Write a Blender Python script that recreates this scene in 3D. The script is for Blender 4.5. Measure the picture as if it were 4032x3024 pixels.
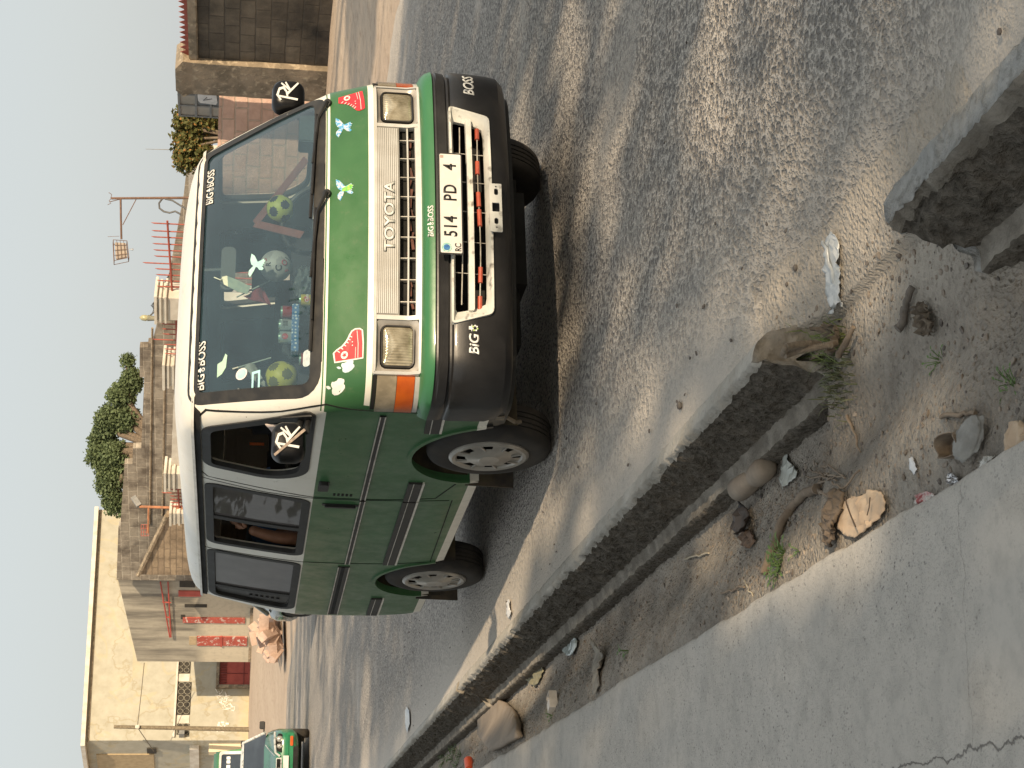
import bpy, bmesh, math, random
from mathutils import Vector, Matrix, noise
from math import pi, sin, cos, radians as rad
C = bpy.context
S = C.scene
for o in list(bpy.data.objects): bpy.data.objects.remove(o)
COL = S.collection

# ---------------------------------------------------------------- camera (held sideways, like the phone)
ROWS = ((0.92619602, -0.37551955, 0.03385257), (-0.02914707, -0.16082579, -0.98655234), (0.37591406, 0.91275415, -0.1599015))
CAM = Vector((-3.53491597, -6.49811965, 1.49771556)); FPX = 6369.257
RIGHT, DOWN, FWD = (Vector(r) for r in ROWS)
cd = bpy.data.cameras.new('camera'); cam = bpy.data.objects.new('camera', cd); COL.objects.link(cam)
cd.sensor_width = 36; cd.lens = FPX / 4032 * 36; cd.clip_end = 3000; cd.clip_start = .05
M = Matrix((DOWN, RIGHT, -FWD)).transposed().to_4x4(); M.translation = CAM
cam.matrix_world = M; S.camera = cam

# ---------------------------------------------------------------- sky and sun
SUN_EL = rad(27); SUN_AZ = (0.11, -1.0)          # towards the sun: almost straight down the street behind the photographer
sh = Vector((SUN_AZ[0], SUN_AZ[1], 0)).normalized()
TOSUN = Vector((sh.x * cos(SUN_EL), sh.y * cos(SUN_EL), sin(SUN_EL)))
W = bpy.data.worlds.new('World'); S.world = W; W.use_nodes = True
nt = W.node_tree; nt.nodes.clear()
wo = nt.nodes.new('ShaderNodeOutputWorld'); bg = nt.nodes.new('ShaderNodeBackground')
sky = nt.nodes.new('ShaderNodeTexSky'); sky.sky_type = 'NISHITA'; sky.sun_disc = False
sky.sun_elevation = SUN_EL; sky.sun_rotation = math.atan2(TOSUN.x, TOSUN.y); sky.dust_density = 6; sky.air_density = 1.2; sky.ozone_density = 1.5
hs = nt.nodes.new('ShaderNodeMix'); hs.data_type = 'RGBA'; hs.inputs[0].default_value = .74
hs.inputs[7].default_value = (4.75, 4.95, 4.9, 1)       # flat grey haze over the whole sky
nt.links.new(sky.outputs[0], hs.inputs[6]); nt.links.new(hs.outputs[2], bg.inputs[0])
bg.inputs[1].default_value = 0.108
nt.links.new(bg.outputs[0], wo.inputs[0])
sl = bpy.data.lights.new('sun', 'SUN'); sl.energy = 3.9; sl.angle = rad(.53); sl.color = (1, .79, .54)
so = bpy.data.objects.new('sun', sl); COL.objects.link(so)
so.rotation_euler = TOSUN.to_track_quat('Z', 'Y').to_euler(); so.location = (0, -20, 15)
S.view_settings.view_transform = 'Standard'; S.view_settings.look = 'None'; S.view_settings.gamma = 1
S.view_settings.exposure = 0.6; S.view_settings.use_curve_mapping = False
try:
    S.cycles.max_bounces = 8; S.cycles.transparent_max_bounces = 24
except Exception: pass

# ---------------------------------------------------------------- helpers
RS = random.Random(7)
def ray(X, Y): return RIGHT * ((1512 - Y) / FPX) + DOWN * ((X - 2016) / FPX) + FWD
def G(X, Y, z=0.0):
    d = ray(X, Y); return CAM + d * ((z - CAM.z) / d.z)
def D(X, Y, t): return CAM + ray(X, Y) * t
def onY(X, Y, y):
    d = ray(X, Y); return CAM + d * ((y - CAM.y) / d.y)
def onX(X, Y, x):
    d = ray(X, Y); return CAM + d * ((x - CAM.x) / d.x)
def lerp(a, b, t): return a + (b - a) * t
def interp(tab, z):
    if z <= tab[0][0]: return tab[0][1]
    for (a, va), (b, vb) in zip(tab, tab[1:]):
        if z <= b: return va + (vb - va) * (z - a) / (b - a)
    return tab[-1][1]

def tag(o, label=None, cat=None, group=None, kind=None):
    if label: o['label'] = label
    if cat: o['category'] = cat
    if group: o['group'] = group
    if kind: o['kind'] = kind
    return o
def link(name, me, parent=None):
    o = bpy.data.objects.new(name, me); COL.objects.link(o)
    if parent is not None: o.parent = parent
    return o
def empty(name, loc=(0, 0, 0), rz=0, label=None, cat=None, group=None):
    o = link(name, None); o.location = loc; o.rotation_euler = (0, 0, rz); o.empty_display_size = .2
    return tag(o, label, cat, group)
def copy_tree(o, parent=None):
    c = o.copy(); COL.objects.link(c)
    if parent is not None: c.parent = parent
    for ch in list(o.children): copy_tree(ch, c)
    return c

class MB:
    """collects shapes, links them as ONE mesh object"""
    def __init__(s): s.v = []; s.f = []; s.m = []; s.mi = 0
    def add(s, vs, fs, mi=None):
        b = len(s.v); s.v += [tuple(x) for x in vs]; s.f += [tuple(i + b for i in f) for f in fs]
        s.m += [s.mi if mi is None else mi] * len(fs); return s
    def box(s, c, d, rot=None, mi=None, taper=1.0):
        c = Vector(c); d = Vector(d) / 2; vs = []
        for z in (-1, 1):
            k = taper if z > 0 else 1
            for x, y in ((-1, -1), (1, -1), (1, 1), (-1, 1)):
                p = Vector((x * d.x * k, y * d.y * k, z * d.z))
                if rot is not None: p = rot @ p
                vs.append(c + p)
        return s.add(vs, [(0, 3, 2, 1), (4, 5, 6, 7), (0, 1, 5, 4), (1, 2, 6, 5), (2, 3, 7, 6), (3, 0, 4, 7)], mi)
    def tube(s, pts, r, n=8, mi=None, cap=True, closed=False):
        pts = [Vector(p) for p in pts]; rr = r if isinstance(r, (list, tuple)) else [r] * len(pts)
        vs = []; fs = []; L = len(pts); up = None
        for i, p in enumerate(pts):
            a = pts[(i - 1) % L] if closed or i > 0 else p; b = pts[(i + 1) % L] if closed or i < L - 1 else p
            t = (b - a).normalized() if (b - a).length > 1e-9 else Vector((0, 0, 1))
            if up is None: up = t.orthogonal().normalized()
            up = (up - t * up.dot(t)); up = up.normalized() if up.length > 1e-6 else t.orthogonal().normalized()
            w = t.cross(up)
            for k in range(n):
                q = 2 * pi * k / n; vs.append(p + (up * cos(q) + w * sin(q)) * rr[i])
        for i in range(L if closed else L - 1):
            for k in range(n):
                a = i * n + k; b = i * n + (k + 1) % n; c_ = ((i + 1) % L) * n + (k + 1) % n; d = ((i + 1) % L) * n + k
                fs.append((a, b, c_, d))
        if cap and not closed: fs += [tuple(range(n))[::-1], tuple(range((L - 1) * n, L * n))]
        return s.add(vs, fs, mi)
    def lathe(s, prof, n=24, M=None, mi=None):
        """prof: (radius, height) around local z"""
        vs = []; fs = []; L = len(prof)
        for r, h in prof:
            for k in range(n):
                q = 2 * pi * k / n; p = Vector((r * cos(q), r * sin(q), h)); vs.append(M @ p if M is not None else p)
        for i in range(L - 1):
            for k in range(n):
                fs.append((i * n + k, i * n + (k + 1) % n, (i + 1) * n + (k + 1) % n, (i + 1) * n + k))
        return s.add(vs, fs, mi)
    def prism(s, poly, f0, f1, mi=None):
        """f0/f1 map the outline's (u, v) to its two faces"""
        n = len(poly); vs = [f0(u, v) for u, v in poly] + [f1(u, v) for u, v in poly]
        fs = [tuple(range(n))[::-1], tuple(range(n, 2 * n))] + [(i, (i + 1) % n, n + (i + 1) % n, n + i) for i in range(n)]
        return s.add(vs, fs, mi)
    def ring(s, outer, inner, f0, f1, mi=None):
        n = len(outer); assert len(inner) == n; vs = [f0(*p) for p in outer] + [f0(*p) for p in inner] + [f1(*p) for p in outer] + [f1(*p) for p in inner]
        fs = []
        for i in range(n):
            j = (i + 1) % n
            fs += [(i, j, n + j, n + i), (2 * n + i, 3 * n + i, 3 * n + j, 2 * n + j), (i, 2 * n + i, 2 * n + j, j), (n + i, n + j, 3 * n + j, 3 * n + i)]
        return s.add(vs, fs, mi)
    def mesh(s, name, mats):
        me = bpy.data.meshes.new(name); me.from_pydata(s.v, [], s.f)
        mats = mats if isinstance(mats, (list, tuple)) else [mats]
        for m in mats: me.materials.append(m)
        if len(mats) > 1: me.polygons.foreach_set('material_index', s.m)
        return me
    def build(s, name, mats, parent=None, smooth=None, bev=0):
        me = s.mesh(name, mats)
        bm = bmesh.new(); bm.from_mesh(me)
        bmesh.ops.recalc_face_normals(bm, faces=bm.faces)
        if bev: bmesh.ops.bevel(bm, geom=[e for e in bm.edges if len(e.link_faces) == 2 and e.calc_face_angle(0) > .6], offset=bev, segments=2, affect='EDGES', clamp_overlap=True)
        bm.to_mesh(me); bm.free()
        if smooth: finish_smooth(me, smooth)
        return link(name, me, parent)
def finish_smooth(me, ang=35):
    for p in me.polygons: p.use_smooth = True
    try: me.set_sharp_from_angle(angle=rad(ang))
    except Exception: pass
def rrect(x0, y0, x1, y1, r, n=5):
    P = []
    for cx, cy, a0 in ((x1 - r, y0 + r, -90), (x1 - r, y1 - r, 0), (x0 + r, y1 - r, 90), (x0 + r, y0 + r, 180)):
        for i in range(n + 1):
            a = rad(a0 + 90 * i / n); P.append((cx + r * cos(a), cy + r * sin(a)))
    return P
def rpoly(pts, r, n=5, seg=0.12):
    """round the corners of a polygon; r a number or one per corner; long edges get extra points"""
    out = []; L = len(pts); rr = r if isinstance(r, (list, tuple)) else [r] * L
    for i in range(L):
        p = Vector(pts[i]); a = Vector(pts[i - 1]); b = Vector(pts[(i + 1) % L])
        u = (a - p); v = (b - p); k = min(rr[i], u.length * .45, v.length * .45)
        p0 = p + u.normalized() * k; p1 = p + v.normalized() * k
        for j in range(n + 1):
            t = j / n; q = p0 * (1 - t) ** 2 + p * 2 * t * (1 - t) + p1 * t * t; out.append((q.x, q.y))
    if seg:
        o2 = []
        for i in range(len(out)):
            a = Vector(out[i]); b = Vector(out[(i + 1) % len(out)]); k = max(1, int((b - a).length / seg))
            for j in range(k): q = a.lerp(b, j / k); o2.append((q.x, q.y))
        out = o2
    return out
def inset(poly, d):
    n = len(poly); area = sum(poly[i][0] * poly[(i + 1) % n][1] - poly[(i + 1) % n][0] * poly[i][1] for i in range(n))
    sg = 1 if area > 0 else -1; out = []
    for i in range(n):
        a = Vector(poly[i - 1]); p = Vector(poly[i]); b = Vector(poly[(i + 1) % n])
        t = (b - a).normalized(); nn = Vector((-t.y, t.x)) * sg
        out.append((p.x + nn.x * d, p.y + nn.y * d))
    return out
def fbm(x, y, z=0, o=4):
    v = 0; a = 1; t = 0
    for i in range(o): v += a * noise.noise((x, y, z + i * 7.1)); t += a; a *= .5; x *= 2.03; y *= 2.03; z *= 2.03
    return v / t

# ---------------------------------------------------------------- materials
class NT:
    def __init__(s, name):
        s.m = bpy.data.materials.new(name); s.m.use_nodes = True; s.t = s.m.node_tree; s.t.nodes.clear()
        s.out = s.n('ShaderNodeOutputMaterial'); s.bs = s.n('ShaderNodeBsdfPrincipled'); s.l(s.bs.outputs[0], s.out.inputs[0])
        s.tc = s.n('ShaderNodeTexCoord'); s.obj = s.tc.outputs['Object']
    def n(s, t): return s.t.nodes.new(t)
    def l(s, a, b): s.t.links.new(a, b)
    def put(s, sock, v):
        if isinstance(v, (int, float)): sock.default_value = v
        elif isinstance(v, tuple): sock.default_value = v if len(v) != 3 or sock.type == 'VECTOR' else (*v, 1)
        else: s.l(v, sock)
    def math(s, op, a, b=0.0, clamp=False):
        k = s.n('ShaderNodeMath'); k.operation = op; k.use_clamp = clamp; s.put(k.inputs[0], a); s.put(k.inputs[1], b); return k.outputs[0]
    def mix(s, f, a, b, mode='MIX'):
        k = s.n('ShaderNodeMix'); k.data_type = 'RGBA'; k.blend_type = mode; s.put(k.inputs[0], f); s.put(k.inputs[6], a); s.put(k.inputs[7], b); return k.outputs[2]
    def map(s, scale=(1, 1, 1), loc=(0, 0, 0), rot=(0, 0, 0), src=None):
        k = s.n('ShaderNodeMapping'); k.inputs['Scale'].default_value = scale; k.inputs['Location'].default_value = loc; k.inputs['Rotation'].default_value = rot
        s.l(src or s.obj, k.inputs[0]); return k.outputs[0]
    def noise(s, scale, detail=5, rough=.55, src=None, dist=0):
        k = s.n('ShaderNodeTexNoise'); k.inputs['Scale'].default_value = scale; k.inputs['Detail'].default_value = detail
        k.inputs['Roughness'].default_value = rough; k.inputs['Distortion'].default_value = dist; s.l(src or s.obj, k.inputs[0]); return k.outputs[0]
    def vor(s, scale, feat='F1', src=None, rnd=1):
        k = s.n('ShaderNodeTexVoronoi'); k.feature = feat; k.inputs['Scale'].default_value = scale; k.inputs['Randomness'].default_value = rnd
        s.l(src or s.obj, k.inputs[0]); return k
    def ramp(s, f, a, b, ca=0.0, cb=1.0):
        k = s.n('ShaderNodeMapRange'); k.inputs[1].default_value = a; k.inputs[2].default_value = b; k.inputs[3].default_value = ca; k.inputs[4].default_value = cb
        s.l(f, k.inputs[0]); return k.outputs[0]
    def sep(s, src=None):
        k = s.n('ShaderNodeSeparateXYZ'); s.l(src or s.obj, k.inputs[0]); return k.outputs
    def comb(s, x, y, z):
        k = s.n('ShaderNodeCombineXYZ'); s.put(k.inputs[0], x); s.put(k.inputs[1], y); s.put(k.inputs[2], z); return k.outputs[0]
    def bump(s, h, strength=.5, dist=.01, nrm=None):
        k = s.n('ShaderNodeBump'); k.inputs['Strength'].default_value = strength; k.inputs['Distance'].default_value = dist
        s.l(h, k.inputs['Height']);
        if nrm is not None: s.l(nrm, k.inputs['Normal'])
        return k.outputs[0]
    def set(s, col=None, rough=None, metal=None, nrm=None, coat=None, spec=None, alpha=None, trans=None, emis=None, es=1, sss=None):
        I = s.bs.inputs
        if col is not None: s.put(I['Base Color'], col)
        if rough is not None: s.put(I['Roughness'], rough)
        if metal is not None: s.put(I['Metallic'], metal)
        if nrm is not None: s.l(nrm, I['Normal'])
        if coat is not None: I['Coat Weight'].default_value = coat; I['Coat Roughness'].default_value = .08
        if spec is not None: s.put(I['Specular IOR Level'], spec)
        if alpha is not None: s.put(I['Alpha'], alpha)
        if trans is not None: I['Transmission Weight'].default_value = trans
        if emis is not None: s.put(I['Emission Color'], emis); I['Emission Strength'].default_value = es
        return s.m
MC = {}
def pm(name, c1, c2=None, sc=6, rough=.6, metal=0, bump=.15, bs=40, bd=.004, coat=None, r2=None, lo=.4, hi=.62, spec=None, c3=None, sc3=60):
    if name in MC: return MC[name]
    k = NT(name); n = k.noise(sc); f = k.ramp(n, lo, hi)
    col = k.mix(f, c1, c2) if c2 else k.mix(f, c1, tuple(x * .86 for x in c1))
    if c3: col = k.mix(k.ramp(k.noise(sc3, 3), .55, .7), col, c3)
    nn = k.bump(k.noise(bs, 4), bump, bd) if bump else None
    MC[name] = k.set(col, k.ramp(n, .3, .7, rough * .85, min(1, (r2 or rough * 1.15))), metal, nn, coat, spec)
    return MC[name]
def glassm(name, tint, refl=1.0, film=None, filmw=0.0, rough=.02, ior=1.5):
    k = NT(name); k.t.nodes.remove(k.bs)
    tr = k.n('ShaderNodeBsdfTransparent'); tr.inputs[0].default_value = (*tint, 1)
    gl = k.n('ShaderNodeBsdfGlossy'); gl.inputs['Roughness'].default_value = rough; gl.inputs[0].default_value = (1, 1, 1, 1)
    fr = k.n('ShaderNodeFresnel'); fr.inputs[0].default_value = ior
    a = tr.outputs[0]
    if film:
        df = k.n('ShaderNodeBsdfDiffuse'); df.inputs[0].default_value = (*film, 1)
        mx = k.n('ShaderNodeMixShader'); k.put(mx.inputs[0], k.ramp(k.noise(5, 5, .6), .3, .75, filmw * .75, min(1, filmw * 1.25))); k.l(a, mx.inputs[1]); k.l(df.outputs[0], mx.inputs[2]); a = mx.outputs[0]
    m2 = k.n('ShaderNodeMixShader'); k.put(m2.inputs[0], k.math('MULTIPLY', fr.outputs[0], refl, True)); k.l(a, m2.inputs[1]); k.l(gl.outputs[0], m2.inputs[2])
    k.l(m2.outputs[0], k.out.inputs[0]); return k.m

BLACK = pm('black_plastic', (.012, .012, .013), (.022, .022, .022), 9, .5, bump=.1, bs=120)
GLOSSBLACK = pm('gloss_black', (.006, .006, .007), None, 5, .34, bump=.02, spec=.3)
RUBBER = pm('rubber_seal', (.018, .018, .018), (.035, .034, .032), 14, .62, bump=.15, bs=80)
CHROME = pm('chrome', (.75, .74, .70), (.5, .48, .44), 12, .22, .9, bump=.05)
DARKIN = pm('dark_interior', (.012, .013, .014), (.02, .02, .022), 6, .85)
WHITEST = pm('white_vinyl', (.80, .81, .78), None, 8, .4, bump=.03)
def block_wall(name, c1, c2, mortar, bw=.42, bh=.21, msz=.012, stain=(.05, .045, .035), sw=.5, rough=.9, hi=.62, blur=.5):
    k = NT(name); x, y, z = k.sep(); v = k.comb(x, z, 0.0)
    b = k.n('ShaderNodeTexBrick'); b.inputs['Scale'].default_value = 1; b.inputs['Brick Width'].default_value = bw; b.inputs['Row Height'].default_value = bh
    b.inputs['Mortar Size'].default_value = msz; b.inputs['Mortar Smooth'].default_value = .4; b.inputs['Bias'].default_value = 0
    wob = k.n('ShaderNodeVectorMath'); wob.operation = 'ADD'; nz = k.n('ShaderNodeTexNoise'); nz.inputs['Scale'].default_value = 3.0; k.l(v, nz.inputs[0])
    sc_ = k.n('ShaderNodeVectorMath'); sc_.operation = 'SCALE'; k.l(nz.outputs[1], sc_.inputs[0]); sc_.inputs[3].default_value = .05
    k.l(v, wob.inputs[0]); k.l(sc_.outputs[0], wob.inputs[1]); k.l(wob.outputs[0], b.inputs[0])
    b.inputs['Color1'].default_value = (*c1, 1); b.inputs['Color2'].default_value = (*c2, 1); b.inputs['Mortar'].default_value = (*mortar, 1)
    col = b.outputs[0]; n1 = k.noise(1.1, 7, .62); n2 = k.noise(6, 6, .6)
    col = k.mix(k.ramp(n2, .35, .7, 0, .5), col, tuple(q * .55 for q in c2))
    col = k.mix(k.ramp(n1, 1 - hi, hi + .08, 0, sw), col, stain)
    h = k.math('ADD', k.math('MULTIPLY', b.outputs[1], -1.0), k.math('MULTIPLY', n2, .9))
    return k.set(col, rough, 0, k.bump(h, .7, .03))
# ================================================================ GROUND
def sm(t): t = max(0, min(1, t)); return t * t * (3 - 2 * t)
def xo(y): return -1.48 + .058 * y
def xi(y): return xo(y) - .135
def xs(y): return -2.14 + .07 * y
def terrain(x, y):
    z = .27 * sm((x - 7.6) / 5.2) + .65 * sm((y - 52) / 24) * sm((x - 2) / 6 + .3)
    if x > 7.2: z += .035 * fbm(x * .8, y * .8) + .03 * sm((x - 7.3) / .6)
    return z
def gapw(y): return sm((y + 3.42) / .22) * (1 - sm((y + 2.26) / .16))
def road_dip(x, y):
    """the road's dusty edge sags towards the gap between the kerbs"""
    return -.185 * gw2(y) * (1 - sm((x - xo(y) + .12) / .85))
def gw2(y): return sm((y + 3.95) / .75) * (1 - sm((y + 2.55) / .7))
def verge_z(x, y):
    a = xs(y); b = xi(y) - .045; u = (x - a) / (b - a)
    z = lerp(-.135, -.275, sm(u * 1.1)) + .016 * fbm(x * 5, y * 5) + .022 * abs(fbm(x * 15, y * 15, 3)) + .006 * fbm(x * 45, y * 45, 9, 3)
    g = gapw(y); t = sm((x - a - .05) / (xo(y) - a - .05))
    r = lerp(-.135, -.195, sm(t * 2.2)) * (1 - 0) + max(0, 0) + (.012 * fbm(x * 6, y * 6, 2) + .006 * abs(fbm(x * 22, y * 22, 5))) * (1 - .8 * t)
    z = lerp(z, r, g)
    return z
def sheet(name, xsf, ys, zf, mat, kind='structure', smooth=True):
    V = []; F = []; n = None
    for y in ys:
        X = xsf(y); n = len(X)
        for x in X: V.append((x, y, zf(x, y)))
    for j in range(len(ys) - 1):
        for i in range(n - 1):
            a = j * n + i; F.append((a, a + 1, a + n + 1, a + n))
    me = bpy.data.meshes.new(name); me.from_pydata(V, [], F); me.materials.append(mat)
    if smooth:
        for p in me.polygons: p.use_smooth = True
    o = link(name, me)
    if kind: o['kind'] = kind
    return o
def frange(a, b, d0, g=1.0):
    out = [a]; d = d0
    while out[-1] < b: out.append(out[-1] + d); d *= g
    return out

# road: worn asphalt, exposed stones, blown sand
k = NT('road_asphalt'); x, y, z = k.sep()
v1 = k.vor(54, src=k.map((1, .62, 1))); v2 = k.vor(118, src=k.map((1, .7, 1))); n0 = k.noise(.55, 5, .6); n1 = k.noise(3.2, 6, .62); n2 = k.noise(160, 3)
pit = k.math('MULTIPLY', k.ramp(v1.outputs[0], .60, .30), k.ramp(k.noise(24, 3), .36, .50))
pit2 = k.math('MULTIPLY', k.ramp(v2.outputs[0], .55, .2), .55)
xk = k.math('SUBTRACT', x, k.math('ADD', k.math('MULTIPLY', y, .058), -1.48))          # metres from the kerb
dust = k.math('MAXIMUM', k.ramp(k.math('ADD', xk, k.math('MULTIPLY', n1, .5)), .95, .25), k.math('MAXIMUM', k.ramp(n0, .55, .72), k.ramp(k.math('ADD', xk, k.math('MULTIPLY', n1, 1.2)), 6.8, 9.2)))
keep = k.math('SUBTRACT', 1.0, k.math('MULTIPLY', dust, .93))
pm_ = k.math('MULTIPLY', k.math('MAXIMUM', pit, pit2), keep)
base = k.mix(k.ramp(n1, .3, .7), (.50, .46, .415), (.60, .555, .495))
base = k.mix(k.math('MULTIPLY', dust, .7), base, (.52, .47, .405))
base = k.mix(k.ramp(n2, .35, .7, 0, .35), base, (.29, .265, .235))
col = k.mix(k.math('MULTIPLY', pm_, .74), base, (.085, .083, .086))
col = k.mix(k.math('MULTIPLY', k.ramp(k.noise(.9, 5, .65, dist=.5), .54, .66, 0, .18), k.ramp(xk, .5, 1.2)), col, (.17, .16, .15)); ckd = k.math('ABSOLUTE', k.math('SUBTRACT', k.noise(.55, 6, .6, dist=.3), .5)); col = k.mix(k.math('MULTIPLY', k.ramp(ckd, .0022, .0006, 0, .5), k.ramp(xk, .8, 1.6)), col, (.10, .095, .09))
h = k.math('SUBTRACT', k.math('MULTIPLY', n2, .25), pm_)
ROAD = k.set(col, .86, 0, k.bump(h, 1.0, .02), spec=.25)
def road_x(y):
    a = xo(y) - .06; return [a + (8.3 - a) * (i / 80) ** 1.5 for i in range(81)]
road = sheet('road', road_x, frange(-16, -4, .25) + frange(-3.9, -1.6, .035) + frange(-1.5, 10, .2) + frange(10.4, 49, .6, 1.01), lambda x, y: road_dip(x, y) - .05 * sm(gapw(y) * 3) * (1 - sm((x - xo(y) - .16) / .1)) + (.006 * fbm(x * .9, y * .9) if x > xo(y) + .2 else 0) + .65 * sm((y - 52) / 24) * sm((x - 2) / 6 + .3) - .004, ROAD)

# blown sand and trodden earth beyond the road, and everywhere out of sight
k = NT('sandy_ground'); n1 = k.noise(.35, 6, .6); n2 = k.noise(5, 6, .6); n3 = k.noise(30, 4)
c = k.mix(k.ramp(n1, .35, .65), (.42, .335, .26), (.47, .385, .30)); c = k.mix(k.ramp(n2, .52, .72, 0, .6), c, (.22, .17, .125)); c = k.mix(k.ramp(n3, .62, .72, 0, .5), c, (.52, .46, .38))
SAND = k.set(c, .95, 0, k.bump(k.math('ADD', n2, k.math('MULTIPLY', n3, .4)), .6, .05), spec=.1)
def ground_z(x, y):
    if x > 7.2: return terrain(x, y)
    if y > 44.5: return terrain(x, y) - .02 + .05 * sm((y - 45.2 + .5 * fbm(x * .6, 3)) / 1.2)
    if x > -1 + .058 * y or y > 40: return terrain(x, y) - .05
    if x < -9.6: return -.13
    return -.55
gx = [-700, -300, -120, -50, -25, -14, -10] + [-9.5, -7, -4, -2, 0, 2, 4, 6, 7] + frange(7.1, 15, .12) + [16, 18, 21, 26, 34, 50, 90, 200, 700]
ground = sheet('ground', lambda y: gx, [-700, -200, -80, -40, -25] + frange(-20, 40, .35) + frange(40.5, 100, .8) + [110, 130, 170, 250, 400, 900], ground_z, SAND)

# earth strip between kerb and footway
k = NT('verge_earth'); n1 = k.noise(2.2, 6, .62); n2 = k.noise(18, 6, .65); n3 = k.noise(90, 4); vv = k.vor(55)
c = k.mix(k.ramp(n1, .35, .66), (.265, .238, .203), (.40, .365, .318)); c = k.mix(k.ramp(n2, .5, .72, 0, .55), c, (.13, .105, .085)); c = k.mix(k.ramp(n3, .58, .74, 0, .5), c, (.42, .37, .31))
xx, yy, zz = k.sep(); xk = k.math('SUBTRACT', xx, k.math('ADD', k.math('MULTIPLY', yy, .058), -1.48)); c = k.mix(k.ramp(k.math('ADD', xk, k.math('MULTIPLY', n1, .35)), -.12, .16), c, k.mix(k.ramp(n2, .35, .65), (.46, .415, .355), (.53, .48, .415)))
h = k.math('ADD', k.math('MULTIPLY', n2, 1.0), k.math('ADD', k.math('MULTIPLY', n3, .5), k.math('MULTIPLY', k.ramp(vv.outputs[0], .1, .5), .3)))
EARTH = k.set(c, .97, 0, k.bump(h, 1.0, .03), spec=.08)
def verge_x(y):
    a = xs(y) - .12; b = xo(y) + .35; return [a + (b - a) * i / 110 for i in range(111)]
def verge_zz(x, y):
    if x > xo(y) + .02:
        g = gw2(y); return road_dip(x, y) - .035 + .044 * sm(g * 1.6) - .030 * sm((x - xo(y) - .08) / .3) + .004 * fbm(x * 20, y * 20) + .010 * fbm(x * 4, y * 4)
    return verge_z(x, y)
verge = sheet('verge', verge_x, frange(-6.2, 2, .018) + frange(2.03, 24, .03, 1.01), verge_zz, EARTH)

# footway slab
k = NT('footway_concrete'); n1 = k.noise(1.3, 6, .6); n2 = k.noise(9, 6, .6); n3 = k.noise(140, 3); vv = k.vor(84, src=k.map((1, .7, 1))); v4 = k.vor(190)
spots = k.math('MULTIPLY', k.math('MAXIMUM', k.math('MULTIPLY', k.ramp(vv.outputs[0], .36, .12), k.ramp(k.noise(31, 3), .45, .62)), k.math('MULTIPLY', k.ramp(v4.outputs[0], .40, .15), .5)), k.ramp(k.noise(1.6, 4, .6), .30, .52))
c = k.mix(k.ramp(n1, .3, .7), (.44, .415, .375), (.52, .49, .445)); c = k.mix(k.ramp(n2, .48, .72, 0, .40), c, (.25, .24, .22)); c = k.mix(k.ramp(k.noise(34, 5, .65), .5, .72, 0, .30), c, (.26, .25, .235))
c = k.mix(k.math('MULTIPLY', spots, .8), c, (.13, .125, .118)); c = k.mix(k.ramp(n3, .4, .75, 0, .25), c, (.42, .41, .38))
cr = k.vor(.75, 'DISTANCE_TO_EDGE', src=k.map((1, 1, 1), (.35, .2, 0))); wob = k.noise(7, 5)
x, y, z = k.sep()
def crack(ax, ay, bx, by, w=.006):
    """thin crack along a line, wandering"""
    L = math.hypot(bx - ax, by - ay); nx, ny = -(by - ay) / L, (bx - ax) / L
    dd = k.math('ADD', k.math('ADD', k.math('MULTIPLY', x, nx), k.math('MULTIPLY', y, ny)), -(ax * nx + ay * ny))
    dd = k.math('ABSOLUTE', k.math('ADD', dd, k.math('MULTIPLY', k.math('SUBTRACT', wob, .5), .12)))
    return k.ramp(dd, w, w * .3)
p1, p2 = G(3560, 3024, -.1), G(4032, 2890, -.1); cA = k.math('MULTIPLY', crack(p1.x, p1.y, p2.x, p2.y, .0035), .8)
p1, p2 = G(3790, 2150, -.1), G(3830, 2950, -.1); cB = k.math('MULTIPLY', crack(p1.x, p1.y, p2.x, p2.y, .0022), .25)
ck = k.math('MAXIMUM', cA, cB)
c = k.mix(k.math('MULTIPLY', ck, .8), c, (.06, .055, .05))
SLAB = k.set(c, .88, 0, k.bump(k.math('SUBTRACT', k.math('ADD', k.math('MULTIPLY', n2, .5), k.math('MULTIPLY', n3, .2)), k.math('ADD', spots, k.math('MULTIPLY', ck, 3))), .55, .006), spec=.2)
def slab_x(y):
    e = xs(y) + .018 * fbm(y * 2.2, 1.3, 0) + .014 * fbm(y * 9, 4.3, 0) + .006 * fbm(y * 40, 2, 1)
    return [e + .004, e, e - .012, e - .03, e - .08, e - .2, e - .5, e - 1.2, e - 3, e - 7.2, e - 7.25]
def slab_z(x, y): return 0
V = []; F = []; ys = frange(-14, -5, .3) + frange(-4.99, 3, .02) + frange(3.03, 40, .05, 1.02)
for y in ys:
    X = slab_x(y); Z = [-.34, -.125, -.108, -.101, -.1, -.1, -.1, -.1, -.1, -.1, -.34]
    for i, (x_, z_) in enumerate(zip(X, Z)): V.append((x_, y, z_ + (.004 * fbm(x_ * 1.5, y * 1.5) if i > 1 and i < 10 else 0)))
n = 11
for j in range(len(ys) - 1):
    for i in range(n - 1): a = j * n + i; F.append((a, a + n, a + n + 1, a + 1))
me = bpy.data.meshes.new('footway'); me.from_pydata(V, [], F); me.materials.append(SLAB); finish_smooth(me, 50)
footway = link('footway', me); footway['kind'] = 'structure'

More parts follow.
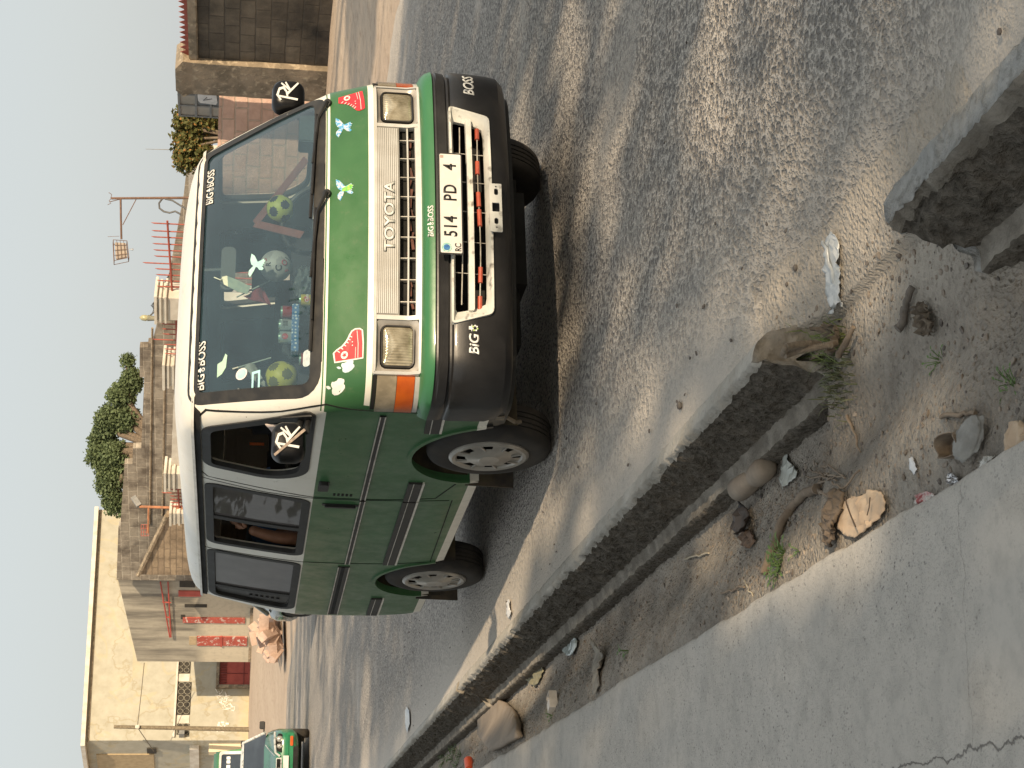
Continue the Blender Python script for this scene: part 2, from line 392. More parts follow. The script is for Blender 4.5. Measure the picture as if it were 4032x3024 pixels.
# kerbs: raised concrete edge with a stepped foot on the earth side
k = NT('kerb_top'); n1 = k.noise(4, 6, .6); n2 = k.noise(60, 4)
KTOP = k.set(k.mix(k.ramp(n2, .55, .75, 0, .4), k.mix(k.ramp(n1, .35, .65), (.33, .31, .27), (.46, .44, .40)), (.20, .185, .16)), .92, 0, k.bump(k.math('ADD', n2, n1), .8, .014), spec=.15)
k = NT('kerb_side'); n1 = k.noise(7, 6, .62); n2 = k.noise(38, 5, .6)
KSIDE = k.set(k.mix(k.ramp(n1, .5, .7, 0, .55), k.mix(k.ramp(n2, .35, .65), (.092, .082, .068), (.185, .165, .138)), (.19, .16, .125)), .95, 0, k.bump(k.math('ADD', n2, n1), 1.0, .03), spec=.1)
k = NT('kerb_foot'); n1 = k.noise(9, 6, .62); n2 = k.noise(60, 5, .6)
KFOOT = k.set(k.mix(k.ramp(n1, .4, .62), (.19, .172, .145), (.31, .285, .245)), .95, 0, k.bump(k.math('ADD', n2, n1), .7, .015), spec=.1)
k = NT('broken_concrete'); n1 = k.noise(5, 7, .65); n2 = k.noise(28, 7, .7, dist=.4); n3 = k.noise(120, 4)
KBROKEN = k.set(k.mix(k.ramp(n2, .5, .62, 0, .7), k.mix(k.ramp(n1, .35, .65), (.48, .475, .45), (.64, .635, .61)), (.33, .32, .295)), .92, 0, k.bump(k.math('ADD', k.math('MULTIPLY', n2, 1.4), k.math('MULTIPLY', n3, .3)), 1.0, .035), spec=.15)
def kerb(y0, y1, seed, label, rough=1.0, width=.088, group='kerb pieces along the road', slope0=.0, h=.018, drop=0.0, lean=0):
    key = [(.035, -.32), (.022, -.03), (-.004, .0), (-.030, h * .7), (-width + .012, h + .004), (-width, -.006), (-width - .020, -.09), (-width - .038, -.185), (-width - .045, -.194), (-width - .090, -.199), (-width - .098, -.214), (-width - .10, -.42)]
    P = []
    for i, (a, b) in enumerate(zip(key, key[1:])):
        L = math.hypot(b[0] - a[0], b[1] - a[1]); m = max(1, int(L / .014))
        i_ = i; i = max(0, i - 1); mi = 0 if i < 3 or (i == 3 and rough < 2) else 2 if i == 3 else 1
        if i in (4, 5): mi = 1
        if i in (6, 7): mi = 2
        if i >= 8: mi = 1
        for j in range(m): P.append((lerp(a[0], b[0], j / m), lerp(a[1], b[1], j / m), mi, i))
    P.append((*key[-1], 1, 9)); N = len(P)
    ys = frange(y0, y1, .016 if y0 < 0 else .03)
    V = []; F = []; MI = []
    for j, y in enumerate(ys):
        for q, (dx, dz, mi, sec) in enumerate(P):
            am = (.0045 if rough < 2 else .008) if sec <= 2 else .016 if sec in (4, 5) else .008
            edge = sec == 3 or (sec == 4 and dz > -.03)
            nx = (fbm(y * 14 + seed, dz * 14, dx * 14) + .8 * fbm(y * 45 + seed, dz * 45, dx * 45, 3)) * am * 1.6 * min(rough, 1.25); nz = fbm(y * 14, dx * 14 + seed, dz * 14 + 5) * am * 1.6 * min(rough, 1.3)
            br = 0
            if edge or sec == 2: br = max(0, fbm(y * 5.1 + seed * 3, 7.7) - .16 + (.14 if rough > 2 else 0)) * .035 * rough + max(0, fbm(y * 19 + seed, 3.3) - .05) * .010 * rough + .004 * rough * fbm(y * 60, dx * 60, 2, 2)
            yy_ = y
            d0 = y - y0; d1 = y1 - y
            if d0 < .12: yy_ = y + .05 * fbm(dx * 9 + seed, dz * 7, 2) * (1 - d0 / .12) + slope0 * (-dz) * (1 - d0 / .12)
            if d1 < .08: yy_ = y + .04 * fbm(dx * 9 + seed, dz * 9, 8) * (1 - d1 / .08)
            V.append((xo(y) + dx + nx + (br if edge else 0) + lean * dz, yy_, dz + nz - (br * .8 if (edge or sec == 2) else 0) - drop))
    for j in range(len(ys) - 1):
        for i in range(N - 1): a = j * N + i; F.append((a, a + 1, a + N + 1, a + N)); MI.append(P[i][2])
    for j in (0, len(ys) - 1):
        # ragged end face, fanned from inside
        b = j * N; cx = sum(V[b + q][0] for q in range(N)) / N; s_ = -1 if j == 0 else 1
        rings = 12; prev = list(range(b, b + N))
        cen = Vector((xo(ys[j]) - .07, ys[j], -.1))
        for r_ in range(1, rings + 1):
            cur = []
            for q in range(N):
                p = Vector(V[b + q]).lerp(cen, r_ / (rings + .3)); p.y += s_ * (.012 * r_ / rings) * rough + .022 * rough * fbm(p.x * 16 + seed, p.z * 16, 4) + .020 * fbm(p.x * 42, p.z * 42, 2) ; V.append(tuple(p)); cur.append(len(V) - 1)
            for q in range(N - 1): F.append((prev[q], prev[q + 1], cur[q + 1], cur[q])); MI.append(2 if rough < 2 else 0)
            prev = cur
        F.append(tuple(prev)); MI.append(2)
    me = bpy.data.meshes.new('kerb'); me.from_pydata(V, [], F)
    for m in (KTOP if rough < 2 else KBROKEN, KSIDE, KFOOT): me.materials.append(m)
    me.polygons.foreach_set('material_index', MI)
    bm = bmesh.new(); bm.from_mesh(me); bmesh.ops.recalc_face_normals(bm, faces=bm.faces); bm.to_mesh(me); bm.free()
    finish_smooth(me, 100)
    return tag(link('kerb', me), label, 'kerb', group)
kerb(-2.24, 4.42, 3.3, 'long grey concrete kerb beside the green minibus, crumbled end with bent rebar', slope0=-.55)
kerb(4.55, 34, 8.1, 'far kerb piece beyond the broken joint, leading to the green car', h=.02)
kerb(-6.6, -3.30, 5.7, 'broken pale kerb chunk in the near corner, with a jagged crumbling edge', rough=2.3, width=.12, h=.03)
# ================================================================ THE MINIBUS
VW = [(.26, .80), (.30, .825), (.40, .838), (.60, .846), (.9, .848), (1.145, .842), (1.25, .832), (1.45, .805), (1.68, .768), (1.745, .752), (1.765, .748), (1.80, .728), (1.83, .69), (1.855, .62), (1.875, .50), (1.888, .34), (1.895, .16)]
VY = [(.26, .13), (.55, .11), (.74, .10), (.95, .10), (.975, .115), (1.155, .20), (1.21, .245), (1.40, .385), (1.77, .70), (1.80, .75), (1.83, .84), (1.855, .98), (1.875, 1.2), (1.888, 1.5), (1.895, 1.9)]
VB = [(.26, .11), (1.0, .12), (1.21, .135), (1.76, .15), (1.80, .15), (1.86, .12), (1.895, .02)]
VR = [(.26, .16), (.95, .15), (1.15, .13), (1.76, .12), (1.80, .14), (1.83, .2), (1.855, .25), (1.895, .1)]
VE = [(.26, 4.36), (.6, 4.41), (1.145, 4.40), (1.25, 4.38), (1.70, 4.22), (1.76, 4.18), (1.80, 4.14), (1.83, 4.08), (1.855, 3.98), (1.875, 3.8), (1.888, 3.55), (1.895, 3.2)]
def smooth_tab(tab, z, e=.012):
    return (interp(tab, z - e) + interp(tab, z) * 2 + interp(tab, z + e)) / 4
def vw(z): return smooth_tab(VW, z)
def front_y(x, z, off=0):
    w = vw(z); b = smooth_tab(VB, z); r = smooth_tab(VR, z); x = min(abs(x), w - 1e-4); y = smooth_tab(VY, z) + b * (x / w) ** 2
    if x > w - r: a = math.asin(min(1, (x - (w - r)) / r)); y += r * 1.15 * (1 - cos(a))
    return y
def side_w(y, z):
    w = vw(z); r = smooth_tab(VR, z); b = smooth_tab(VB, z); yf = smooth_tab(VY, z) + b + r * 1.15
    if y >= yf: return w - .012 * ((y - 2.2) / 2.2) ** 2 * (1 if y > 2.2 else 0)
    lo, hi = 0, w - 1e-4
    for _ in range(30):
        m = (lo + hi) / 2
        if front_y(m, z) < y: lo = m
        else: hi = m
    return lo
def Ff(off): return lambda u, v: Vector((u, front_y(u, v) - off, v))
def Fs(off, sg=-1): return lambda u, v: Vector((sg * (side_w(u, v) + off), u, v))
def outline(z, ins=0.0):
    w = vw(z) - ins; b = smooth_tab(VB, z); r = smooth_tab(VR, z); y0 = smooth_tab(VY, z) + ins; ye = smooth_tab(VE, z) - ins; P = []
    for i in range(13):
        x = (w - r) * i / 12; P.append((x, y0 + b * (x / w) ** 2))
    for j in range(1, 10):
        a = pi / 2 * j / 9; x = w - r + r * sin(a); P.append((x, y0 + b * (x / w) ** 2 + r * 1.15 * (1 - cos(a))))
    ys_ = P[-1][1]; re = min(.16, w * .4)
    for j in range(1, 29):
        y = lerp(ys_, ye - re, j / 28); P.append((w - .012 * ((y - 2.2) / 2.2) ** 2 * (1 if y > 2.2 else 0), y))
    w2 = P[-1][0]
    for j in range(1, 7):
        a = pi / 2 * j / 6; P.append((w2 - re + re * cos(a), ye - re + re * sin(a)))
    for j in range(1, 6): P.append(((w2 - re) * (1 - j / 5), ye + .02 * (j / 5)))
    R = [(x, y, z) for x, y in P]; L = [(-x, y, z) for x, y in P[1:-1]][::-1]
    return R + L
def loft(zs, ins=0.0):
    m = MB(); rings = [outline(z, ins) for z in zs]; n = len(rings[0])
    V = [p for r in rings for p in r]; Fc = []
    for j in range(len(rings) - 1):
        for i in range(n): Fc.append((j * n + i, j * n + (i + 1) % n, (j + 1) * n + (i + 1) % n, (j + 1) * n + i))
    Fc.append(tuple(range(n))[::-1]); Fc.append(tuple((len(rings) - 1) * n + i for i in range(n)))
    m.add(V, Fc); return m
def boolean(me, cutters, mats):
    """cut every cutter mesh out of me"""
    o = link('tmp', me); tmp = [o]
    for c_ in cutters:
        co = link('tmpc', c_); tmp.append(co); md = o.modifiers.new('b', 'BOOLEAN'); md.object = co; md.operation = 'DIFFERENCE'; md.solver = 'EXACT'
    C.view_layer.update(); dg = C.evaluated_depsgraph_get(); ev = o.evaluated_get(dg)
    r = bpy.data.meshes.new_from_object(ev)
    for t in tmp: bpy.data.objects.remove(t)
    r.materials.clear()
    for m in mats: r.materials.append(m)
    return r
def mk(mb):
    me = mb.mesh('c', [DARKIN]); bm = bmesh.new(); bm.from_mesh(me); bmesh.ops.recalc_face_normals(bm, faces=bm.faces); bm.to_mesh(me); bm.free(); return me

VAN = empty('minibus', (0, 0, 0), 0, 'green and cream minibus with stickers, footballs on its dashboard, parked by the kerb', 'minibus')

# paint scheme in the body's own coordinates
def paint():
    k = NT('van_paint'); x, y, z = k.sep(); ax = k.math('ABSOLUTE', x)
    gt = lambda a, b: k.math('GREATER_THAN', a, b); lt = lambda a, b: k.math('LESS_THAN', a, b); AND = lambda a, b: k.math('MULTIPLY', a, b); OR = lambda a, b: k.math('MAXIMUM', a, b)
    n = k.noise(3, 6, .6); n2 = k.noise(26, 5, .6)
    green = k.mix(k.ramp(n, .35, .65), (.040, .122, .048), (.055, .152, .062)); cream = k.mix(k.ramp(n, .3, .7), (.74, .71, .62), (.80, .78, .70))
    front = lt(y, .46)
    belt = k.math('ADD', 1.147, AND(front, .012))
    up = gt(z, belt)
    band = AND(gt(z, .958), AND(lt(z, .984), lt(y, .36)))                       # cream band over the lamps
    sill = OR(AND(gt(z, .302), AND(lt(z, .350), gt(y, 1.3))), AND(AND(gt(z, .385), lt(z, .428)), AND(gt(y, .44), lt(y, 1.2))))                       # white sill stripe
    pin = AND(front, AND(gt(z, 1.170), lt(z, 1.176)))
    w = OR(OR(up, band), sill)
    col = k.mix(w, green, cream); col = k.mix(pin, col, (.03, .14, .04))
    low = OR(lt(z, .302), AND(lt(z, .385), lt(y, .75))); col = k.mix(low, col, (.02, .02, .018))
    # road dust and grime
    dz = k.ramp(z, 1.0, .3, 0, .12); side = gt(y, .42)
    col = k.mix(AND(AND(dz, side), k.ramp(n2, .38, .68)), col, (.19, .155, .115))
    col = k.mix(AND(k.ramp(n2, .60, .74, 0, .16), k.ramp(n, .4, .6)), col, (.20, .17, .13))
    n5 = k.noise(9, 6, .7); col = k.mix(k.math('MULTIPLY', k.ramp(n5, .58, .72, 0, .30), k.ramp(k.noise(70, 3), .4, .6)), col, (.24, .20, .155)); v9 = k.vor(16); col = k.mix(k.math('MULTIPLY', k.ramp(v9.outputs[0], .055, .035), k.ramp(k.noise(2.5, 3), .52, .58)), col, (.10, .055, .035)); rough = k.ramp(n5, .3, .7, .26, .50)
    return k.set(col, k.math('ADD', rough, AND(dz, .2)), 0, k.bump(k.noise(2.6, 3), .10, .06), coat=.10, spec=.3)
PAINT = paint()
FRAMEW = pm('cream_trim', (.74, .71, .63), (.62, .59, .52), 14, .45, bump=.05)

zs_out = sorted(set([.30, .34, .40, .5, .6, .7, .8, .9, .96, .985, 1.05, 1.1, 1.147, 1.16, 1.21, 1.28, 1.36, 1.44, 1.52, 1.6, 1.68, 1.73, 1.755, 1.77, 1.785, 1.80, 1.815, 1.83, 1.845, 1.857, 1.867, 1.877, 1.885, 1.891, 1.895]))
outer = mk(loft(zs_out)); inner = mk(loft([.36, .6, .9, 1.15, 1.4, 1.6, 1.74, 1.79, 1.83], .035))
WS = rpoly([(-.765, 1.213), (.765, 1.213), (.655, 1.762), (-.655, 1.762)], [.07, .07, .05, .05], 6)
WSO = inset(WS, -.030); WSI = inset(WS, .018)
DW = rpoly([(.50, 1.212), (1.34, 1.212), (1.47, 1.36), (1.43, 1.70), (.93, 1.70)], [.03, .10, .12, .06, .06], 5)
SW1 = rpoly([(1.775, 1.178), (2.80, 1.178), (2.80, 1.695), (1.745, 1.695)], [.05, .05, .05, .05], 5)
SW2 = rpoly([(3.005, 1.178), (4.13, 1.178), (4.02, 1.695), (2.985, 1.695)], [.05, .10, .08, .05], 5)
cut = []
m = MB(); m.prism(WS, lambda u, v: Vector((u, -.5, v)), lambda u, v: Vector((u, 1.02, v))); cut.append(mk(m))
for sg in (-1, 1):
    for P in (DW, SW1, SW2):
        m = MB(); m.prism(P, lambda u, v: Vector((sg * 1.5, u, v)), lambda u, v: Vector((sg * .3, u, v))); cut.append(mk(m))
    for yc, zc, r in ((1.005, .30, .405), (3.335, .29, .39)):
        A = [(yc + r * cos(q) * (1.02), zc + r * sin(q)) for q in [2 * pi * i / 40 for i in range(40)]]
        m = MB(); m.prism(A, lambda u, v: Vector((sg * 1.5, u, v)), lambda u, v: Vector((sg * .52, u, v))); cut.append(mk(m))
m = MB(); m.prism(rrect(-.60, 1.22, .60, 1.66, .06), lambda u, v: Vector((u, 4.0, v)), lambda u, v: Vector((u, 4.7, v))); cut.append(mk(m))
m = MB(); m.box((0, .15, .852), (1.53, .62, .19)); cut.append(mk(m)); m = MB(); m.box((0, .1, .525), (1.2, .56, .25)); cut.append(mk(m))
me = boolean(outer, [inner] + cut, [PAINT]); finish_smooth(me, 32)
body = link('body', me, VAN)

# ---- wheel wells, floor, cabin
m = MB()
for sg in (-1, 1):
    for yc, zc, r in ((1.005, .30, .42), (3.335, .29, .405)):
        N = 20; vs = []; fs = []
        for i in range(N + 1):
            q = pi * (i / N) * 1.1 - .16; vs += [(sg * .828, yc + r * cos(q), zc + r * sin(q)), (sg * .5, yc + r * cos(q), zc + r * sin(q))]
        fs = [(2 * i, 2 * i + 1, 2 * i + 3, 2 * i + 2) for i in range(N)]; fs.append(tuple(2 * i + 1 for i in range(N + 1)))
        m.add(vs, fs)
m.box((0, 2.5, .345), (1.35, 3.6, .03)); m.build('wheel_wells', [pm('well', (.02, .017, .013), (.07, .055, .03), 7, .95, bump=.4)], VAN)
m = MB()
DASHT = pm('dashboard_vinyl', (.045, .060, .062), (.07, .085, .085), 8, .75)
m.prism([(.42, .72), (.38, 1.12), (.40, 1.185), (.55, 1.215), (.80, 1.20), (.86, 1.12), (.84, .8)], lambda u, v: Vector((-.76, u, v)), lambda u, v: Vector((.76, u, v)))
m.build('dashboard', [DASHT], VAN, 30, bev=.008)
m = MB(); m.box((0, .40, .74), (1.58, .02, .80)); m.build('firewall', [DARKIN], VAN)
SEAT = pm('seat_fabric', (.018, .02, .024), (.032, .034, .04), 12, .9)
def seat(x, y, w=.46, hr=True, mat=SEAT, h=.55):
    m = MB(); m.box((x, y, .80), (w, .5, .16)); m.box((x, y + .27, 1.02 + (h - .55) / 2), (w, .13, h), Matrix.Rotation(-.16, 3, 'X'))
    if hr: m.box((x, y + .36, 1.42), (w * .55, .09, .17), Matrix.Rotation(-.12, 3, 'X'))
    return m.build('seat', [mat], VAN, 40, bev=.03)
for x_ in (-.40, .40): seat(x_, 1.25)
seat(0.0, 1.30, .3, False)
for y_ in (2.05, 2.85, 3.6):
    for x_ in (-.50, 0, .50): seat(x_, y_, .44, False, h=.62)
for y_, rz in ((1.72, 0),):      # partition rail behind the cab seats
    MB().tube([(-.72, y_, 1.28), (.72, y_, 1.28)], .018).build('grab_rail', [CHROME], VAN, 40)
m = MB(); A = [(.40 + .19 * cos(q), .93 + .19 * sin(q) * .90 * .55, 1.20 + .19 * sin(q) * .84) for q in [2 * pi * i / 28 for i in range(28)]]
m.tube(A, .014, 8, closed=True); m.tube([(.22, .93, 1.20), (.58, .93, 1.20)], .012); m.tube([(.40, .93, 1.20), (.40, .72, .98)], .02)
m.build('steering_wheel', [BLACK], VAN, 40)
m = MB(); m.prism(rrect(-.115, 1.585, .115, 1.655, .026), lambda u, v: Vector((u - .03, .66 + (v - 1.6) * .1, v)), lambda u, v: Vector((u - .03, .69 + (v - 1.6) * .1, v)))
m.tube([(-.03, .68, 1.64), (-.03, .70, 1.74)], .009); m.build('rear_view_mirror', [pm('grey_mirror_back', (.10, .11, .11), None, 8, .45)], VAN, 40)
MB().tube([onX(983, 1747, -.52), onX(1040, 1749, -.52)], .008).build('seat_belt', [pm('orange_strap', (.75, .16, .03), None, 5, .7)], VAN)
# headlining
m = MB(); m.box((0, 2.5, 1.775), (1.36, 3.0, .012)); m.build('headlining', [pm('liner', (.10, .10, .10), (.07, .07, .07), 5, .9)], VAN)

# ---- windscreen, seals, wipers
GLASS_F = glassm('windscreen_glass', (.66, .76, .78), 1.9, (.12, .24, .31), .15)  # dust film tinted blue, with the reflected sky put in as colour
def patch(outer_poly, mapf, nx=26, nz=12):
    """glass sheet: a grid clipped to the outline, both draped on the body's curve"""
    bm = bmesh.new(); vs = [bm.verts.new((u, v, 0)) for u, v in outer_poly]; bm.faces.new(vs)
    us = [p[0] for p in outer_poly]; vv = [p[1] for p in outer_poly]
    for i in range(1, nx):
        u = lerp(min(us), max(us), i / nx); bmesh.ops.bisect_plane(bm, geom=bm.verts[:] + bm.edges[:] + bm.faces[:], plane_co=(u, 0, 0), plane_no=(1, 0, 0))
    for i in range(1, nz):
        v = lerp(min(vv), max(vv), i / nz); bmesh.ops.bisect_plane(bm, geom=bm.verts[:] + bm.edges[:] + bm.faces[:], plane_co=(0, v, 0), plane_no=(0, 1, 0))
    for q in bm.verts: q.co = mapf(q.co.x, q.co.y)
    bm.normal_update()
    for f in bm.faces:
        if f.normal.dot(f.calc_center_median() - Vector((0, 2.2, 1.3))) < 0: f.normal_flip()
    me = bpy.data.meshes.new('p'); bm.to_mesh(me); bm.free(); return me
me = patch(WSO, Ff(-.004)); me.materials.append(GLASS_F); finish_smooth(me, 60); link('windscreen', me, VAN)
MB().ring(WSO, WSI, Ff(.006), Ff(-.02)).build('windscreen_seal', [RUBBER], VAN, 40)
m = MB(); BN = inset(WSO, .012)
def wiper(px, tipx, tipz, z0=1.165):
    m = MB(); py = front_y(px, z0); m.lathe([(0, .0), (.020, .0), (.020, .022), (.008, .03), (0, .03)], 12, Matrix.Translation((px, py + .002, z0)) @ Matrix.Rotation(rad(62), 4, 'X'))
    bx, bz = lerp(px, tipx, .55), z0 + .075
    P = [(px, py - .03, z0 + .01), (lerp(px, tipx, .12), front_y(px, z0 + .05) - .035, z0 + .05), (bx, front_y(bx, bz) - .035, bz)]
    m.tube(P, [.010, .008, .006], 6)
    B0 = (lerp(px, tipx, .08), 1.222); B1 = (tipx, tipz); Q = [(lerp(B0[0], B1[0], t), lerp(B0[1], B1[1], t)) for t in [i / 10 for i in range(11)]]
    m.tube([(u, front_y(u, v) - .016, v) for u, v in Q], .0085, 6)
    m.tube([(u, front_y(u, v) - .028, v) for u, v in Q[2:9]], .005, 6)
    return m.build('wiper', [BLACK], VAN, 40)
wiper(.155, -.60, 1.232); wiper(.70, .05, 1.245)
m = MB(); m.prism(rpoly([(-.66, 1.180), (.70, 1.180), (.70, 1.197), (-.66, 1.197)], .004, 1, .06), Ff(.004), Ff(-.01)); m.build('scuttle_panel', [BLACK], VAN)

# ---- side windows
GL_DARK = glassm('side_glass', (.50, .50, .48), 1.0, (.14, .13, .13), .06)
GL_FILM = glassm('filmed_glass', (.22, .21, .20), .40, (.14, .128, .122), .80)
for sg in (-1, 1):
    for nm, P, split in (('door_window', DW, None), ('sliding_window', SW1, 2.30), ('rear_side_window', SW2, 3.78)):
        fr = MB().ring(inset(P, -.022), inset(P, .022), Fs(.006, sg), Fs(-.02, sg)).build('window_frame', [RUBBER], VAN, 40)
        if nm == 'door_window' and sg < 0:      # wound down: a dark gap, only its lower edge of glass showing
            continue
        if split:
            a = [(u, v) for u, v in P if u < split - .05]; lo = min(p[1] for p in P); hi = max(p[1] for p in P)
            x0 = min(p[0] for p in P); x1 = max(p[0] for p in P)
            if nm == 'sliding_window': Q = rpoly([(x0 + .02, lo + .012), (split, lo + .012), (split, hi - .012), (x0, hi - .012)], .04, 4)
            else: Q = rpoly([(x0 + .0, lo + .012), (split, lo + .012), (split, hi - .012), (x0, hi - .012)], .03, 4)
            me = patch(Q, Fs(-.006, sg), 8, 4); me.materials.append(GL_FILM if sg < 0 else GL_DARK); finish_smooth(me, 60); link('window_pane', me, VAN)
            MB().prism(rpoly([(split - .02, lo), (split + .035, lo), (split + .035, hi), (split - .02, hi)], .004, 1, .1), Fs(.004, sg), Fs(-.02, sg)).build('window_post', [RUBBER], VAN, 40)
            if nm == 'rear_side_window':
                Q = rpoly([(split + .03, lo + .012), (x1 - .06, lo + .03), (x1 - .13, hi - .02), (split + .03, hi - .012)], .03, 4)
                me = patch(Q, Fs(-.012, sg), 5, 4); me.materials.append(pm('black_sheet', (.02, .018, .018), (.05, .045, .04), 4, .5) if sg < 0 else GL_DARK); link('window_pane', me, VAN)
                if sg < 0:
                    m = MB()
                    for i in range(6): m.prism(rrect(3.93, 1.26 + i * .035, 3.965, 1.28 + i * .035, .004, 1), Fs(-.004, sg), Fs(-.012, sg))
                    m.build('vent_slots', [BLACK], VAN)
        else:
            me = patch(P, Fs(-.006, sg), 8, 4); me.materials.append(glassm('clear_glass', (.93, .95, .92), .5)); finish_smooth(me, 60); link('window_pane', me, VAN)
MB().tube([(-.1, 4.36, 1.2), (.1, 4.36, 1.2)], .001)
m = MB(); m.prism(rrect(-.60, 1.22, .60, 1.66, .06), lambda u, v: Vector((u, 4.405 - (v - 1.22) * .33, v)), lambda u, v: Vector((u, 4.40 - (v - 1.22) * .33, v)))
m.build('rear_window', [glassm('rear_glass', (.10, .10, .10), 1.0)], VAN)

# ---- drip rail, seams, mouldings, rail, handle (draped strips)
def strip(name, pts, w, off, th, mat, mapf=Fs, parent=VAN, seg=.05, **kw):
    """a band of width w (in the surface) along pts"""
    P = []
    for a, b in zip(pts, pts[1:]):
        L = math.hypot(b[0] - a[0], b[1] - a[1]); k_ = max(1, int(L / seg))
        for j in range(k_): P.append((lerp(a[0], b[0], j / k_), lerp(a[1], b[1], j / k_)))
    P.append(pts[-1]); A = []; B = []
    for i, p in enumerate(P):
        a = P[max(0, i - 1)]; b = P[min(len(P) - 1, i + 1)]; t = Vector((b[0] - a[0], b[1] - a[1])).normalized(); n_ = Vector((-t.y, t.x)) * w / 2
        A.append((p[0] + n_.x, p[1] + n_.y)); B.append((p[0] - n_.x, p[1] - n_.y))
    m = MB(); f1 = mapf(off, **kw); f0 = mapf(off - th, **kw); N = len(P)
    vs = [f1(*p) for p in A] + [f1(*p) for p in B] + [f0(*p) for p in A] + [f0(*p) for p in B]; fs = []
    for i in range(N - 1):
        for o_ in ((0, N), (N, 3 * N), (3 * N, 2 * N), (2 * N, 0)): fs.append((o_[0] + i, o_[0] + i + 1, o_[1] + i + 1, o_[1] + i))
    fs += [(0, N, 3 * N, 2 * N), (N - 1, 2 * N - 1, 4 * N - 1, 3 * N - 1)]
    m.add(vs, fs); return m.build(name, [mat], parent, 40)
GAP = pm('gap_dark', (.008, .008, .007), None, 5, .9, bump=0)
SILVER = pm('worn_silver_trim', (.62, .60, .54), (.40, .37, .32), 18, .35, .3, bump=.1)
for sg in (-1, 1):
    kw = dict(sg=sg)
    strip('drip_rail', [(.83, 1.742), (4.05, 1.742)], .030, .012, .02, GAP, **kw)
    strip('drip_rail', [(.80, 1.764), (4.08, 1.764)], .014, .022, .03, FRAMEW, **kw)
    strip('door_gap', [(.42, .70), (.40, 1.15), (.56, 1.35), (.80, 1.70), (.86, 1.735), (1.56, 1.735), (1.63, 1.70), (1.705, 1.147), (1.705, .76), (1.68, .50), (1.44, .42)], .007, .0015, .004, GAP, **kw)
    strip('door_gap', [(1.72, .42), (1.725, 1.4), (1.665, 1.735)], .006, .0015, .004, GAP, **kw)
    strip('door_gap', [(2.955, 1.735), (2.955, .70), (2.93, .38)], .008, .0015, .004, GAP, **kw)
    strip('door_gap', [(1.72, .405), (2.92, .385)], .005, .0015, .004, GAP, **kw)
    strip('upper_moulding', [(.46, .886), (1.695, .886)], .030, .008, .012, BLACK, **kw); 
    for zz in (.874, .898): strip('moulding_edge', [(.46, zz), (1.695, zz)], .006, .0105, .004, SILVER, **kw)
    strip('upper_moulding', [(1.725, .884), (2.945, .884)], .030, .008, .012, BLACK, **kw)
    for zz in (.872, .896): strip('moulding_edge', [(1.725, zz), (2.945, zz)], .006, .0105, .004, SILVER, **kw)
    BM = pm('side_moulding_rubber', (.028, .027, .025), (.055, .05, .045), 14, .6, bump=.1)
    for a, b in ((.44, .66), (1.41, 1.70), (1.722, 2.945), (3.78, 4.22)):
        if a == .44: P0 = [(.44, .648), (.66, .640)]
        else: P0 = [(a, .635), (b, .635)]
        strip('side_moulding', P0, .070, .012, .016, BM, **kw)
        strip('moulding_edge', [(p[0], p[1] - .043) for p in P0], .011, .012, .014, FRAMEW, **kw)
        strip('moulding_edge', [(p[0], p[1] + .008) for p in P0], .004, .014, .004, SILVER, **kw)
    strip('slide_rail', [(3.02, .898), (4.21, .898)], .070, .008, .012, BM, **kw)
    strip('slide_rail', [(3.02, .902), (4.19, .902)], .022, .0085, .004, GAP, **kw)
    for zz in (.865, .931): strip('moulding_edge', [(3.02, zz), (4.21, zz)], .006, .010, .004, SILVER, **kw)
    strip('fuel_flap_gap', rrect(2.30, .42, 2.32, .44, .01, 1)[:3], .003, .001, .003, GAP, **kw)
    # arch lips
    for yc, r in ((1.005, .412), (3.335, .398)):
        A = [(yc + r * cos(q) * 1.02, .295 + r * sin(q)) for q in [rad(8) + (pi - rad(16)) * i / 24 for i in range(25)]]
        strip('arch_lip', A, .022, .010, .02, PAINT, **kw)
    m = MB(); f = Fs(0, sg)
    m.prism(rrect(1.80, .90, 1.835, 1.095, .015), Fs(.004, sg), Fs(-.002, sg)); m.prism(rrect(1.806, .915, 1.826, 1.08, .009), Fs(.018, sg), Fs(.003, sg))
    m.build('sliding_door_handle', [BLACK], VAN, 40)
    m = MB(); m.prism(rrect(1.44, 1.075, 1.60, 1.13, .012), Fs(.003, sg), Fs(-.003, sg)); m.prism(rrect(1.44, 1.082, 1.51, 1.125, .010), Fs(.022, sg), Fs(.002, sg)); m.build('door_handle', [BLACK], VAN, 40)
    m = MB()
    for i in range(5): m.prism(rrect(1.625, .945 + i * .022, 1.665, .958 + i * .022, .004, 1), Fs(.0015, sg), Fs(-.003, sg))
    m.build('vent_slots', [GAP], VAN)
    # mud flaps
    for fy, fh in ((1.47, .26), (3.80, .28)): m = MB(); m.box((sg * .73, fy, .24), (.22, .012, fh), Matrix.Rotation(.12, 3, 'X')); m.build('mud_flap', [pm('flap', (.03, .026, .022), (.09, .07, .045), 8, .9)], VAN)
    MB().lathe([(.0, 0), (.006, 0), (.006, .02)], 6).build('bracket_bolt', [CHROME], VAN).location = (sg * .70, 1.55, .30)
# worn tow bracket poking down by the front wheel
m = MB(); m.tube([(-.80, .50, .315), (-.80, .56, .345), (-.79, .60, .29), (-.79, .615, .27)], [.012, .014, .012, .010], 6); m.box((-.80, .49, .335), (.07, .04, .04)); m.tube([(-.815, .52, .30), (-.81, .60, .24), (-.80, .61, .215)], [.010, .012, .009], 6)
m.build('tow_bracket', [pm('dusty_steel', (.17, .14, .10), (.26, .21, .15), 20, .9, bump=.5)], VAN, 50)

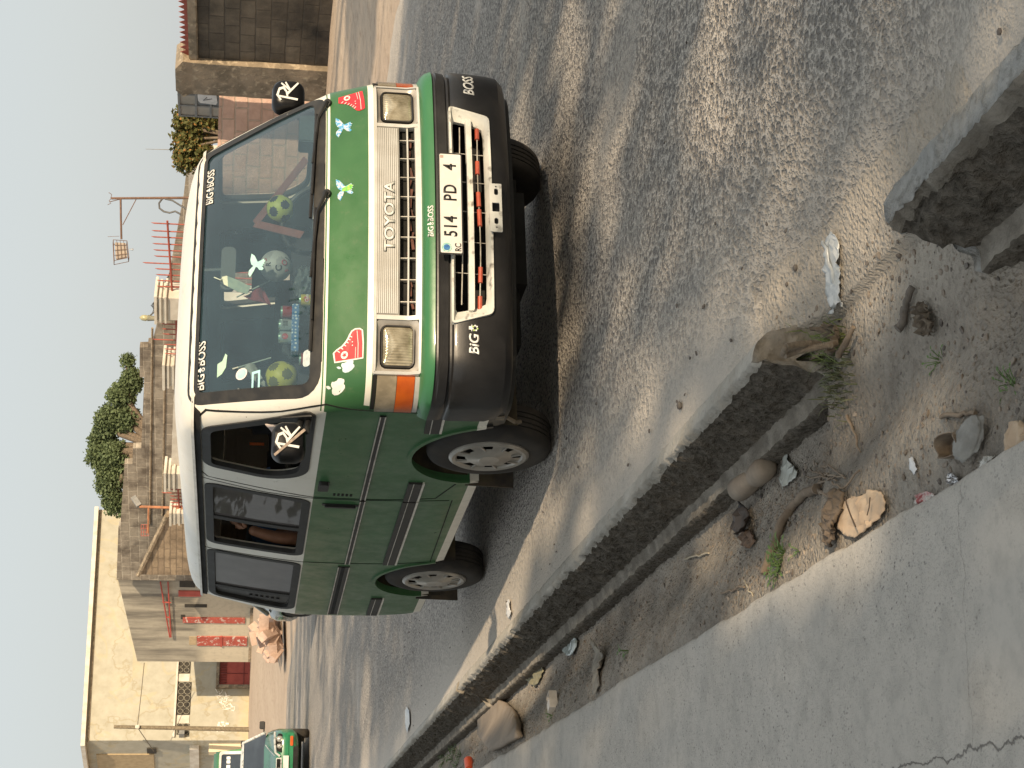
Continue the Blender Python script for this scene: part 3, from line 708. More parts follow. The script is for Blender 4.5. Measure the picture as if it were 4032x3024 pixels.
# ---- front panel between the lamps
FP = pm('silver_grille_paint', (.60, .60, .58), (.50, .49, .46), 7, .42, .15, bump=.05)
GYM = .0
def Fg(off): return lambda u, v: Vector((u, front_y(u, .85) - off + (.02 * sm((.79 - v) / .06) * -1 if v < .79 else 0), v))
m = MB()
GR = rpoly([(-.752, .742), (.752, .742), (.752, .957), (-.752, .957)], .006, 1, .05); m.ring(GR, inset(GR, .0115), Fg(.012), Fg(-.03))
for sx in (): m.prism(rpoly([(sx * .488, .745), (sx * .512, .745), (sx * .512, .95), (sx * .488, .95)][::sx], .003, 1, .05), Fg(.010), Fg(-.04))
m.build('grille', [FP], VAN, 40)
Fgk = lambda off: Fg(off)
strip('grille_panel', [(-.500, .894), (.500, .894)], .104, .006, .03, pm('groove_shade', (.27, .265, .25), (.20, .195, .18), 9, .6), Fgk)  # panel coloured darker to paint in the shade of the grooves between ribs
strip('grille_sill', [(-.50, .7565), (.50, .7565)], .023, .010, .03, FP, Fgk)
strip('grille_louvre', [(-.49, .8025), (.49, .8025)], .007, .004, .016, FP, Fgk)
for sx in (-1, 1): strip('grille_end', [(sx * .500, .748), (sx * .500, .95)], .020, .0105, .04, FP, Fgk)
m = MB()
for i in range(11):
    v = .850 + i * .0088; A_ = [(-.482 + .964 * t / 24, v) for t in range(25)]; m.add([Fg(.0095)(*q) for q in A_] + [Fg(.0095)(q[0], q[1] + .0056) for q in A_] + [Fg(.004)(*q) for q in A_] + [Fg(.004)(q[0], q[1] + .0056) for q in A_], [(a_ + t, a_ + t + 1, b_ + t + 1, b_ + t) for t in range(24) for a_, b_ in ((0, 25), (25, 75), (75, 50), (50, 0))])
m.build('grille_ribs', [FP], VAN, 40)
m = MB()
for i in range(-4, 5): m.prism([(i * .105 - .002, .768), (i * .105 + .002, .768), (i * .105 + .002, .842), (i * .105 - .002, .842)], Fg(-.004), Fg(-.02)); m.build('grille_bar', [SILVER], VAN); m = MB()
strip('grille_backing', [(-.775, .85), (.775, .85)], .20, -.045, .006, GAP, Fgk)
m = MB()
for i in range(16):
    x_ = -.42 + i * .055 + RS.uniform(-.01, .01); m.box((x_, front_y(x_, .85) + .02, .79 + RS.uniform(-.01, .012)), (.05, .012, .006 + .008 * RS.random()), Matrix.Rotation(RS.uniform(-.3, .3), 3, 'Y'))
m.build('radiator_pipes', [pm('rusty_pipe', (.12, .045, .03), (.05, .03, .025), 20, .8)], VAN)

# headlamps
LENS = NT('lamp_lens'); vv = LENS.sep(); fl = LENS.math('SINE', LENS.math('MULTIPLY', vv[0], 520)); 
n_ = LENS.noise(14, 4); LENSM = LENS.set(LENS.mix(LENS.ramp(n_, .3, .7), (.20, .17, .105), (.62, .57, .44)), .14, .45, LENS.bump(LENS.math('ADD', fl, n_), .35, .004), coat=1.0)
BEZ = pm('lamp_bezel', (.50, .48, .45), (.38, .355, .32), 9, .4, .2, bump=.04)
def headlamp(sx):
    x0, x1 = sx * .533, sx * .716
    if x0 > x1: x0, x1 = x1, x0
    out = rpoly([(min(sx * .511, sx * .742), .752), (max(sx * .511, sx * .742), .752), (max(sx * .511, sx * .742), .948), (min(sx * .511, sx * .742), .948)], .012, 3, .03)
    inn = rrect(x0 - .006, .768, x1 + .006, .926, .028, 8)
    # bezel as a dished surround, resampled to the same count
    n = 48
    def res(P):
        L = [0]
        for i in range(len(P)): a = P[i]; b = P[(i + 1) % len(P)]; L.append(L[-1] + math.hypot(a[0] - b[0], a[1] - b[1]))
        o = []
        cx = sum(p[0] for p in P) / len(P); cy = sum(p[1] for p in P) / len(P)
        for k_ in range(n):
            a_ = 2 * pi * k_ / n; dx, dy = cos(a_), sin(a_); best = None
            for i in range(len(P)):
                p = P[i]; q = P[(i + 1) % len(P)]; ex, ey = q[0] - p[0], q[1] - p[1]; det = dx * -ey + dy * ex
                if abs(det) < 1e-12: continue
                t = ((p[0] - CX) * -ey + (p[1] - CY) * ex) / det; s_ = (dx * (p[1] - CY) - dy * (p[0] - CX)) / det
                if t > 0 and -1e-6 <= s_ <= 1 + 1e-6 and (best is None or t < best): best = t
            o.append((CX + dx * (best or .05), CY + dy * (best or .05)))
        return o
    CX, CY = (x0 + x1) / 2, .847
    A = res(out); B = res(inn); Cc = res(inset(inn, .004))
    m = MB(); vs = [Fg(.004)(*p) for p in A] + [Fg(-.016)(*p) for p in B] + [Fg(-.035)(*p) for p in B]; fs = []
    for i in range(n): j = (i + 1) % n; fs += [(i, j, n + j, n + i), (n + i, n + j, 2 * n + j, 2 * n + i)]
    m.add(vs, fs); b = m.build('lamp_bezel', [BEZ], VAN, 35)
    m = MB(); vs = []; fs = []; K = 6
    for k_ in range(K + 1):
        t = k_ / K
        for p in Cc: q = (lerp(CX, p[0], cos(t * pi / 2) if t < 1 else 0), lerp(CY, p[1], cos(t * pi / 2) if t < 1 else 0)); v_ = Fg(-.016 + .024 * sin(t * pi / 2))(*q); vs.append(v_)
    fs = [(k_ * n + i, k_ * n + (i + 1) % n, (k_ + 1) * n + (i + 1) % n, (k_ + 1) * n + i) for k_ in range(K) for i in range(n)]
    m.add(vs, fs); h = m.build('headlight', [LENSM], VAN, 60)
    MB().ring(Cc, inset(Cc, .006), Fg(.0), Fg(-.03)).build('headlight_rim', [BLACK], h, 40)
headlamp(-1); headlamp(1)
# corner indicators: clear above, amber below
AMB = pm('amber_lens', (.55, .115, .015), (.42, .075, .012), 10, .2, bump=.1, bs=120, coat=1.0); CLR = pm('clear_lens', (.25, .215, .155), (.35, .30, .22), 16, .18, bump=.1, bs=120, coat=1.0)
def corner_pts(sx, v0, v1, x_in=.754, n=14):
    """strip that wraps the body's front corner from x_in to the side at y=.40"""
    P = []
    w = vw(.85)
    for i in range(n):
        t = i / (n - 1)
        if t < .55: x = lerp(x_in, w - .012, t / .55); y = front_y(x, .85)
        else: yy0 = front_y(w - .012, .85); y = lerp(yy0, .385, (t - .55) / .45); x = side_w(y, .85)
        P.append(Vector((sx * x, y, 0)))
    return P
def wrap(name, sx, v0, v1, mat, out=.012, **k2):
    P = corner_pts(sx, v0, v1, **k2); m = MB(); n = len(P); vs = []; N = []
    for i, p in enumerate(P):
        t = (P[min(n - 1, i + 1)] - P[max(0, i - 1)]).normalized(); nn = Vector((t.y, -t.x, 0)) * (1 if sx > 0 else -1); 
        if nn.x * sx < 0 and nn.y > 0: nn = -nn
        N.append(nn)
    for o_ in (out, -.01):
        for v in (v0, v1): vs += [p + N[i] * o_ + Vector((0, 0, v)) for i, p in enumerate(P)]
    fs = []
    for i in range(n - 1):
        for a, b in ((0, 1), (1, 3), (3, 2), (2, 0)): fs.append((a * n + i, a * n + i + 1, b * n + i + 1, b * n + i))
    fs += [(0, n, 3 * n, 2 * n), (n - 1, 2 * n - 1, 4 * n - 1, 3 * n - 1)]
    return m.add(vs, fs).build(name, [mat], VAN, 40)
for sx in (-1, 1):
    i_ = wrap('indicator', sx, .766, .846, AMB); wrap('side_light', sx, .848, .936, CLR)
    wrap('indicator_surround', sx, .742, .764, FP, .010); wrap('indicator_surround', sx, .938, .956, GAP, .003)

# ---- bumper
BZ = [(.325, .09), (.34, .045), (.37, .018), (.42, .006), (.50, -.002), (.585, -.004), (.605, .004), (.612, .020), (.622, .022), (.630, .006), (.668, .002), (.674, .010), (.682, .012), (.690, .0), (.715, .006), (.732, .022), (.742, .055), (.745, .10)]
def by(x, z): 
    w = .872; x = min(abs(x), w - 1e-4); r = .17; y = interp(BZ, z) + .10 * (x / w) ** 2
    if x > w - r: a = math.asin(min(1, (x - w + r) / r)); y += .21 * (1 - cos(a))
    return y
def Fb(off): return lambda u, v: Vector((u, by(u, v) - off, v))
def bump_out(z, ins=0):
    w = .872 - ins - interp([(.32, .03), (.37, .004), (.6, 0), (.612, .010), (.625, .010), (.635, 0), (.70, 0), (.745, .03)], z); P = []; r = .17
    for i in range(15): x = (w - r) * i / 14; P.append((x, interp(BZ, z) + ins + .10 * (x / w) ** 2))
    for j in range(1, 11): a = pi / 2 * j / 10; x = w - r + r * sin(a); P.append((x, interp(BZ, z) + ins + .10 * (x / w) ** 2 + .21 * (1 - cos(a))))
    P.append((w - .004, max(P[-1][1] + .005, .455 if z > .4 else .455 - (.4 - z) * 1.4)))
    return [(-x, y, z) for x, y in P[1:]][::-1] + [(x, y, z) for x, y in P]
def bumper():
    zs = [a for a, b in BZ]; out = [bump_out(z) for z in zs]; inn = [bump_out(min(.735, max(.335, z)), .03) for z in zs]; n = len(out[0]); K = len(zs)
    V = [p for r in out for p in r] + [p for r in inn for p in r]; Fc = []
    o_ = K * n
    for j in range(K - 1):
        for i in range(n - 1): Fc += [(j * n + i, j * n + i + 1, (j + 1) * n + i + 1, (j + 1) * n + i), (o_ + j * n + i, o_ + (j + 1) * n + i, o_ + (j + 1) * n + i + 1, o_ + j * n + i + 1)]
        for i in (0, n - 1): Fc.append((j * n + i, (j + 1) * n + i, o_ + (j + 1) * n + i, o_ + j * n + i))
    for i in range(n - 1):
        Fc.append((i, i + 1, o_ + i + 1, o_ + i)); Fc.append(((K - 1) * n + i, (K - 1) * n + i + 1, o_ + (K - 1) * n + i + 1, o_ + (K - 1) * n + i))
    m = MB(); m.add(V, Fc); return mk(m)
k = NT('bumper_plastic'); x, y, z = k.sep(); n = k.noise(4, 6, .6); n2 = k.noise(30, 5, .6)
lip = k.math('GREATER_THAN', z, k.math('ADD', .6855, k.math('MULTIPLY', n2, .004)))
c = k.mix(k.ramp(n, .35, .68), (.012, .012, .013), (.024, .024, .025)); c = k.mix(k.ramp(n2, .6, .75, 0, .15), c, (.06, .055, .05)); c = k.mix(lip, c, (.035, .155, .06))
BUMP = k.set(c, k.ramp(n, .3, .7, .30, .5), 0, k.bump(n2, .06, .01), coat=.12)
GO = rpoly([(-.505, .432), (.505, .432), (.558, .612), (-.558, .612)], [.02, .02, .015, .015], 3, .05)
m = MB(); m.prism(GO, lambda u, v: Vector((u, -.3, v)), lambda u, v: Vector((u, .4, v)))
me = boolean(bumper(), [mk(m)], [BUMP]); finish_smooth(me, 30); BUMPER = link('bumper', me, VAN)
WPL = pm('chipped_white_paint', (.66, .67, .63), (.55, .56, .52), 10, .5, bump=.08, c3=(.18, .17, .15), sc3=17)
GI = rpoly([(-.462, .452), (.462, .452), (.500, .596), (-.500, .596)], [.03, .03, .02, .02], 3, .05)
def pair(P, Q, n=72, c_=(0, .52)):
    def hit(P, a_):
        dx, dy = cos(a_), sin(a_); best = 1e9
        for i in range(len(P)):
            p = P[i]; q = P[(i + 1) % len(P)]; ex, ey = q[0] - p[0], q[1] - p[1]; det = dx * -ey + dy * ex
            if abs(det) < 1e-12: continue
            t = ((p[0] - c_[0]) * -ey + (p[1] - c_[1]) * ex) / det; s_ = (dx * (p[1] - c_[1]) - dy * (p[0] - c_[0])) / det
            if t > 0 and -1e-6 <= s_ <= 1 + 1e-6: best = min(best, t)
        return (c_[0] + dx * best, c_[1] + dy * best)
    an = [math.atan2(p[1] - c_[1], p[0] - c_[0]) for p in P]
    return [hit(P, a) for a in an], [hit(Q, a) for a in an]
A, B = pair(inset(GO, -.006), GI); n = len(A)
m = MB(); fo = lambda o_: (lambda u, v: Vector((u, by(u, .55) - o_, v)))
vs = [fo(.010)(*p) for p in A] + [fo(.010)(*p) for p in inset(A, .010)] + [fo(-.030)(*p) for p in B] + [fo(-.05)(*p) for p in B] + [fo(-.02)(*p) for p in A]; fs = []
for i in range(n):
    j = (i + 1) % n
    for a in (0, 1, 2): fs.append((a * n + i, a * n + j, (a + 1) * n + j, (a + 1) * n + i))
    fs.append((i, j, 4 * n + j, 4 * n + i))
m.add(vs, fs)
m.prism(rpoly([(-.495, .513), (.495, .513), (.499, .539), (-.499, .539)], .006, 2, .05), fo(.004), fo(-.03))
BG = m.build('bumper_grille', [WPL], BUMPER, 35)
m = MB()
for v in (.483, .566): m.tube([(u, by(u, .55) + .028, v + .003 * sin(u * 9)) for u in [-.46 + .92 * i / 16 for i in range(17)]], .0028, 6)
for u in (-.31, -.155, .0, .155, .31): m.tube([(u, by(u, .55) + .034, .45), (u + .006, by(u, .55) + .034, .60)], .0018, 5)
m.build('grille_wire', [SILVER], BUMPER, 50)
RT = pm('red_tube', (.42, .085, .045), (.34, .06, .035), 20, .5)
for u, L in ((-.455, .075), (-.315, .075), (-.03, .085), (.065, .075), (.235, .07), (.425, .06)):
    m = MB(); m.tube([(u - L / 2, by(u - L / 2, .55) + .028, .483 + .003 * sin((u - L / 2) * 9)), (u + L / 2, by(u + L / 2, .55) + .028, .483 + .003 * sin((u + L / 2) * 9))], .0105, 10); m.build('red_tube', [RT], BUMPER, 50)
m = MB(); m.box((0, .26, .50), (1.25, .02, .36)); m.build('radiator', [GAP], VAN)
# number-plate bracket
BK = rrect(-.127, .386, .121, .443, .004, 2); m = MB(); m.prism(BK, fo(.034), fo(.028)); me = mk(m); cc = []
for h in (rrect(-.024, .397, .022, .432, .004, 2), rrect(-.088, .404, -.056, .423, .009, 4), rrect(.062, .402, .096, .421, .009, 4), rrect(-.108, .408, -.100, .416, .003, 3), rrect(.102, .408, .110, .416, .003, 3)):
    m = MB(); m.prism(h, fo(.1), fo(-.05)); cc.append(mk(m))
me = boolean(me, cc, [WPL]); link('plate_bracket', me, BUMPER)
# licence plate
PLATE = pm('plate_white', (.70, .70, .67), (.62, .61, .58), 9, .4, bump=.03)
m = MB(); PY = -.045
m.prism(rrect(-.257, .569, .263, .679, .006, 3), lambda u, v: Vector((u, PY + .004, v)), lambda u, v: Vector((u, PY, v)))
PL = m.build('licence_plate', [PLATE], VAN, 40)
MB().ring(rrect(-.257, .569, .263, .679, .006, 3), rrect(-.251, .575, .257, .673, .006, 3), lambda u, v: Vector((u, PY - .001, v)), lambda u, v: Vector((u, PY + .003, v))).build('plate_rim', [BLACK], PL)

# ---- text and stickers
def text(s_, mapf, u0, v0, size, mat, name='lettering', parent=VAN, th=.0008, bold=0.0, shear=0.0, sx=1.0, spacing=1.0, ang=0, align='LEFT', off=.0012):
    cu = bpy.data.curves.new('t', 'FONT'); cu.body = s_; cu.size = 1; cu.offset = bold; cu.shear = shear; cu.space_character = spacing; cu.align_x = align; cu.resolution_u = 4
    o = link('t', cu); C.view_layer.update(); dg = C.evaluated_depsgraph_get(); me = bpy.data.meshes.new_from_object(o.evaluated_get(dg)); bpy.data.objects.remove(o)
    bm = bmesh.new(); bm.from_mesh(me); bmesh.ops.remove_doubles(bm, verts=bm.verts, dist=1e-5)
    r = bmesh.ops.extrude_face_region(bm, geom=bm.faces[:]); top = set(g for g in r['geom'] if isinstance(g, bmesh.types.BMVert))
    f1 = mapf(off + th); f0 = mapf(off - .0008); ca, sa = cos(ang), sin(ang)
    for v in bm.verts:
        a, b = v.co.x * size * sx, v.co.y * size; v.co = (f1 if v in top else f0)(u0 + a * ca - b * sa, v0 + a * sa + b * ca)
    bmesh.ops.recalc_face_normals(bm, faces=bm.faces)
    bm.to_mesh(me); bm.free(); me.materials.clear(); me.materials.append(mat); me.name = name
    return link(name, me, parent)
def decal(name, poly, mapf, mat, off=.001, parent=VAN, th=.0008):
    return MB().prism(poly, mapf(off + th), mapf(off - .001)).build(name, [mat], parent)
BLK = pm('black_ink', (.01, .01, .01), None, 5, .5, bump=0)
pf = lambda o_: (lambda u, v: Vector((u, PY - o_, v)))
text('514', pf, -.170, .598, .084, BLK, 'plate_number', PL, bold=.016, sx=.78, spacing=1.12); text('PD', pf, .012, .598, .084, BLK, 'plate_letters', PL, bold=.016, sx=.78, spacing=1.12)
text('4', pf, .172, .598, .084, BLK, 'plate_number', PL, bold=.012, sx=.82)
text('RC', pf, -.243, .580, .040, BLK, 'plate_letters', PL, bold=.012, sx=.8)
EMB = pm('plate_emblem_blue', (.06, .22, .45), (.03, .10, .30), 60, .4); EMB2 = pm('plate_emblem_green', (.25, .48, .42), (.55, .65, .6), 90, .4)
circ = lambda cx, cy, r, n=20: [(cx + r * cos(2 * pi * i / n), cy + r * sin(2 * pi * i / n)) for i in range(n)]
decal('plate_emblem', circ(-.224, .645, .024), pf, EMB2, .0006, PL); decal('plate_emblem', circ(-.224, .645, .015), pf, EMB, .0016, PL)
decal('plate_tag', rrect(.236, .655, .250, .670, .001, 1), pf, pm('tag', (.45, .33, .28), None, 5, .6), .0008, PL)
BW = WHITEST
def bigboss(mapf, u0, v0, s, ang=0, dark=True, parent=VAN, gap=.0):
    if dark: text('BiG', mapf, u0, v0, s, GLOSSBLACK, 'lettering_outline', parent, bold=.062, shear=.05, ang=ang, off=.0008, sx=1.0)
    text('BiG', mapf, u0, v0, s, BW, 'lettering', parent, bold=.018, shear=.05, ang=ang, off=.0022)
    ca, sa = cos(ang), sin(ang); w = s * 1.66
    # small hat over a flower between the words
    hat = [(-.5, .34), (.5, .34), (.5, .42), (.28, .44), (.24, .74), (-.24, .74), (-.28, .44), (-.5, .42)]
    P = [(u0 + (w + s * .22 * 1.0 + a * s * .42) * ca - (b * s) * sa, v0 + (w + s * .22 + a * s * .42) * sa + (b * s) * ca) for a, b in hat]
    decal('hat_sticker', P, mapf, BW, .0015, parent)
    for q in range(6):
        a = 2 * pi * q / 6; uu = w + s * .22 + .13 * s * cos(a); vv = .14 * s + .13 * s * sin(a)
        decal('flower_sticker', circ(u0 + uu * ca - vv * sa, v0 + uu * sa + vv * ca, s * .055, 8), mapf, BW, .0015, parent)
    u1 = u0 + (w + s * .50) * ca; v1 = v0 + (w + s * .50) * sa
    if dark: text('BOSS', mapf, u1, v1, s, GLOSSBLACK, 'lettering_outline', parent, bold=.062, shear=.05, ang=ang, off=.0008)
    text('BOSS', mapf, u1, v1, s, BW, 'lettering', parent, bold=.018, shear=.05, ang=ang, off=.0022)
Fw = lambda o_: Ff(o_ - .003)
bigboss(Fw, -.635, 1.712, .052, .0, True)
bigboss(Fw, .325, 1.708, .050, .0, True)
bigboss(Fb, -.150, .698, .036, 0, False, BUMPER)
text('BiG', Fb, -.700, .495, .062, BW, 'lettering', BUMPER, bold=.02, shear=.15)
hat = [(-.5, 0), (.5, 0), (.5, .1), (.28, .12), (.24, .5), (-.24, .5), (-.28, .12), (-.5, .1)]
decal('hat_sticker', [(-.578 + a * .03, .525 + b * .03) for a, b in hat], Fb, BW, .0015, BUMPER)
FLY = pm('flower_green', (.5, .7, .25), None, 5, .5)
for q in range(7): decal('flower_sticker', circ(-.578 + .011 * cos(q * .9), .512 + .011 * sin(q * .9), .0042, 8), Fb, FLY if q % 2 else BW, .0015, BUMPER)
text('BOSS', Fb, .640, .490, .072, BW, 'lettering', BUMPER, bold=.02, shear=.25, sx=.78)
# chrome name across the grille
text('TOYOTA', Fg, -.185, .868, .066, pm('letter_edge', (.12, .12, .11), None, 5, .5), 'name_letters', VAN, bold=.055, spacing=1.05, sx=1.28, off=.0085, th=.003)
text('TOYOTA', Fg, -.185, .868, .066, pm('name_white', (.76, .76, .73), None, 9, .4), 'name_letters', VAN, bold=.018, spacing=1.05, sx=1.28, off=.012, th=.003)

RED = pm('sticker_red', (.62, .035, .045), (.55, .03, .04), 12, .35, bump=0); STW = pm('sticker_white', (.78, .76, .72), None, 9, .4, bump=0)
SHOE = [(0, 0), (.02, .62), (.03, 1.0), (.34, 1.04), (.42, .92), (.50, .74), (.62, .60), (.74, .50), (.86, .44), (.97, .36), (1.02, .24), (1.0, .08), (.94, .0), (.5, -.02)]
def shoe(u0, v0, s, flip=1, ang=0, parent=VAN):
    ca, sa = cos(ang), sin(ang)
    T = lambda P, k=1.0: [(u0 + flip * ((a * ca - b * sa * 0.9) * s), v0 + (a * sa + b * ca * .9) * s) for a, b in P]
    root = decal('shoe_sticker', inset(T(SHOE), -.005 * flip * (1 if inset else 1)), Ff, STW, .0008, parent)
    def fix(P): return P if flip > 0 else P[::-1]
    decal('shoe_print', inset(fix(T(SHOE)), .002), Ff, RED, .0020, root)
    decal('shoe_star_disc', T(circ(.20, .66, .13, 20)), Ff, STW, .0034, root)
    st = [(.20 + (.10 if i % 2 == 0 else .042) * sin(2 * pi * i / 10), .66 + (.10 if i % 2 == 0 else .042) * cos(2 * pi * i / 10)) for i in range(10)]
    decal('shoe_star', T(st), Ff, RED, .0046, root)
    m = MB()
    for i in range(6):
        t = i / 5; cx, cy = lerp(.36, .80, t), lerp(.92, .46, t) - .05 * sin(t * pi)
        m.prism(T([(cx - .05, cy - .085), (cx + .015, cy - .0), (cx + .035, cy - .02), (cx - .03, cy - .105)]), Ff(.0044), Ff(.0026))
    m.prism(T([(.02, .16), (.5, .14), (.96, .17), (.96, .19), (.5, .16), (.02, .18)]), Ff(.0044), Ff(.0026))
    m.prism(T([(.02, .26), (.4, .235), (.4, .25), (.02, .275)]), Ff(.0044), Ff(.0026))
    for cx in (.48, .60): m.prism(T(circ(cx, .36, .022, 8)), Ff(.0044), Ff(.0026))
    m.build('shoe_lines', [STW], root)
shoe(-.672, 1.002, .132, 1, .04)
shoe(.742, 1.008, .128, -1, -.10)
k = NT('holo_sticker'); n = k.noise(40, 3); v_ = k.vor(90); cr = k.n('ShaderNodeValToRGB'); E_ = cr.color_ramp; E_.elements[0].color = (.05, .22, .55, 1); E_.elements[1].color = (.35, .75, .70, 1)
for p_, c_ in ((.45, (.10, .42, .70, 1)), (.56, (.45, .62, .80, 1)), (.64, (.75, .70, .75, 1))): e_ = E_.elements.new(p_); e_.color = c_
k.l(k.math('ADD', k.math('MULTIPLY', n, .7), k.math('MULTIPLY', v_.outputs[0], .35)), cr.inputs[0]); HOLO = k.set(cr.outputs[0], .3, .3)
HOLO2 = pm('holo_green', (.12, .60, .10), (.45, .75, .12), 70, .3, bump=0)
BIRD = [(-1.0, .42), (-.75, .62), (-.45, .66), (-.22, .50), (-.10, .40), (.05, .62), (.42, .80), (.95, .86), (.75, .55), (.42, .30), (.20, .15), (.30, -.08), (.42, -.30), (.28, -.36), (.22, -.48), (.10, -.36), (.02, -.46), (-.05, -.32), (-.16, -.40), (-.18, -.26), (-.30, -.42), (-.42, -.50), (-.52, -.40), (-.46, -.16), (-.26, .02), (-.20, .18), (-.5, .24)]
def bird(u0, v0, s, ang=0, body=None, mapf=Ff, mat=None):
    ca, sa = cos(ang), sin(ang); T = lambda P: [(u0 + (a * ca - b * sa) * s, v0 + (a * sa + b * ca) * s) for a, b in P]
    r = decal('bird_sticker', T(BIRD), mapf, mat or HOLO)
    if body: decal('bird_body', T([(-.2, .36), (.06, .34), (.16, .1), (.34, -.26), (.22, -.42), (-.1, -.34), (-.22, -.1), (-.22, .15)]), mapf, HOLO2, .0022, parent=r)
bird(.530, 1.088, .062, -.12); bird(.168, 1.082, .062, -.05, True)
APPLE = [(0, .30), (.12, .36), (.28, .37), (.42, .28), (.36, .10), (.38, -.10), (.50, -.24), (.42, -.46), (.28, -.66), (.14, -.66), (0, -.58), (-.14, -.66), (-.30, -.64), (-.46, -.40), (-.54, -.08), (-.48, .20), (-.32, .36), (-.14, .36)]
def apple(u0, v0, s, ang=0, mapf=Ff, mat=BW):
    ca, sa = cos(ang), sin(ang); T = lambda P: [(u0 + (a * ca - b * sa) * s, v0 + (a * sa + b * ca) * s) for a, b in P]
    r = decal('fruit_sticker', T(APPLE), mapf, mat); decal('fruit_leaf', T([(.0, .42), (.02, .60), (.14, .72), (.28, .76), (.26, .60), (.14, .46)]), mapf, mat, parent=r)
PALE = pm('pale_blue_vinyl', (.55, .68, .72), None, 9, .4)
apple(-.700, 1.072, .052, .25, Ff, PALE); apple(-.775, 1.112, .056, .2)
# on the windscreen
TEAL = pm('pale_teal_vinyl', (.42, .66, .62), (.35, .6, .58), 20, .4)
p_ = onY(700 + 600 / 2.37, 900 + 420 / 2.37, .42); bird(-.105, 1.475, .060, -.25, None, Fw, TEAL)
decal('shoe_sticker', [(-.595 + a * .10, 1.652 + b * .045) for a, b in [(0, 0), (.1, -.5), (.35, -.9), (.9, -1), (1.0, -.8), (.7, -.5), (.62, 0)]], Fw, pm('mint_vinyl', (.45, .66, .52), None, 9, .4))
MB().ring(rrect(-.712, 1.452, -.618, 1.490, .002, 1), rrect(-.700, 1.461, -.630, 1.481, .002, 1), Fw(.002), Fw(-.0005)).build('paper_sticker', [pm('sky_vinyl', (.42, .72, .76), None, 9, .4)], VAN)
decal('round_sticker', circ(-.612, 1.538, .026), Fw, STW); decal('round_sticker', circ(-.612, 1.538, .020), Fw, TEAL, .0024)
decal('torn_sticker', [(-.70 + .024 * cos(a) * (1 + .3 * sin(5 * a)), 1.545 + .02 * sin(a) * (1 + .25 * sin(4 * a + 1))) for a in [2 * pi * i / 24 for i in range(24)]], Fw, pm('grey_residue', (.16, .19, .19), None, 30, .8))
decal('inspection_sticker', rrect(-.66, 1.228, -.585, 1.262, .015, 3), Fw, pm('pale_paper', (.50, .56, .56), (.35, .42, .44), 50, .6))
for a_, b_ in ((.05, .22), (-.56, -.40)): decal('paper_strip', rrect(a_, 1.226, a_ + .17, 1.236, .001, 1), Fw, pm('paper_strip', (.62, .72, .74), None, 9, .5))

# ---- mirrors
def door_mirror(sx, cx, cy, cz, wx, hz):
    m = MB(); P = []
    pr = [(1.0, .0), (1.0, .35), (.94, .7), (.80, .92), (.55, 1.0)]
    vs = []; fs = []; O = rrect(-wx / 2, -hz / 2, wx / 2, hz / 2, .055, 7); n = len(O)
    for s_, t in pr: vs += [(cx + u * s_, cy + .055 - t * .085, cz + v * s_) for u, v in O]
    for j in range(len(pr) - 1):
        for i in range(n): fs.append((j * n + i, j * n + (i + 1) % n, (j + 1) * n + (i + 1) % n, (j + 1) * n + i))
    fs.append(tuple((len(pr) - 1) * n + i for i in range(n))); fs.append(tuple(range(n))[::-1])
    m.add(vs, fs); o = m.build('mirror', [GLOSSBLACK], VAN, 40)
    m = MB(); ax = sx * (side_w(.62, 1.27) - .01)
    m.tube([(ax, .64, cz - .06), (cx - sx * wx * .35, cy + .03, cz - .04)], .018, 8); m.tube([(ax, .60, 1.22), (cx - sx * wx * .3, cy + .03, cz - .08)], .013, 8)
    m.prism(rpoly([(.50, 1.205), (.72, 1.205), (.60, 1.36)], .02, 3), Fs(.012, sx), Fs(-.01, sx)); m.build('mirror_arm', [BLACK], o, 40)
    # brushed R
    yy = cy + .055 - .088; mf = lambda o_: (lambda u, v: Vector((cx + u, yy - o_, cz + v)))
    R_ = [[(-.045, -.045), (-.030, .050), (-.020, .050), (-.034, -.047)], [(-.050, .040), (-.02, .062), (.02, .050), (.03, .025), (.0, .005), (-.025, .002), (-.024, .010), (.0, .015), (.016, .028), (.008, .044), (-.02, .050), (-.045, .034)], [(-.022, .008), (.050, -.050), (.056, -.044), (-.008, .012)], [(.004, -.004), (.052, .020), (.056, .014), (.012, -.012)], [(.0, -.010), (.044, .040), (.050, .036), (.008, -.016)]]
    m = MB()
    for i, P in enumerate(R_): m.prism([(a * 1.05, b) for a, b in P], mf(.0016 + i * .0003), mf(-.002 + i * .0001))
    m.build('brushed_letter', [WHITEST], o); return o, mf
mc = onY(1137, 1735, .44)
o1, mf = door_mirror(-1, mc.x, .44, mc.z, .185, .155)
m = MB(); m.prism([(-.095, -.062), (-.090, -.052), (.052, .048), (.060, .040)], mf(.0045), mf(.002)); 
m = MB(); m.prism([(-.088, .060), (-.078, .066), (.048, -.066), (.038, -.074)], mf(.0035), mf(-.001)); m.build('tape_strip', [pm('pinkish_tape', (.38, .30, .24), (.25, .2, .17), 60, .7)], o1)
mc = onY(1136, 376, .62)
door_mirror(1, mc.x, .62, mc.z, .175, .165)
# cloth on the door sill behind the mirror
m = MB(); q0 = onX(1040, 1690, -.80)
vs = []; fs = []
for i in range(9):
    for j in range(7): u, v = i / 8, j / 6; vs.append((-.80 + .03 * fbm(u * 3, v * 3) - .02, .70 + .36 * u, 1.22 + .20 * v * (1 - .55 * u) + .012 * fbm(u * 5, v * 4, 3)))
for i in range(8):
    for j in range(6): a = i * 7 + j; fs.append((a, a + 1, a + 8, a + 7))
m.add(vs, fs); cl = m.build('cloth', [pm('pale_pink_cloth', (.55, .47, .43), (.42, .36, .34), 15, .9)], None, 60); md = cl.modifiers.new('s', 'SOLIDIFY'); md.thickness = .004
tag(cl, 'pale pink cloth hanging over the front door sill behind the black mirror', 'cloth')

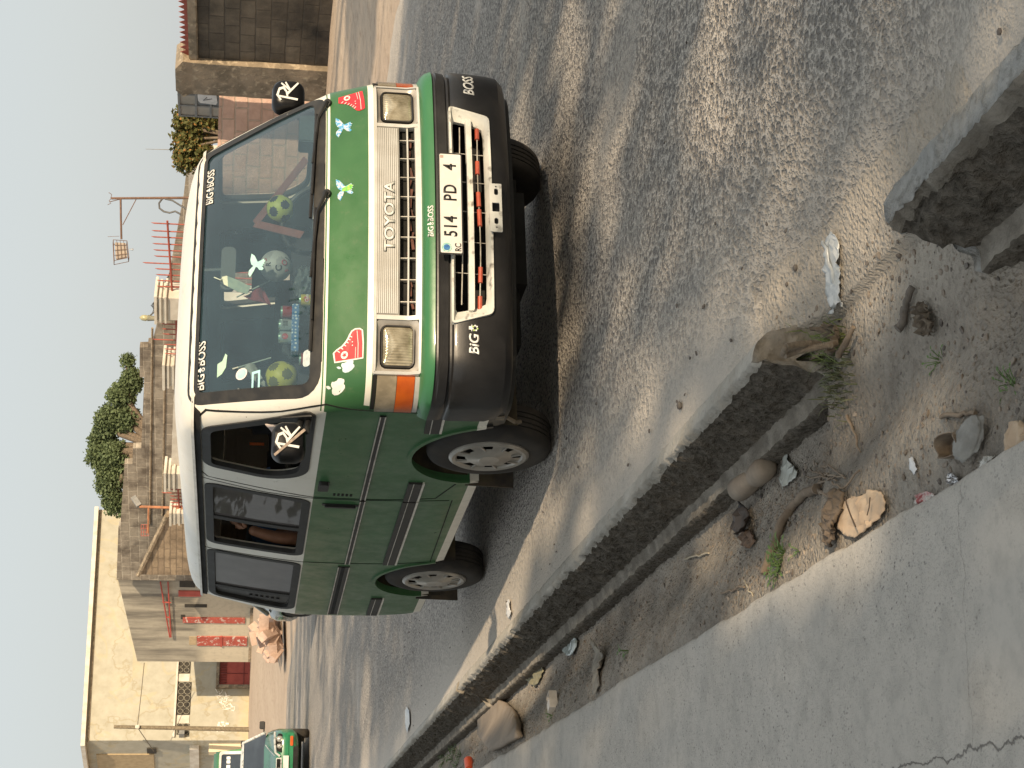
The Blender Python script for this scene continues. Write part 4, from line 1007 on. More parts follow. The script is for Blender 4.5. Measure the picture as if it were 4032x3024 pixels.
# ---- wheels
TYRE = pm('tyre_rubber', (.022, .020, .018), (.055, .047, .038), 5, .85, bump=.2, bs=60)
HUB = pm('hubcap_silver', (.42, .40, .36), (.33, .31, .28), 8, .38, .45, bump=.05)
def tyre_mb(R, w, rim):
    m = MB(); pr = [(rim - .01, -w * .40), (rim, -w * .46), (rim + .02, -w * .49), (lerp(rim, R, .5), -w * .52), (R - .03, -w * .49), (R - .012, -w * .44), (R - .003, -w * .36), (R, -w * .28)]
    for g_ in (-.20, -.07, .07, .20): pr += [(R, w * (g_ - .02)), (R - .008, w * (g_ - .015)), (R - .008, w * (g_ + .015)), (R, w * (g_ + .02))]
    pr += [(R, w * .28), (R - .003, w * .36), (R - .012, w * .44), (R - .03, w * .49), (lerp(rim, R, .5), w * .52), (rim + .02, w * .49), (rim, w * .46), (rim - .01, w * .40)]
    m.lathe(pr, 56); return m
def wheel(x, y, R=.312, w=.185, rim=.185, parent=VAN, hubr=.200, slots=8, steer=0):
    sx = -1 if x < 0 else 1
    r = empty('wheel', (x, y, R)); r.parent = parent; r.rotation_euler = (0, 0, steer)
    rot = Matrix.Rotation(rad(90) * sx, 4, 'Y')
    m = tyre_mb(R, w, rim); m.v = [tuple(rot @ Vector(p)) for p in m.v]; m.build('tyre', [TYRE], r, 35)
    # hub cap: dished disc with trapezoid slots near the rim, built as rings
    m = MB(); N = 96; zz = w * .5
    prof = [(0, .022), (.05, .022), (.058, .017), (.105, .014), (.118, .006), (.160, .002), (.168, .010), (.185, .014), (hubr, .004), (hubr + .002, -.012)]
    vs = []; fs = []
    for rr_, h in prof:
        for i in range(N): q = 2 * pi * i / N; vs.append((rr_ * cos(q), rr_ * sin(q), zz + h))
    for j in range(len(prof) - 1):
        for i in range(N):
            slot = prof[j][0] in (.118,) and (i % (N // slots)) < N // slots * .34
            if j == 0: fs.append((i, N + i, N + (i + 1) % N)) if False else None
            if not slot: fs.append((j * N + i, j * N + (i + 1) % N, (j + 1) * N + (i + 1) % N, (j + 1) * N + i))
    m.add(vs, [f for f in fs if f])
    for s_ in range(slots):      # raised edge beside every slot
        q0 = 2 * pi * (s_ + .40) / slots; m.tube([(.112 * cos(q0), .112 * sin(q0), zz + .010), (.165 * cos(q0 + .06), .165 * sin(q0 + .06), zz + .010)], .005, 6)
    m.v = [tuple(rot @ Vector(p)) for p in m.v]; m.build('hubcap', [HUB], r, 30)
    m = MB(); m.lathe([(0, zz - .04), (rim + .005, zz - .04)], 32); m.v = [tuple(rot @ Vector(p)) for p in m.v]; m.build('rim', [GAP], r)
    return r
wheel(-.745, 1.005); wheel(-.745, 3.335); wheel(.745, 1.005); wheel(.745, 3.335)
MB().tube([(-.7, 3.335, .31), (.7, 3.335, .31)], .05).build('axle', [DARKIN], VAN)
m = MB(); m.box((0, 2.3, .27), (.9, 3.6, .10)); m.box((.1, .8, .26), (.5, .7, .14)); m.tube([(.25, 1.2, .22), (.3, 2.6, .22), (.3, 4.2, .24)], .035); m.build('underbody', [GAP], VAN)

# ---- things lying in and on the minibus
def ball(name, loc, r, kind, label):
    k = NT('ball_' + kind); v_ = k.vor(1, 'DISTANCE_TO_EDGE')
    m = MB(); bm = bmesh.new(); bmesh.ops.create_icosphere(bm, subdivisions=4, radius=r)
    # patches: 12 pentagon centres of an icosahedron
    ph = (1 + 5 ** .5) / 2; cs = [Vector(c_).normalized() for a in (-1, 1) for b in (-ph, ph) for c_ in ((0, a, b), (a, b, 0), (b, 0, a))]
    rot = Matrix.Rotation(.5, 3, 'X') @ Matrix.Rotation(.4, 3, 'Z') @ Matrix.Rotation(.3, 3, 'Y'); cs = [rot @ c_ for c_ in cs]
    mi = {}
    for f in bm.faces:
        c_ = f.calc_center_median().normalized(); d = sorted((c_.angle(p), i) for i, p in enumerate(cs)); t = 0
        if d[0][0] < .36: t = 1
        elif abs(d[0][0] - d[1][0]) < .0 : t = 2
        f.material_index = t
    me = bpy.data.meshes.new(name); bm.to_mesh(me); bm.free(); finish_smooth(me, 80)
    if kind == 'yellow': me.materials.append(pm('ball_yellow', (.52, .50, .06), (.44, .43, .05), 12, .5)); me.materials.append(pm('ball_patch', (.15, .15, .04), None, 9, .5))
    elif kind == 'black': me.materials.append(pm('ball_lime', (.46, .52, .10), (.38, .44, .08), 12, .5)); me.materials.append(pm('ball_black', (.02, .025, .03), None, 9, .5))
    else: me.materials.append(pm('ball_white', (.52, .53, .50), (.40, .41, .40), 9, .55)); me.materials.append(pm('ball_white2', (.50, .51, .48), (.30, .30, .30), 7, .55))
    o = link(name, me); o.location = loc; return tag(o, label, 'football', 'footballs on the dashboard')
def dashp(px, py, y=.62): return onY(px, py, y)
bp = dashp(1109, 1486, .60); ball('football', bp, .077, 'yellow', 'plain yellow football at the passenger end of the dashboard')
bp = dashp(1104, 822, .60); ball('football', bp, .068, 'black', 'lime football with black patches on the driver side of the dashboard')
bp = dashp(1086, 1048, .58); wb = ball('football', bp, .076, 'white', 'grubby white football printed with red and black letters')
INK = pm('ball_ink_red', (.45, .05, .06), None, 5, .6); 
def onball(o, s_, au, av, size, mat, r=.076):
    def mf(o_):
        def f(u, v):
            a, e = au + u / r, av + v / r; R_ = r + o_
            return Vector((R_ * sin(a) * cos(e), -R_ * cos(a) * cos(e), R_ * sin(e)))
        return f
    text(s_, mf, 0, 0, size, mat, 'ball_letter', o, bold=.02)
for s_, a, e, mt, sz in (('C', -.75, -.35, BLK, .042), ('O', -.40, -.75, INK, .044), ('F', -.95, -1.0, INK, .04), ('I', .25, -.95, BLK, .04), ('R', -.5, .35, BLK, .036), ('D', -.1, .62, INK, .030)):
    onball(wb, s_, a, e, sz, mt)
DZ = 1.212
bx = empty('gift_box', (0, 0, 0), 0, 'blue polka dot box lying along the dashboard under the cans', 'box')
k = NT('polka'); v_ = k.vor(55, rnd=.35); POLK = k.set(k.mix(k.ramp(v_.outputs[0], .30, .26), (.07, .19, .40), (.6, .68, .72)), .5)
b0 = dashp(1165, 1197, .50); b1 = dashp(1150, 1383, .50); m = MB(); m.box(((b0.x + b1.x) / 2, .53, b0.z - .0), (abs(b1.x - b0.x), .07, .034)); m.build('carton', [POLK], bx, bev=.003)
TOPZ = b0.z + .017
CANW = pm('can_white', (.42, .50, .50), (.5, .56, .55), 30, .3, .4); CANR = pm('can_red', (.42, .05, .05), (.35, .04, .05), 30, .3, .3); CANY = pm('tin_yellow', (.55, .46, .06), (.45, .36, .05), 30, .45); LIDG = pm('can_lid', (.30, .50, .38), (.5, .6, .5), 30, .25, .8); DISC = pm('can_disc', (.45, .06, .08), None, 20, .4)
def can(px, mat, r, h, z0, label, disc=None, y=.53, txt=None):
    x_ = dashp(1130, px, y).x; c_ = empty('drink_can', (x_, y, z0), 0, label, 'can', 'cans and tins on the dashboard')
    MB().lathe([(0, 0), (r * .9, 0), (r, .006), (r, h - .008)], 20).build('can_body', [mat], c_, 40); MB().lathe([(r, h - .008), (r * .9, h), (r * .8, h), (r * .8, h - .003), (0, h - .003)], 20).build('can_lid', [LIDG], c_, 40)
    mf = lambda o_: (lambda u, v: Vector(((r + o_) * sin(u / r), -(r + o_) * cos(u / r), v)))
    if disc: decal('can_badge', circ(-.2 * r, h * .5, r * .5, 14), mf, disc, .0006, c_)
    if txt: text(txt, mf, -r * .8, h * .38, .022, STW, 'can_lettering', c_, bold=.02, shear=.3)
    return c_
can(1329, CANW, .029, .060, TOPZ, 'white drink can with a red badge beside the barcode can', DISC)
cb = can(1281, CANW, .029, .060, TOPZ, 'white drink can showing a barcode, middle of the row')
m = MB()
for i in range(9): m.prism([(-.014 + i * .003, .018), (-.0125 + i * .003, .018), (-.0125 + i * .003, .042), (-.014 + i * .003, .042)], lambda u, v: Vector((.0296 * sin(u / .029), -.0296 * cos(u / .029), v)), lambda u, v: Vector((.0285 * sin(u / .029), -.0285 * cos(u / .029), v)))
m.build('barcode', [BLK], cb)
can(1229, CANR, .030, .052, TOPZ, 'red drink can with green lid standing on the polka dot box')
can(1413, CANR, .031, .062, DZ, 'red and yellow tin between the polka dot box and the yellow football', CANY, txt='Cutta')
can(1180, CANY, .029, .068, DZ, 'yellow tin with red label at the other end of the polka dot box', DISC, txt='Cutta')
def pennant(pa, pb, tri, matc, label, y=.60):
    a = dashp(*pa, y); b = dashp(*pb, y); r = empty('pennant', (0, 0, 0), 0, label, 'pennant', 'little flags inside the windscreen')
    MB().tube([a, b], .0035, 8).build('stick', [pm('pale_stick', (.45, .52, .48), None, 9, .6)], r)
    P = [dashp(*t, y + .004) for t in tri]; m = MB(); n_ = 10; vs = []; fs = []
    for i in range(n_ + 1):
        for j in range(n_ + 1):
            u, v = i / n_, j / n_; p = P[0].lerp(P[1], u).lerp(P[2], v); vs.append(p + Vector((0, .012 * sin(u * 7 + v * 5), 0)))
    for i in range(n_):
        for j in range(n_): a_ = i * (n_ + 1) + j; fs.append((a_, a_ + 1, a_ + n_ + 2, a_ + n_ + 1))
    m.add(vs, fs); f = m.build('flag', [matc], r, 60); md = f.modifiers.new('s', 'SOLIDIFY'); md.thickness = .001; return r
fp = lambda x_, y_: (700 + x_ / 2.37, 900 + y_ / 2.37)
pennant(fp(550, 640), fp(925, 455), [fp(610, 630), fp(800, 540), fp(870, 725)], pm('pennant_red', (.25, .045, .055), (.20, .035, .045), 20, .8), 'red pennant on a thin stick hanging near the mirror')
pennant(fp(510, 1310), fp(870, 1205), [fp(545, 1300), fp(720, 1250), fp(850, 1515)], pm('pennant_white', (.40, .42, .39), (.32, .34, .32), 20, .8), 'white pennant on a stick beside the yellow football')
m = MB(); P = [dashp(*fp(*t), .58) for t in ((410, 450), (455, 440), (560, 480), (680, 540), (650, 610), (560, 590), (430, 520))]; vs = [p for p in P] + [p + Vector((0, .002, 0)) for p in P]; n_ = len(P)
m.add(vs, [tuple(range(n_)), tuple(range(n_, 2 * n_))[::-1]] + [(i, (i + 1) % n_, n_ + (i + 1) % n_, n_ + i) for i in range(n_)]); m.tube([dashp(*fp(340, 455), .62), dashp(*fp(400, 480), .59), dashp(*fp(430, 450), .585)], .003, 5)
cardm = m.build('air_freshener', [pm('pale_card', (.46, .54, .44), (.38, .46, .40), 40, .7)]); tag(cardm, 'pale green card air freshener hanging from the cab mirror', 'air freshener')
# warning triangle lying against the glass
RTM = pm('reflector_red', (.24, .09, .075), (.19, .07, .06), 20, .5)
a = onY(1206, 625, .42); b = onY(1004, 880, .72); c_ = onY(1190, 925, .50); m = MB()
def bar(p, q, w=.02):
    d = (q - p).normalized(); s_ = d.cross(Vector((0, -1, .3))).normalized() * w; t = Vector((0, .006, 0)); vs = [p + s_, p - s_, q - s_, q + s_, p + s_ + t, p - s_ + t, q - s_ + t, q + s_ + t]
    m.add(vs, [(0, 1, 2, 3), (7, 6, 5, 4), (0, 4, 5, 1), (1, 5, 6, 2), (2, 6, 7, 3), (3, 7, 4, 0)])
bar(a, b); bar(b, c_); tag(m.build('warning_triangle', [RTM]), 'faded red warning triangle propped on the driver side of the dashboard', 'warning triangle')
# dark jackets and bags heaped on the dash
def heap(name, loc, d, mat, seed, label, cat, sub=3, amp=.25, fr=2.2, grp=None):
    bm = bmesh.new(); bmesh.ops.create_icosphere(bm, subdivisions=sub, radius=1)
    for v in bm.verts: n_ = v.co.copy(); v.co = Vector((n_.x * d[0], n_.y * d[1], n_.z * d[2])) * (1 + amp * fbm(n_.x * fr + seed, n_.y * fr, n_.z * fr))
    me = bpy.data.meshes.new(name); bm.to_mesh(me); bm.free(); me.materials.append(mat); finish_smooth(me, 70); o = link(name, me); o.location = loc; return tag(o, label, cat, grp)
CLO = pm('dark_cloth', (.035, .045, .05), (.06, .072, .078), 8, .9)
heap('jacket', (-.36, .66, 1.27), (.13, .08, .08), CLO, 4, 'dark crumpled jacket on the dashboard behind the cans', 'jacket', 4, .6, 3.2)
heap('plastic_bag', (-.12, .64, 1.25), (.09, .07, .055), pm('grey_plastic', (.07, .09, .095), (.11, .13, .13), 18, .5), 9, 'crumpled grey bag beside the white football on the dashboard', 'bag', 4, .7, 3.4)
tb = empty('box_on_dash', (0, 0, 0), 0, 'dark woven box at the driver end of the dashboard', 'box'); m = MB(); q = onY(1160, 500, .50); m.box((q.x, .52, 1.25), (.20, .12, .10)); m.build('carton', [pm('woven_dark', (.03, .055, .06), (.05, .08, .085), 60, .7)], tb, bev=.006)
# ================================================================ THE FAR SIDE OF THE STREET
class Plane:
    """a vertical plane through two measured points; local x runs along it, local y away from the street, z up"""
    def __init__(s, a, b):
        A = D(*a); B = D(*b); s.A = A; d = Vector((B.x - A.x, B.y - A.y, 0)); s.L = d.length; s.d = d.normalized(); s.rz = math.atan2(d.y, d.x); s.n = Vector((-s.d.y, s.d.x, 0))
    def p(s, X, Y, out=0.0):
        r = ray(X, Y); o = s.A - s.n * out; t = (o - CAM).dot(s.n) / r.dot(s.n); q = CAM + r * t; return ((q - s.A).dot(s.d), q.z - s.A.z)
    def root(s, name, label, cat, group=None):
        e = empty(name, s.A, s.rz, label, cat, group); return e
    def P(s, pts): return [s.p(*q) for q in pts]
def slab_poly(P, y0, y1):
    m = MB(); m.prism(P, lambda u, v: Vector((u, y0, v)), lambda u, v: Vector((u, y1, v))); return m
def prect(pl, X0, Y0, X1, Y1):
    a = pl.p(X0, Y0); b = pl.p(X1, Y1); c_ = pl.p((X0 + X1) / 2, (Y0 + Y1) / 2)
    u0, u1 = sorted((a[0], b[0])); v0, v1 = sorted((a[1], b[1])); return u0, v0, u1, v1
def sbox(u0, v0, u1, v1, y0, y1): return slab_poly([(u0, v0), (u1, v0), (u1, v1), (u0, v1)], min(y0, y1), max(y0, y1))
DARKW = block_wall('dark_block_wall', (.12, .098, .073), (.22, .18, .13), (.10, .083, .062), .44, .27, .014, (.022, .020, .017), 1.0, hi=.62)
PINKW = block_wall('pink_block_wall', (.60, .41, .33), (.68, .48, .39), (.50, .41, .33), .44, .245, .018, (.30, .17, .12), .35)
BROWNW = block_wall('brown_block_wall', (.27, .235, .185), (.35, .31, .25), (.46, .41, .33), .62, .42, .030, (.075, .058, .044), .8, hi=.56)
PLAST = pm('old_plaster', (.30, .24, .17), (.17, .14, .10), 3, .9, bump=.5, bs=9, bd=.03, c3=(.42, .35, .25), sc3=9)
REDI = pm('red_painted_iron', (.36, .085, .055), (.26, .06, .04), 12, .6); RUST = pm('rusty_iron', (.17, .10, .07), (.12, .075, .055), 16, .85)
CREAMW = pm('cream_render', (.58, .53, .42), (.50, .45, .35), 1.4, .9, bump=.2, bs=12, c3=(.50, .43, .30), sc3=2.6)
WHITEW = pm('white_render', (.62, .59, .52), (.50, .46, .39), 2.2, .85, bump=.1)
GREYI = pm('grey_iron', (.17, .175, .17), (.24, .235, .22), 9, .6)

# dark blackened wall by the road, its rough corner pillar and red spiked strip
pl = Plane((1285, 346, 30), (1321, 0, 28)); r = pl.root('block_wall', 'blackened concrete block wall with red spiked strip on top, right of the minibus', 'wall')
P = pl.P([(733, 262), (722, 0), (712, -330)]); b0 = P[0][0]; b1 = P[-1][0]
w = MB(); w.prism([(b0, -.9), (b1, -.9), (P[2][0], P[2][1] - .06), (P[1][0], P[1][1] - .06), (P[0][0], P[0][1] - .06)], lambda u, v: Vector((u, 0, v)), lambda u, v: Vector((u, .22, v))); w.build('wall_face', [DARKW], r)
m = MB(); m.prism([(b0, P[0][1] - .22), (b1, P[2][1] - .22), (b1, P[2][1] - .055), (b0, P[0][1] - .055)], lambda u, v: Vector((u, -.05, v)), lambda u, v: Vector((u, .27, v))); m.build('coping', [PLAST], r, bev=.02)
m = MB(); N = 34; tp = P[0][1] - .05; tp2 = P[2][1] - .05
for i in range(int((b1 - b0) / .13)):
    u = b0 + .02 + i * .13; v = lerp(tp, tp2, (u - b0) / (b1 - b0)); m.prism([(u, v + .045), (u + .115, v + .045), (u + .06, v + .15)], lambda a, b: Vector((a, .04, b)), lambda a, b: Vector((a, .048, b)))
m.prism([(b0, tp), (b1, tp2), (b1, tp2 + .055), (b0, tp + .055)], lambda u, v: Vector((u, .035, v)), lambda u, v: Vector((u, .055, v))); m.build('spiked_strip', [REDI], r)
pq = prect(pl, 706, 352, 1300, 262); bm_ = MB(); K = 26; vs = []; fs = []
for i in range(K + 1):
    t = i / K; z_ = lerp(-.8, pq[3] + .05, t); cxx = (pq[0] + pq[2]) / 2; hw = (pq[2] - pq[0]) / 2 * (1.0 + (.22 if t > .93 else 0) * sin(min(1, (t - .93) / .07) * pi / 2) if t > .93 else 1.0)
    if i == K: hw *= .55
    for q in range(16):
        a = 2 * pi * q / 16; sx_ = max(-1, min(1, 1.35 * cos(a))); sy_ = max(-1, min(1, 1.35 * sin(a))); am = .03 + (.05 if t > .93 else 0)
        vs.append((cxx + sx_ * hw + am * fbm(q, z_ * 3, 1), .12 + sy_ * .24 * (1.2 if t > .93 else 1) + am * fbm(q + 9, z_ * 3, 5), z_))
for i in range(K):
    for q in range(16): fs.append((i * 16 + q, i * 16 + (q + 1) % 16, (i + 1) * 16 + (q + 1) % 16, (i + 1) * 16 + q))
fs.append(tuple(K * 16 + q for q in range(16))); bm_.add(vs, fs); bm_.build('pillar', [PLAST], r, 50)
m = MB(); zz = pl.p(1313, 150)[1]; m.box(((b0 + b1) / 2, -.05, zz - .07), (b1 - b0, .12, .16)); m.build('footing', [PLAST], r, bev=.03)

pl = Plane((1296, 1150, 32.0), (1290, 350, 31)); r = pl.root('pink_wall', 'pink concrete block wall seen beside and through the cab of the minibus', 'wall')
P = pl.P([(844, 1000), (857, 560), (864, 352)]); w = MB(); w.prism([(P[0][0], -.9), (P[2][0], -.9), (P[2][0], P[2][1]), (P[1][0], P[1][1]), (P[0][0], P[0][1])], lambda u, v: Vector((u, 0, v)), lambda u, v: Vector((u, .2, v))); w.build('wall_face', [PINKW], r)
pl = Plane((1290, 460, 33), (1290, 330, 32)); r = pl.root('steel_gate', 'grey framed steel gate with a torn white poster above the pink wall', 'gate')
q = prect(pl, 702, 452, 880, 336); u0, v0, u1, v1 = q; m = MB()
for a in [0, .33, .66, 1]: m.add(*(lambda b: (b.v, b.f))(sbox(lerp(u0, u1, a) - .02, v0 - 1.5, lerp(u0, u1, a) + .02, v1, -.02, .03)))
for a in (v1 - .03, lerp(v0, v1, .60), lerp(v0, v1, .28), v0): m.add(*(lambda b: (b.v, b.f))(sbox(u0, a - .02, u1, a + .02, -.025, .035)))
m.build('gate_frame', [GREYI], r)
sbox(u0, lerp(v0, v1, .60), u1, v1, .0, .02).build('upper_panel', [pm('fogged_panel', (.36, .32, .26), (.30, .27, .22), 3, .5)], r)
sbox(lerp(u0, u1, .30), v0 - 1.5, u1, lerp(v0, v1, .60), .0, .02).build('lower_panel', [pm('slate_panel', (.15, .165, .17), (.20, .21, .21), 3, .5)], r)
sbox(u0, v0 - 1.5, lerp(u0, u1, .30), lerp(v0, v1, .60), .0, .02).build('lower_panel', [pm('fogged_panel', (.36, .32, .26))], r)
a = pl.p(790, 410)[0]; q = prect(pl, 778, 404, 856, 358); P = [(q[0], q[1] + .03), (q[0] + .08, q[1]), (q[2] - .1, q[1] + .02), (q[2], q[1]), (q[2] - .02, q[3]), (q[0] + .12, q[3] - .01), (q[0] + .04, q[3] - .05)]
slab_poly(P, -.03, -.022).build('poster', [pm('poster_white', (.72, .71, .68), (.6, .59, .56), 8, .7)], r)
MB().tube([Vector((pl.p(835, 384)[0], -.034, pl.p(835, 384)[1])), Vector((pl.p(800, 390)[0], -.034, pl.p(800, 390)[1])), Vector((pl.p(815, 378)[0], -.034, pl.p(815, 378)[1]))], .007, 5).build('poster_print', [BLK], r)

def foliage(m, cx, cy, cz, rad_, n, size, rng, squash=(1, 1, 1), mi=0, up=.35):
    for _ in range(n):
        while True:
            p = Vector((rng.uniform(-1, 1), rng.uniform(-1, 1), rng.uniform(-1, 1)))
            if p.length <= 1: break
        p = p * (.55 + .45 * rng.random()) if p.length > .3 else p
        c_ = Vector((cx + p.x * rad_ * squash[0], cy + p.y * rad_ * squash[1], cz + p.z * rad_ * squash[2]))
        d = Vector((rng.gauss(0, 1), rng.gauss(0, 1), rng.gauss(0, .7) - up * .3)).normalized(); s_ = size * rng.uniform(.6, 1.3)
        w_ = d.cross(Vector((rng.gauss(0, 1), rng.gauss(0, 1), rng.gauss(0, 1)))).normalized() * s_ * .36; nrm = d.cross(w_).normalized() * s_ * .12
        b = len(m.v); m.v += [tuple(c_ - d * s_ * .5), tuple(c_ + w_ + nrm), tuple(c_ + d * s_ * .5), tuple(c_ - w_ + nrm)]; m.f += [(b, b + 1, b + 2), (b, b + 2, b + 3)]; m.m += [mi, mi]
def leafmat(name, a, b, c3=None, f3=.7, sc=1.2):
    k = NT(name); n = k.noise(sc, 4, .6); n2 = k.noise(sc * 9, 3); col = k.mix(k.ramp(n, .35, .65), a, b)
    col = k.mix(k.ramp(n2, .4, .7, 0, .6), col, tuple(min(1, x_ * 1.5) for x_ in b))
    if c3: col = k.mix(k.ramp(k.noise(sc * 6 + 1, 2), f3, f3 + .04), col, c3)
    k.set(col, .55, spec=.25); k.bs.inputs['Subsurface Weight'].default_value = 0
    tl = k.n('ShaderNodeBsdfTranslucent'); k.l(col, tl.inputs[0]); mx = k.n('ShaderNodeMixShader'); mx.inputs[0].default_value = .22; k.l(k.bs.outputs[0], mx.inputs[1]); k.l(tl.outputs[0], mx.inputs[2]); k.l(mx.outputs[0], k.out.inputs[0]); return k.m
LEAF = leafmat('mango_leaves', (.075, .105, .050), (.135, .175, .085)); LEAFY = leafmat('hedge_leaves', (.075, .085, .028), (.13, .13, .045), (.42, .20, .06), .60, 2.2)
BARK = pm('bark', (.11, .085, .06), (.18, .14, .10), 12, .95, bump=.8, bs=30, bd=.02)
def tree(name, base, blobs, leaf, label, size=.30, n=900, seed=1, trunk=.25, group=None, twigs=True):
    """blobs: (x, y, z, r) in world space"""
    rng = random.Random(seed); root = empty(name, base, 0, label, 'tree', group); B = Vector(base); m = MB()
    for x_, y_, z_, r_ in blobs:
        sub = max(6, int(n * (r_ ** 2) / 9))
        for k_ in range(sub):
            while True:
                p = Vector((rng.uniform(-1, 1), rng.uniform(-1, 1), rng.uniform(-1, 1)))
                if .25 < p.length <= 1: break
            foliage(m, x_ - B.x + p.x * r_, y_ - B.y + p.y * r_, z_ - B.z + p.z * r_ * .85, size * 1.9, 16, size, rng)
    m.build('crown', [leaf], root)
    m = MB(); top = Vector((sum(b[0] for b in blobs) / len(blobs), sum(b[1] for b in blobs) / len(blobs), min(b[2] - b[3] * .5 for b in blobs))) - B
    m.tube([Vector((0, 0, -.3)), Vector((.05, .02, top.z * .4)), Vector((top.x * .5, top.y * .5, top.z * .85))], [trunk * 1.25, trunk, trunk * .75], 10)
    for x_, y_, z_, r_ in blobs: m.tube([Vector((top.x * .5, top.y * .5, top.z * .8)), Vector((top.x * .3, top.y * .3, top.z)).lerp(Vector((x_, y_, z_)) - B, .5) + Vector((0, 0, .2)), Vector((x_, y_, z_ + r_ * .4)) - B], [trunk * .55, trunk * .3, trunk * .1], 7)
    m.build('trunk', [BARK], root, 60); return root
def pxblobs(L, d): return [(*D(X, Y, d + dd), r_ * d / FPX) for X, Y, r_, dd in L]
tree('garden_tree', D(1280, 560, 37), pxblobs([(745, 480, 46, 0), (740, 560, 50, 0), (790, 520, 48, 1), (730, 625, 36, 0), (800, 610, 34, 0), (830, 470, 34, 0), (720, 460, 26, 0)], 37), LEAFY, 'bushy tree with orange tinged leaves above the pink wall', .13, 1000 * 12, 5, .08)
tree('street_tree', D(980, 1780, 90), pxblobs([(520, 1500, 45, 0), (480, 1560, 55, 0), (430, 1660, 60, 0), (400, 1740, 55, 1), (450, 1800, 65, 0), (430, 1900, 55, 0), (450, 1980, 45, 0), (500, 1650, 55, 0), (380, 1800, 38, 0), (520, 1850, 50, 0), (500, 2010, 30, 0), (505, 1420, 22, 0), (415, 1850, 40, 0)], 90), LEAF, 'large dense green tree rising behind the stepped brown wall', .19, 3600, 8, .5)
tree('street_tree', D(980, 3040, 112), pxblobs([(560, 3000, 50, 0), (620, 2990, 50, 0), (680, 3010, 50, 0), (560, 3060, 50, 0), (740, 3000, 45, 0), (520, 3030, 35, 0), (800, 3010, 40, 0)], 112), LEAF, 'green tree at the far end, beyond the cream building', .40, 1400, 11, .5)

# long unplastered wall with stepped parapet
pl = Plane((1000, 2285, 79), (1000, 600, 62)); r = pl.root('stepped_wall', 'long brown unplastered block wall with stepped top behind the railings', 'wall')
TOP = [(459, 2283), (466, 2076), (474, 2068), (490, 1827), (522, 1826), (523, 1765), (556, 1764), (568, 1486), (550, 1485), (550, 1368), (583, 1367), (583, 1352), (601, 1351), (625, 1254), (654, 1144), (722, 781), (741, 610)]
P = pl.P(TOP); w = slab_poly([(P[0][0], -2.5), (P[-1][0], -2.5)] + P[::-1], 0, .35); w.build('wall_face', [BROWNW], r)
m = MB()
for a, b in (((600, 1290), (590, 2060)), ((648, 1500), (640, 2030))):
    A_ = pl.p(*a); B_ = pl.p(*b); m.tube([Vector((A_[0], -.02, A_[1])), Vector((B_[0], -.02, B_[1]))], .05, 6)
m.build('string_course', [PLAST], r, 60)
pl = Plane((1000, 2275, 77), (1000, 2020, 74.5)); r = pl.root('lean_to', 'streaky brown lean-to wall with a sloping top beside the grey house', 'lean-to')
P = pl.P([(544, 2262), (656, 2028)]); slab_poly([(P[0][0], -2.0), (P[1][0], -2.0), P[1], P[0]], 0, .3).build('wall_face', [block_wall('streaky_blocks', (.26, .20, .14), (.36, .28, .19), (.20, .155, .11), 1.2, .28, .03, (.10, .075, .05), .8, hi=.56)], r)
m = MB(); m.tube([Vector((P[0][0], -.05, P[0][1])), Vector((P[1][0], -.05, P[1][1]))], .12, 6); m.build('roof_edge', [PLAST], r)

# white pillars and red railings
fl = Plane((1010, 2100, 50), (1010, 560, 41)); FG = 'white pillars of the railing fence'
def pillar(X, Y0, Y1, label):
    q = prect(fl, X, Y1, 1000, Y0); r = empty('fence_pillar', fl.A + fl.d * ((q[0] + q[2]) / 2), fl.rz, label, 'pillar', FG); hw = (q[2] - q[0]) / 2; h = q[3]
    m = MB(); m.box((0, .0, h / 2 - .5), (hw * 1.55, hw * 1.5, h + .9)); m.build('shaft', [WHITEW], r)
    m = MB(); m.box((0, 0, h - .04), (hw * 2, hw * 1.9, .08)); m.box((0, 0, h - .16), (hw * 1.8, hw * 1.75, .07)); m.box((0, 0, h - .30), (hw * 1.9, hw * 1.8, .06)); m.build('capital', [WHITEW], r, bev=.01)
pillar(612, 1144, 1238, 'tall white pillar with moulded top next to the street lamp head'); pillar(643, 1410, 1498, 'white pillar at the right end of the pale wall panel')
pillar(648, 1838, 1905, 'white pillar at the left end of the pale wall panel'); pillar(668, 2003, 2048, 'leftmost small white pillar beside the lean-to')
q = fl.P([(683, 1575), (674, 1838), (1000, 1838), (1000, 1498), (690, 1498)]); r = fl.root('white_wall', 'low white wall panel with a crumbly top between two white pillars', 'wall')
top = [(lerp(q[0][0], q[1][0], i / 40), lerp(q[0][1], q[1][1], i / 40) + .03 * fbm(i * .6, 3)) for i in range(41)]
slab_poly([q[3], q[4]][::1] + [] if False else [(q[1][0], -1.0), (q[4][0], -1.0), q[4]] + top, .05, .25).build('wall_face', [WHITEW], r)
r = Plane((1010, 840, 44), (1010, 560, 42)); rr = r.root('cream_wall', 'sunlit cream rendered wall just above the windscreen corner', 'wall'); q = r.P([(744, 812), (741, 632), (770, 615), (800, 596)])
slab_poly([(q[0][0], -1.0), (q[3][0], -1.0), q[3], q[2], q[1], q[0]], 0, .25).build('wall_face', [WHITEW], rr)
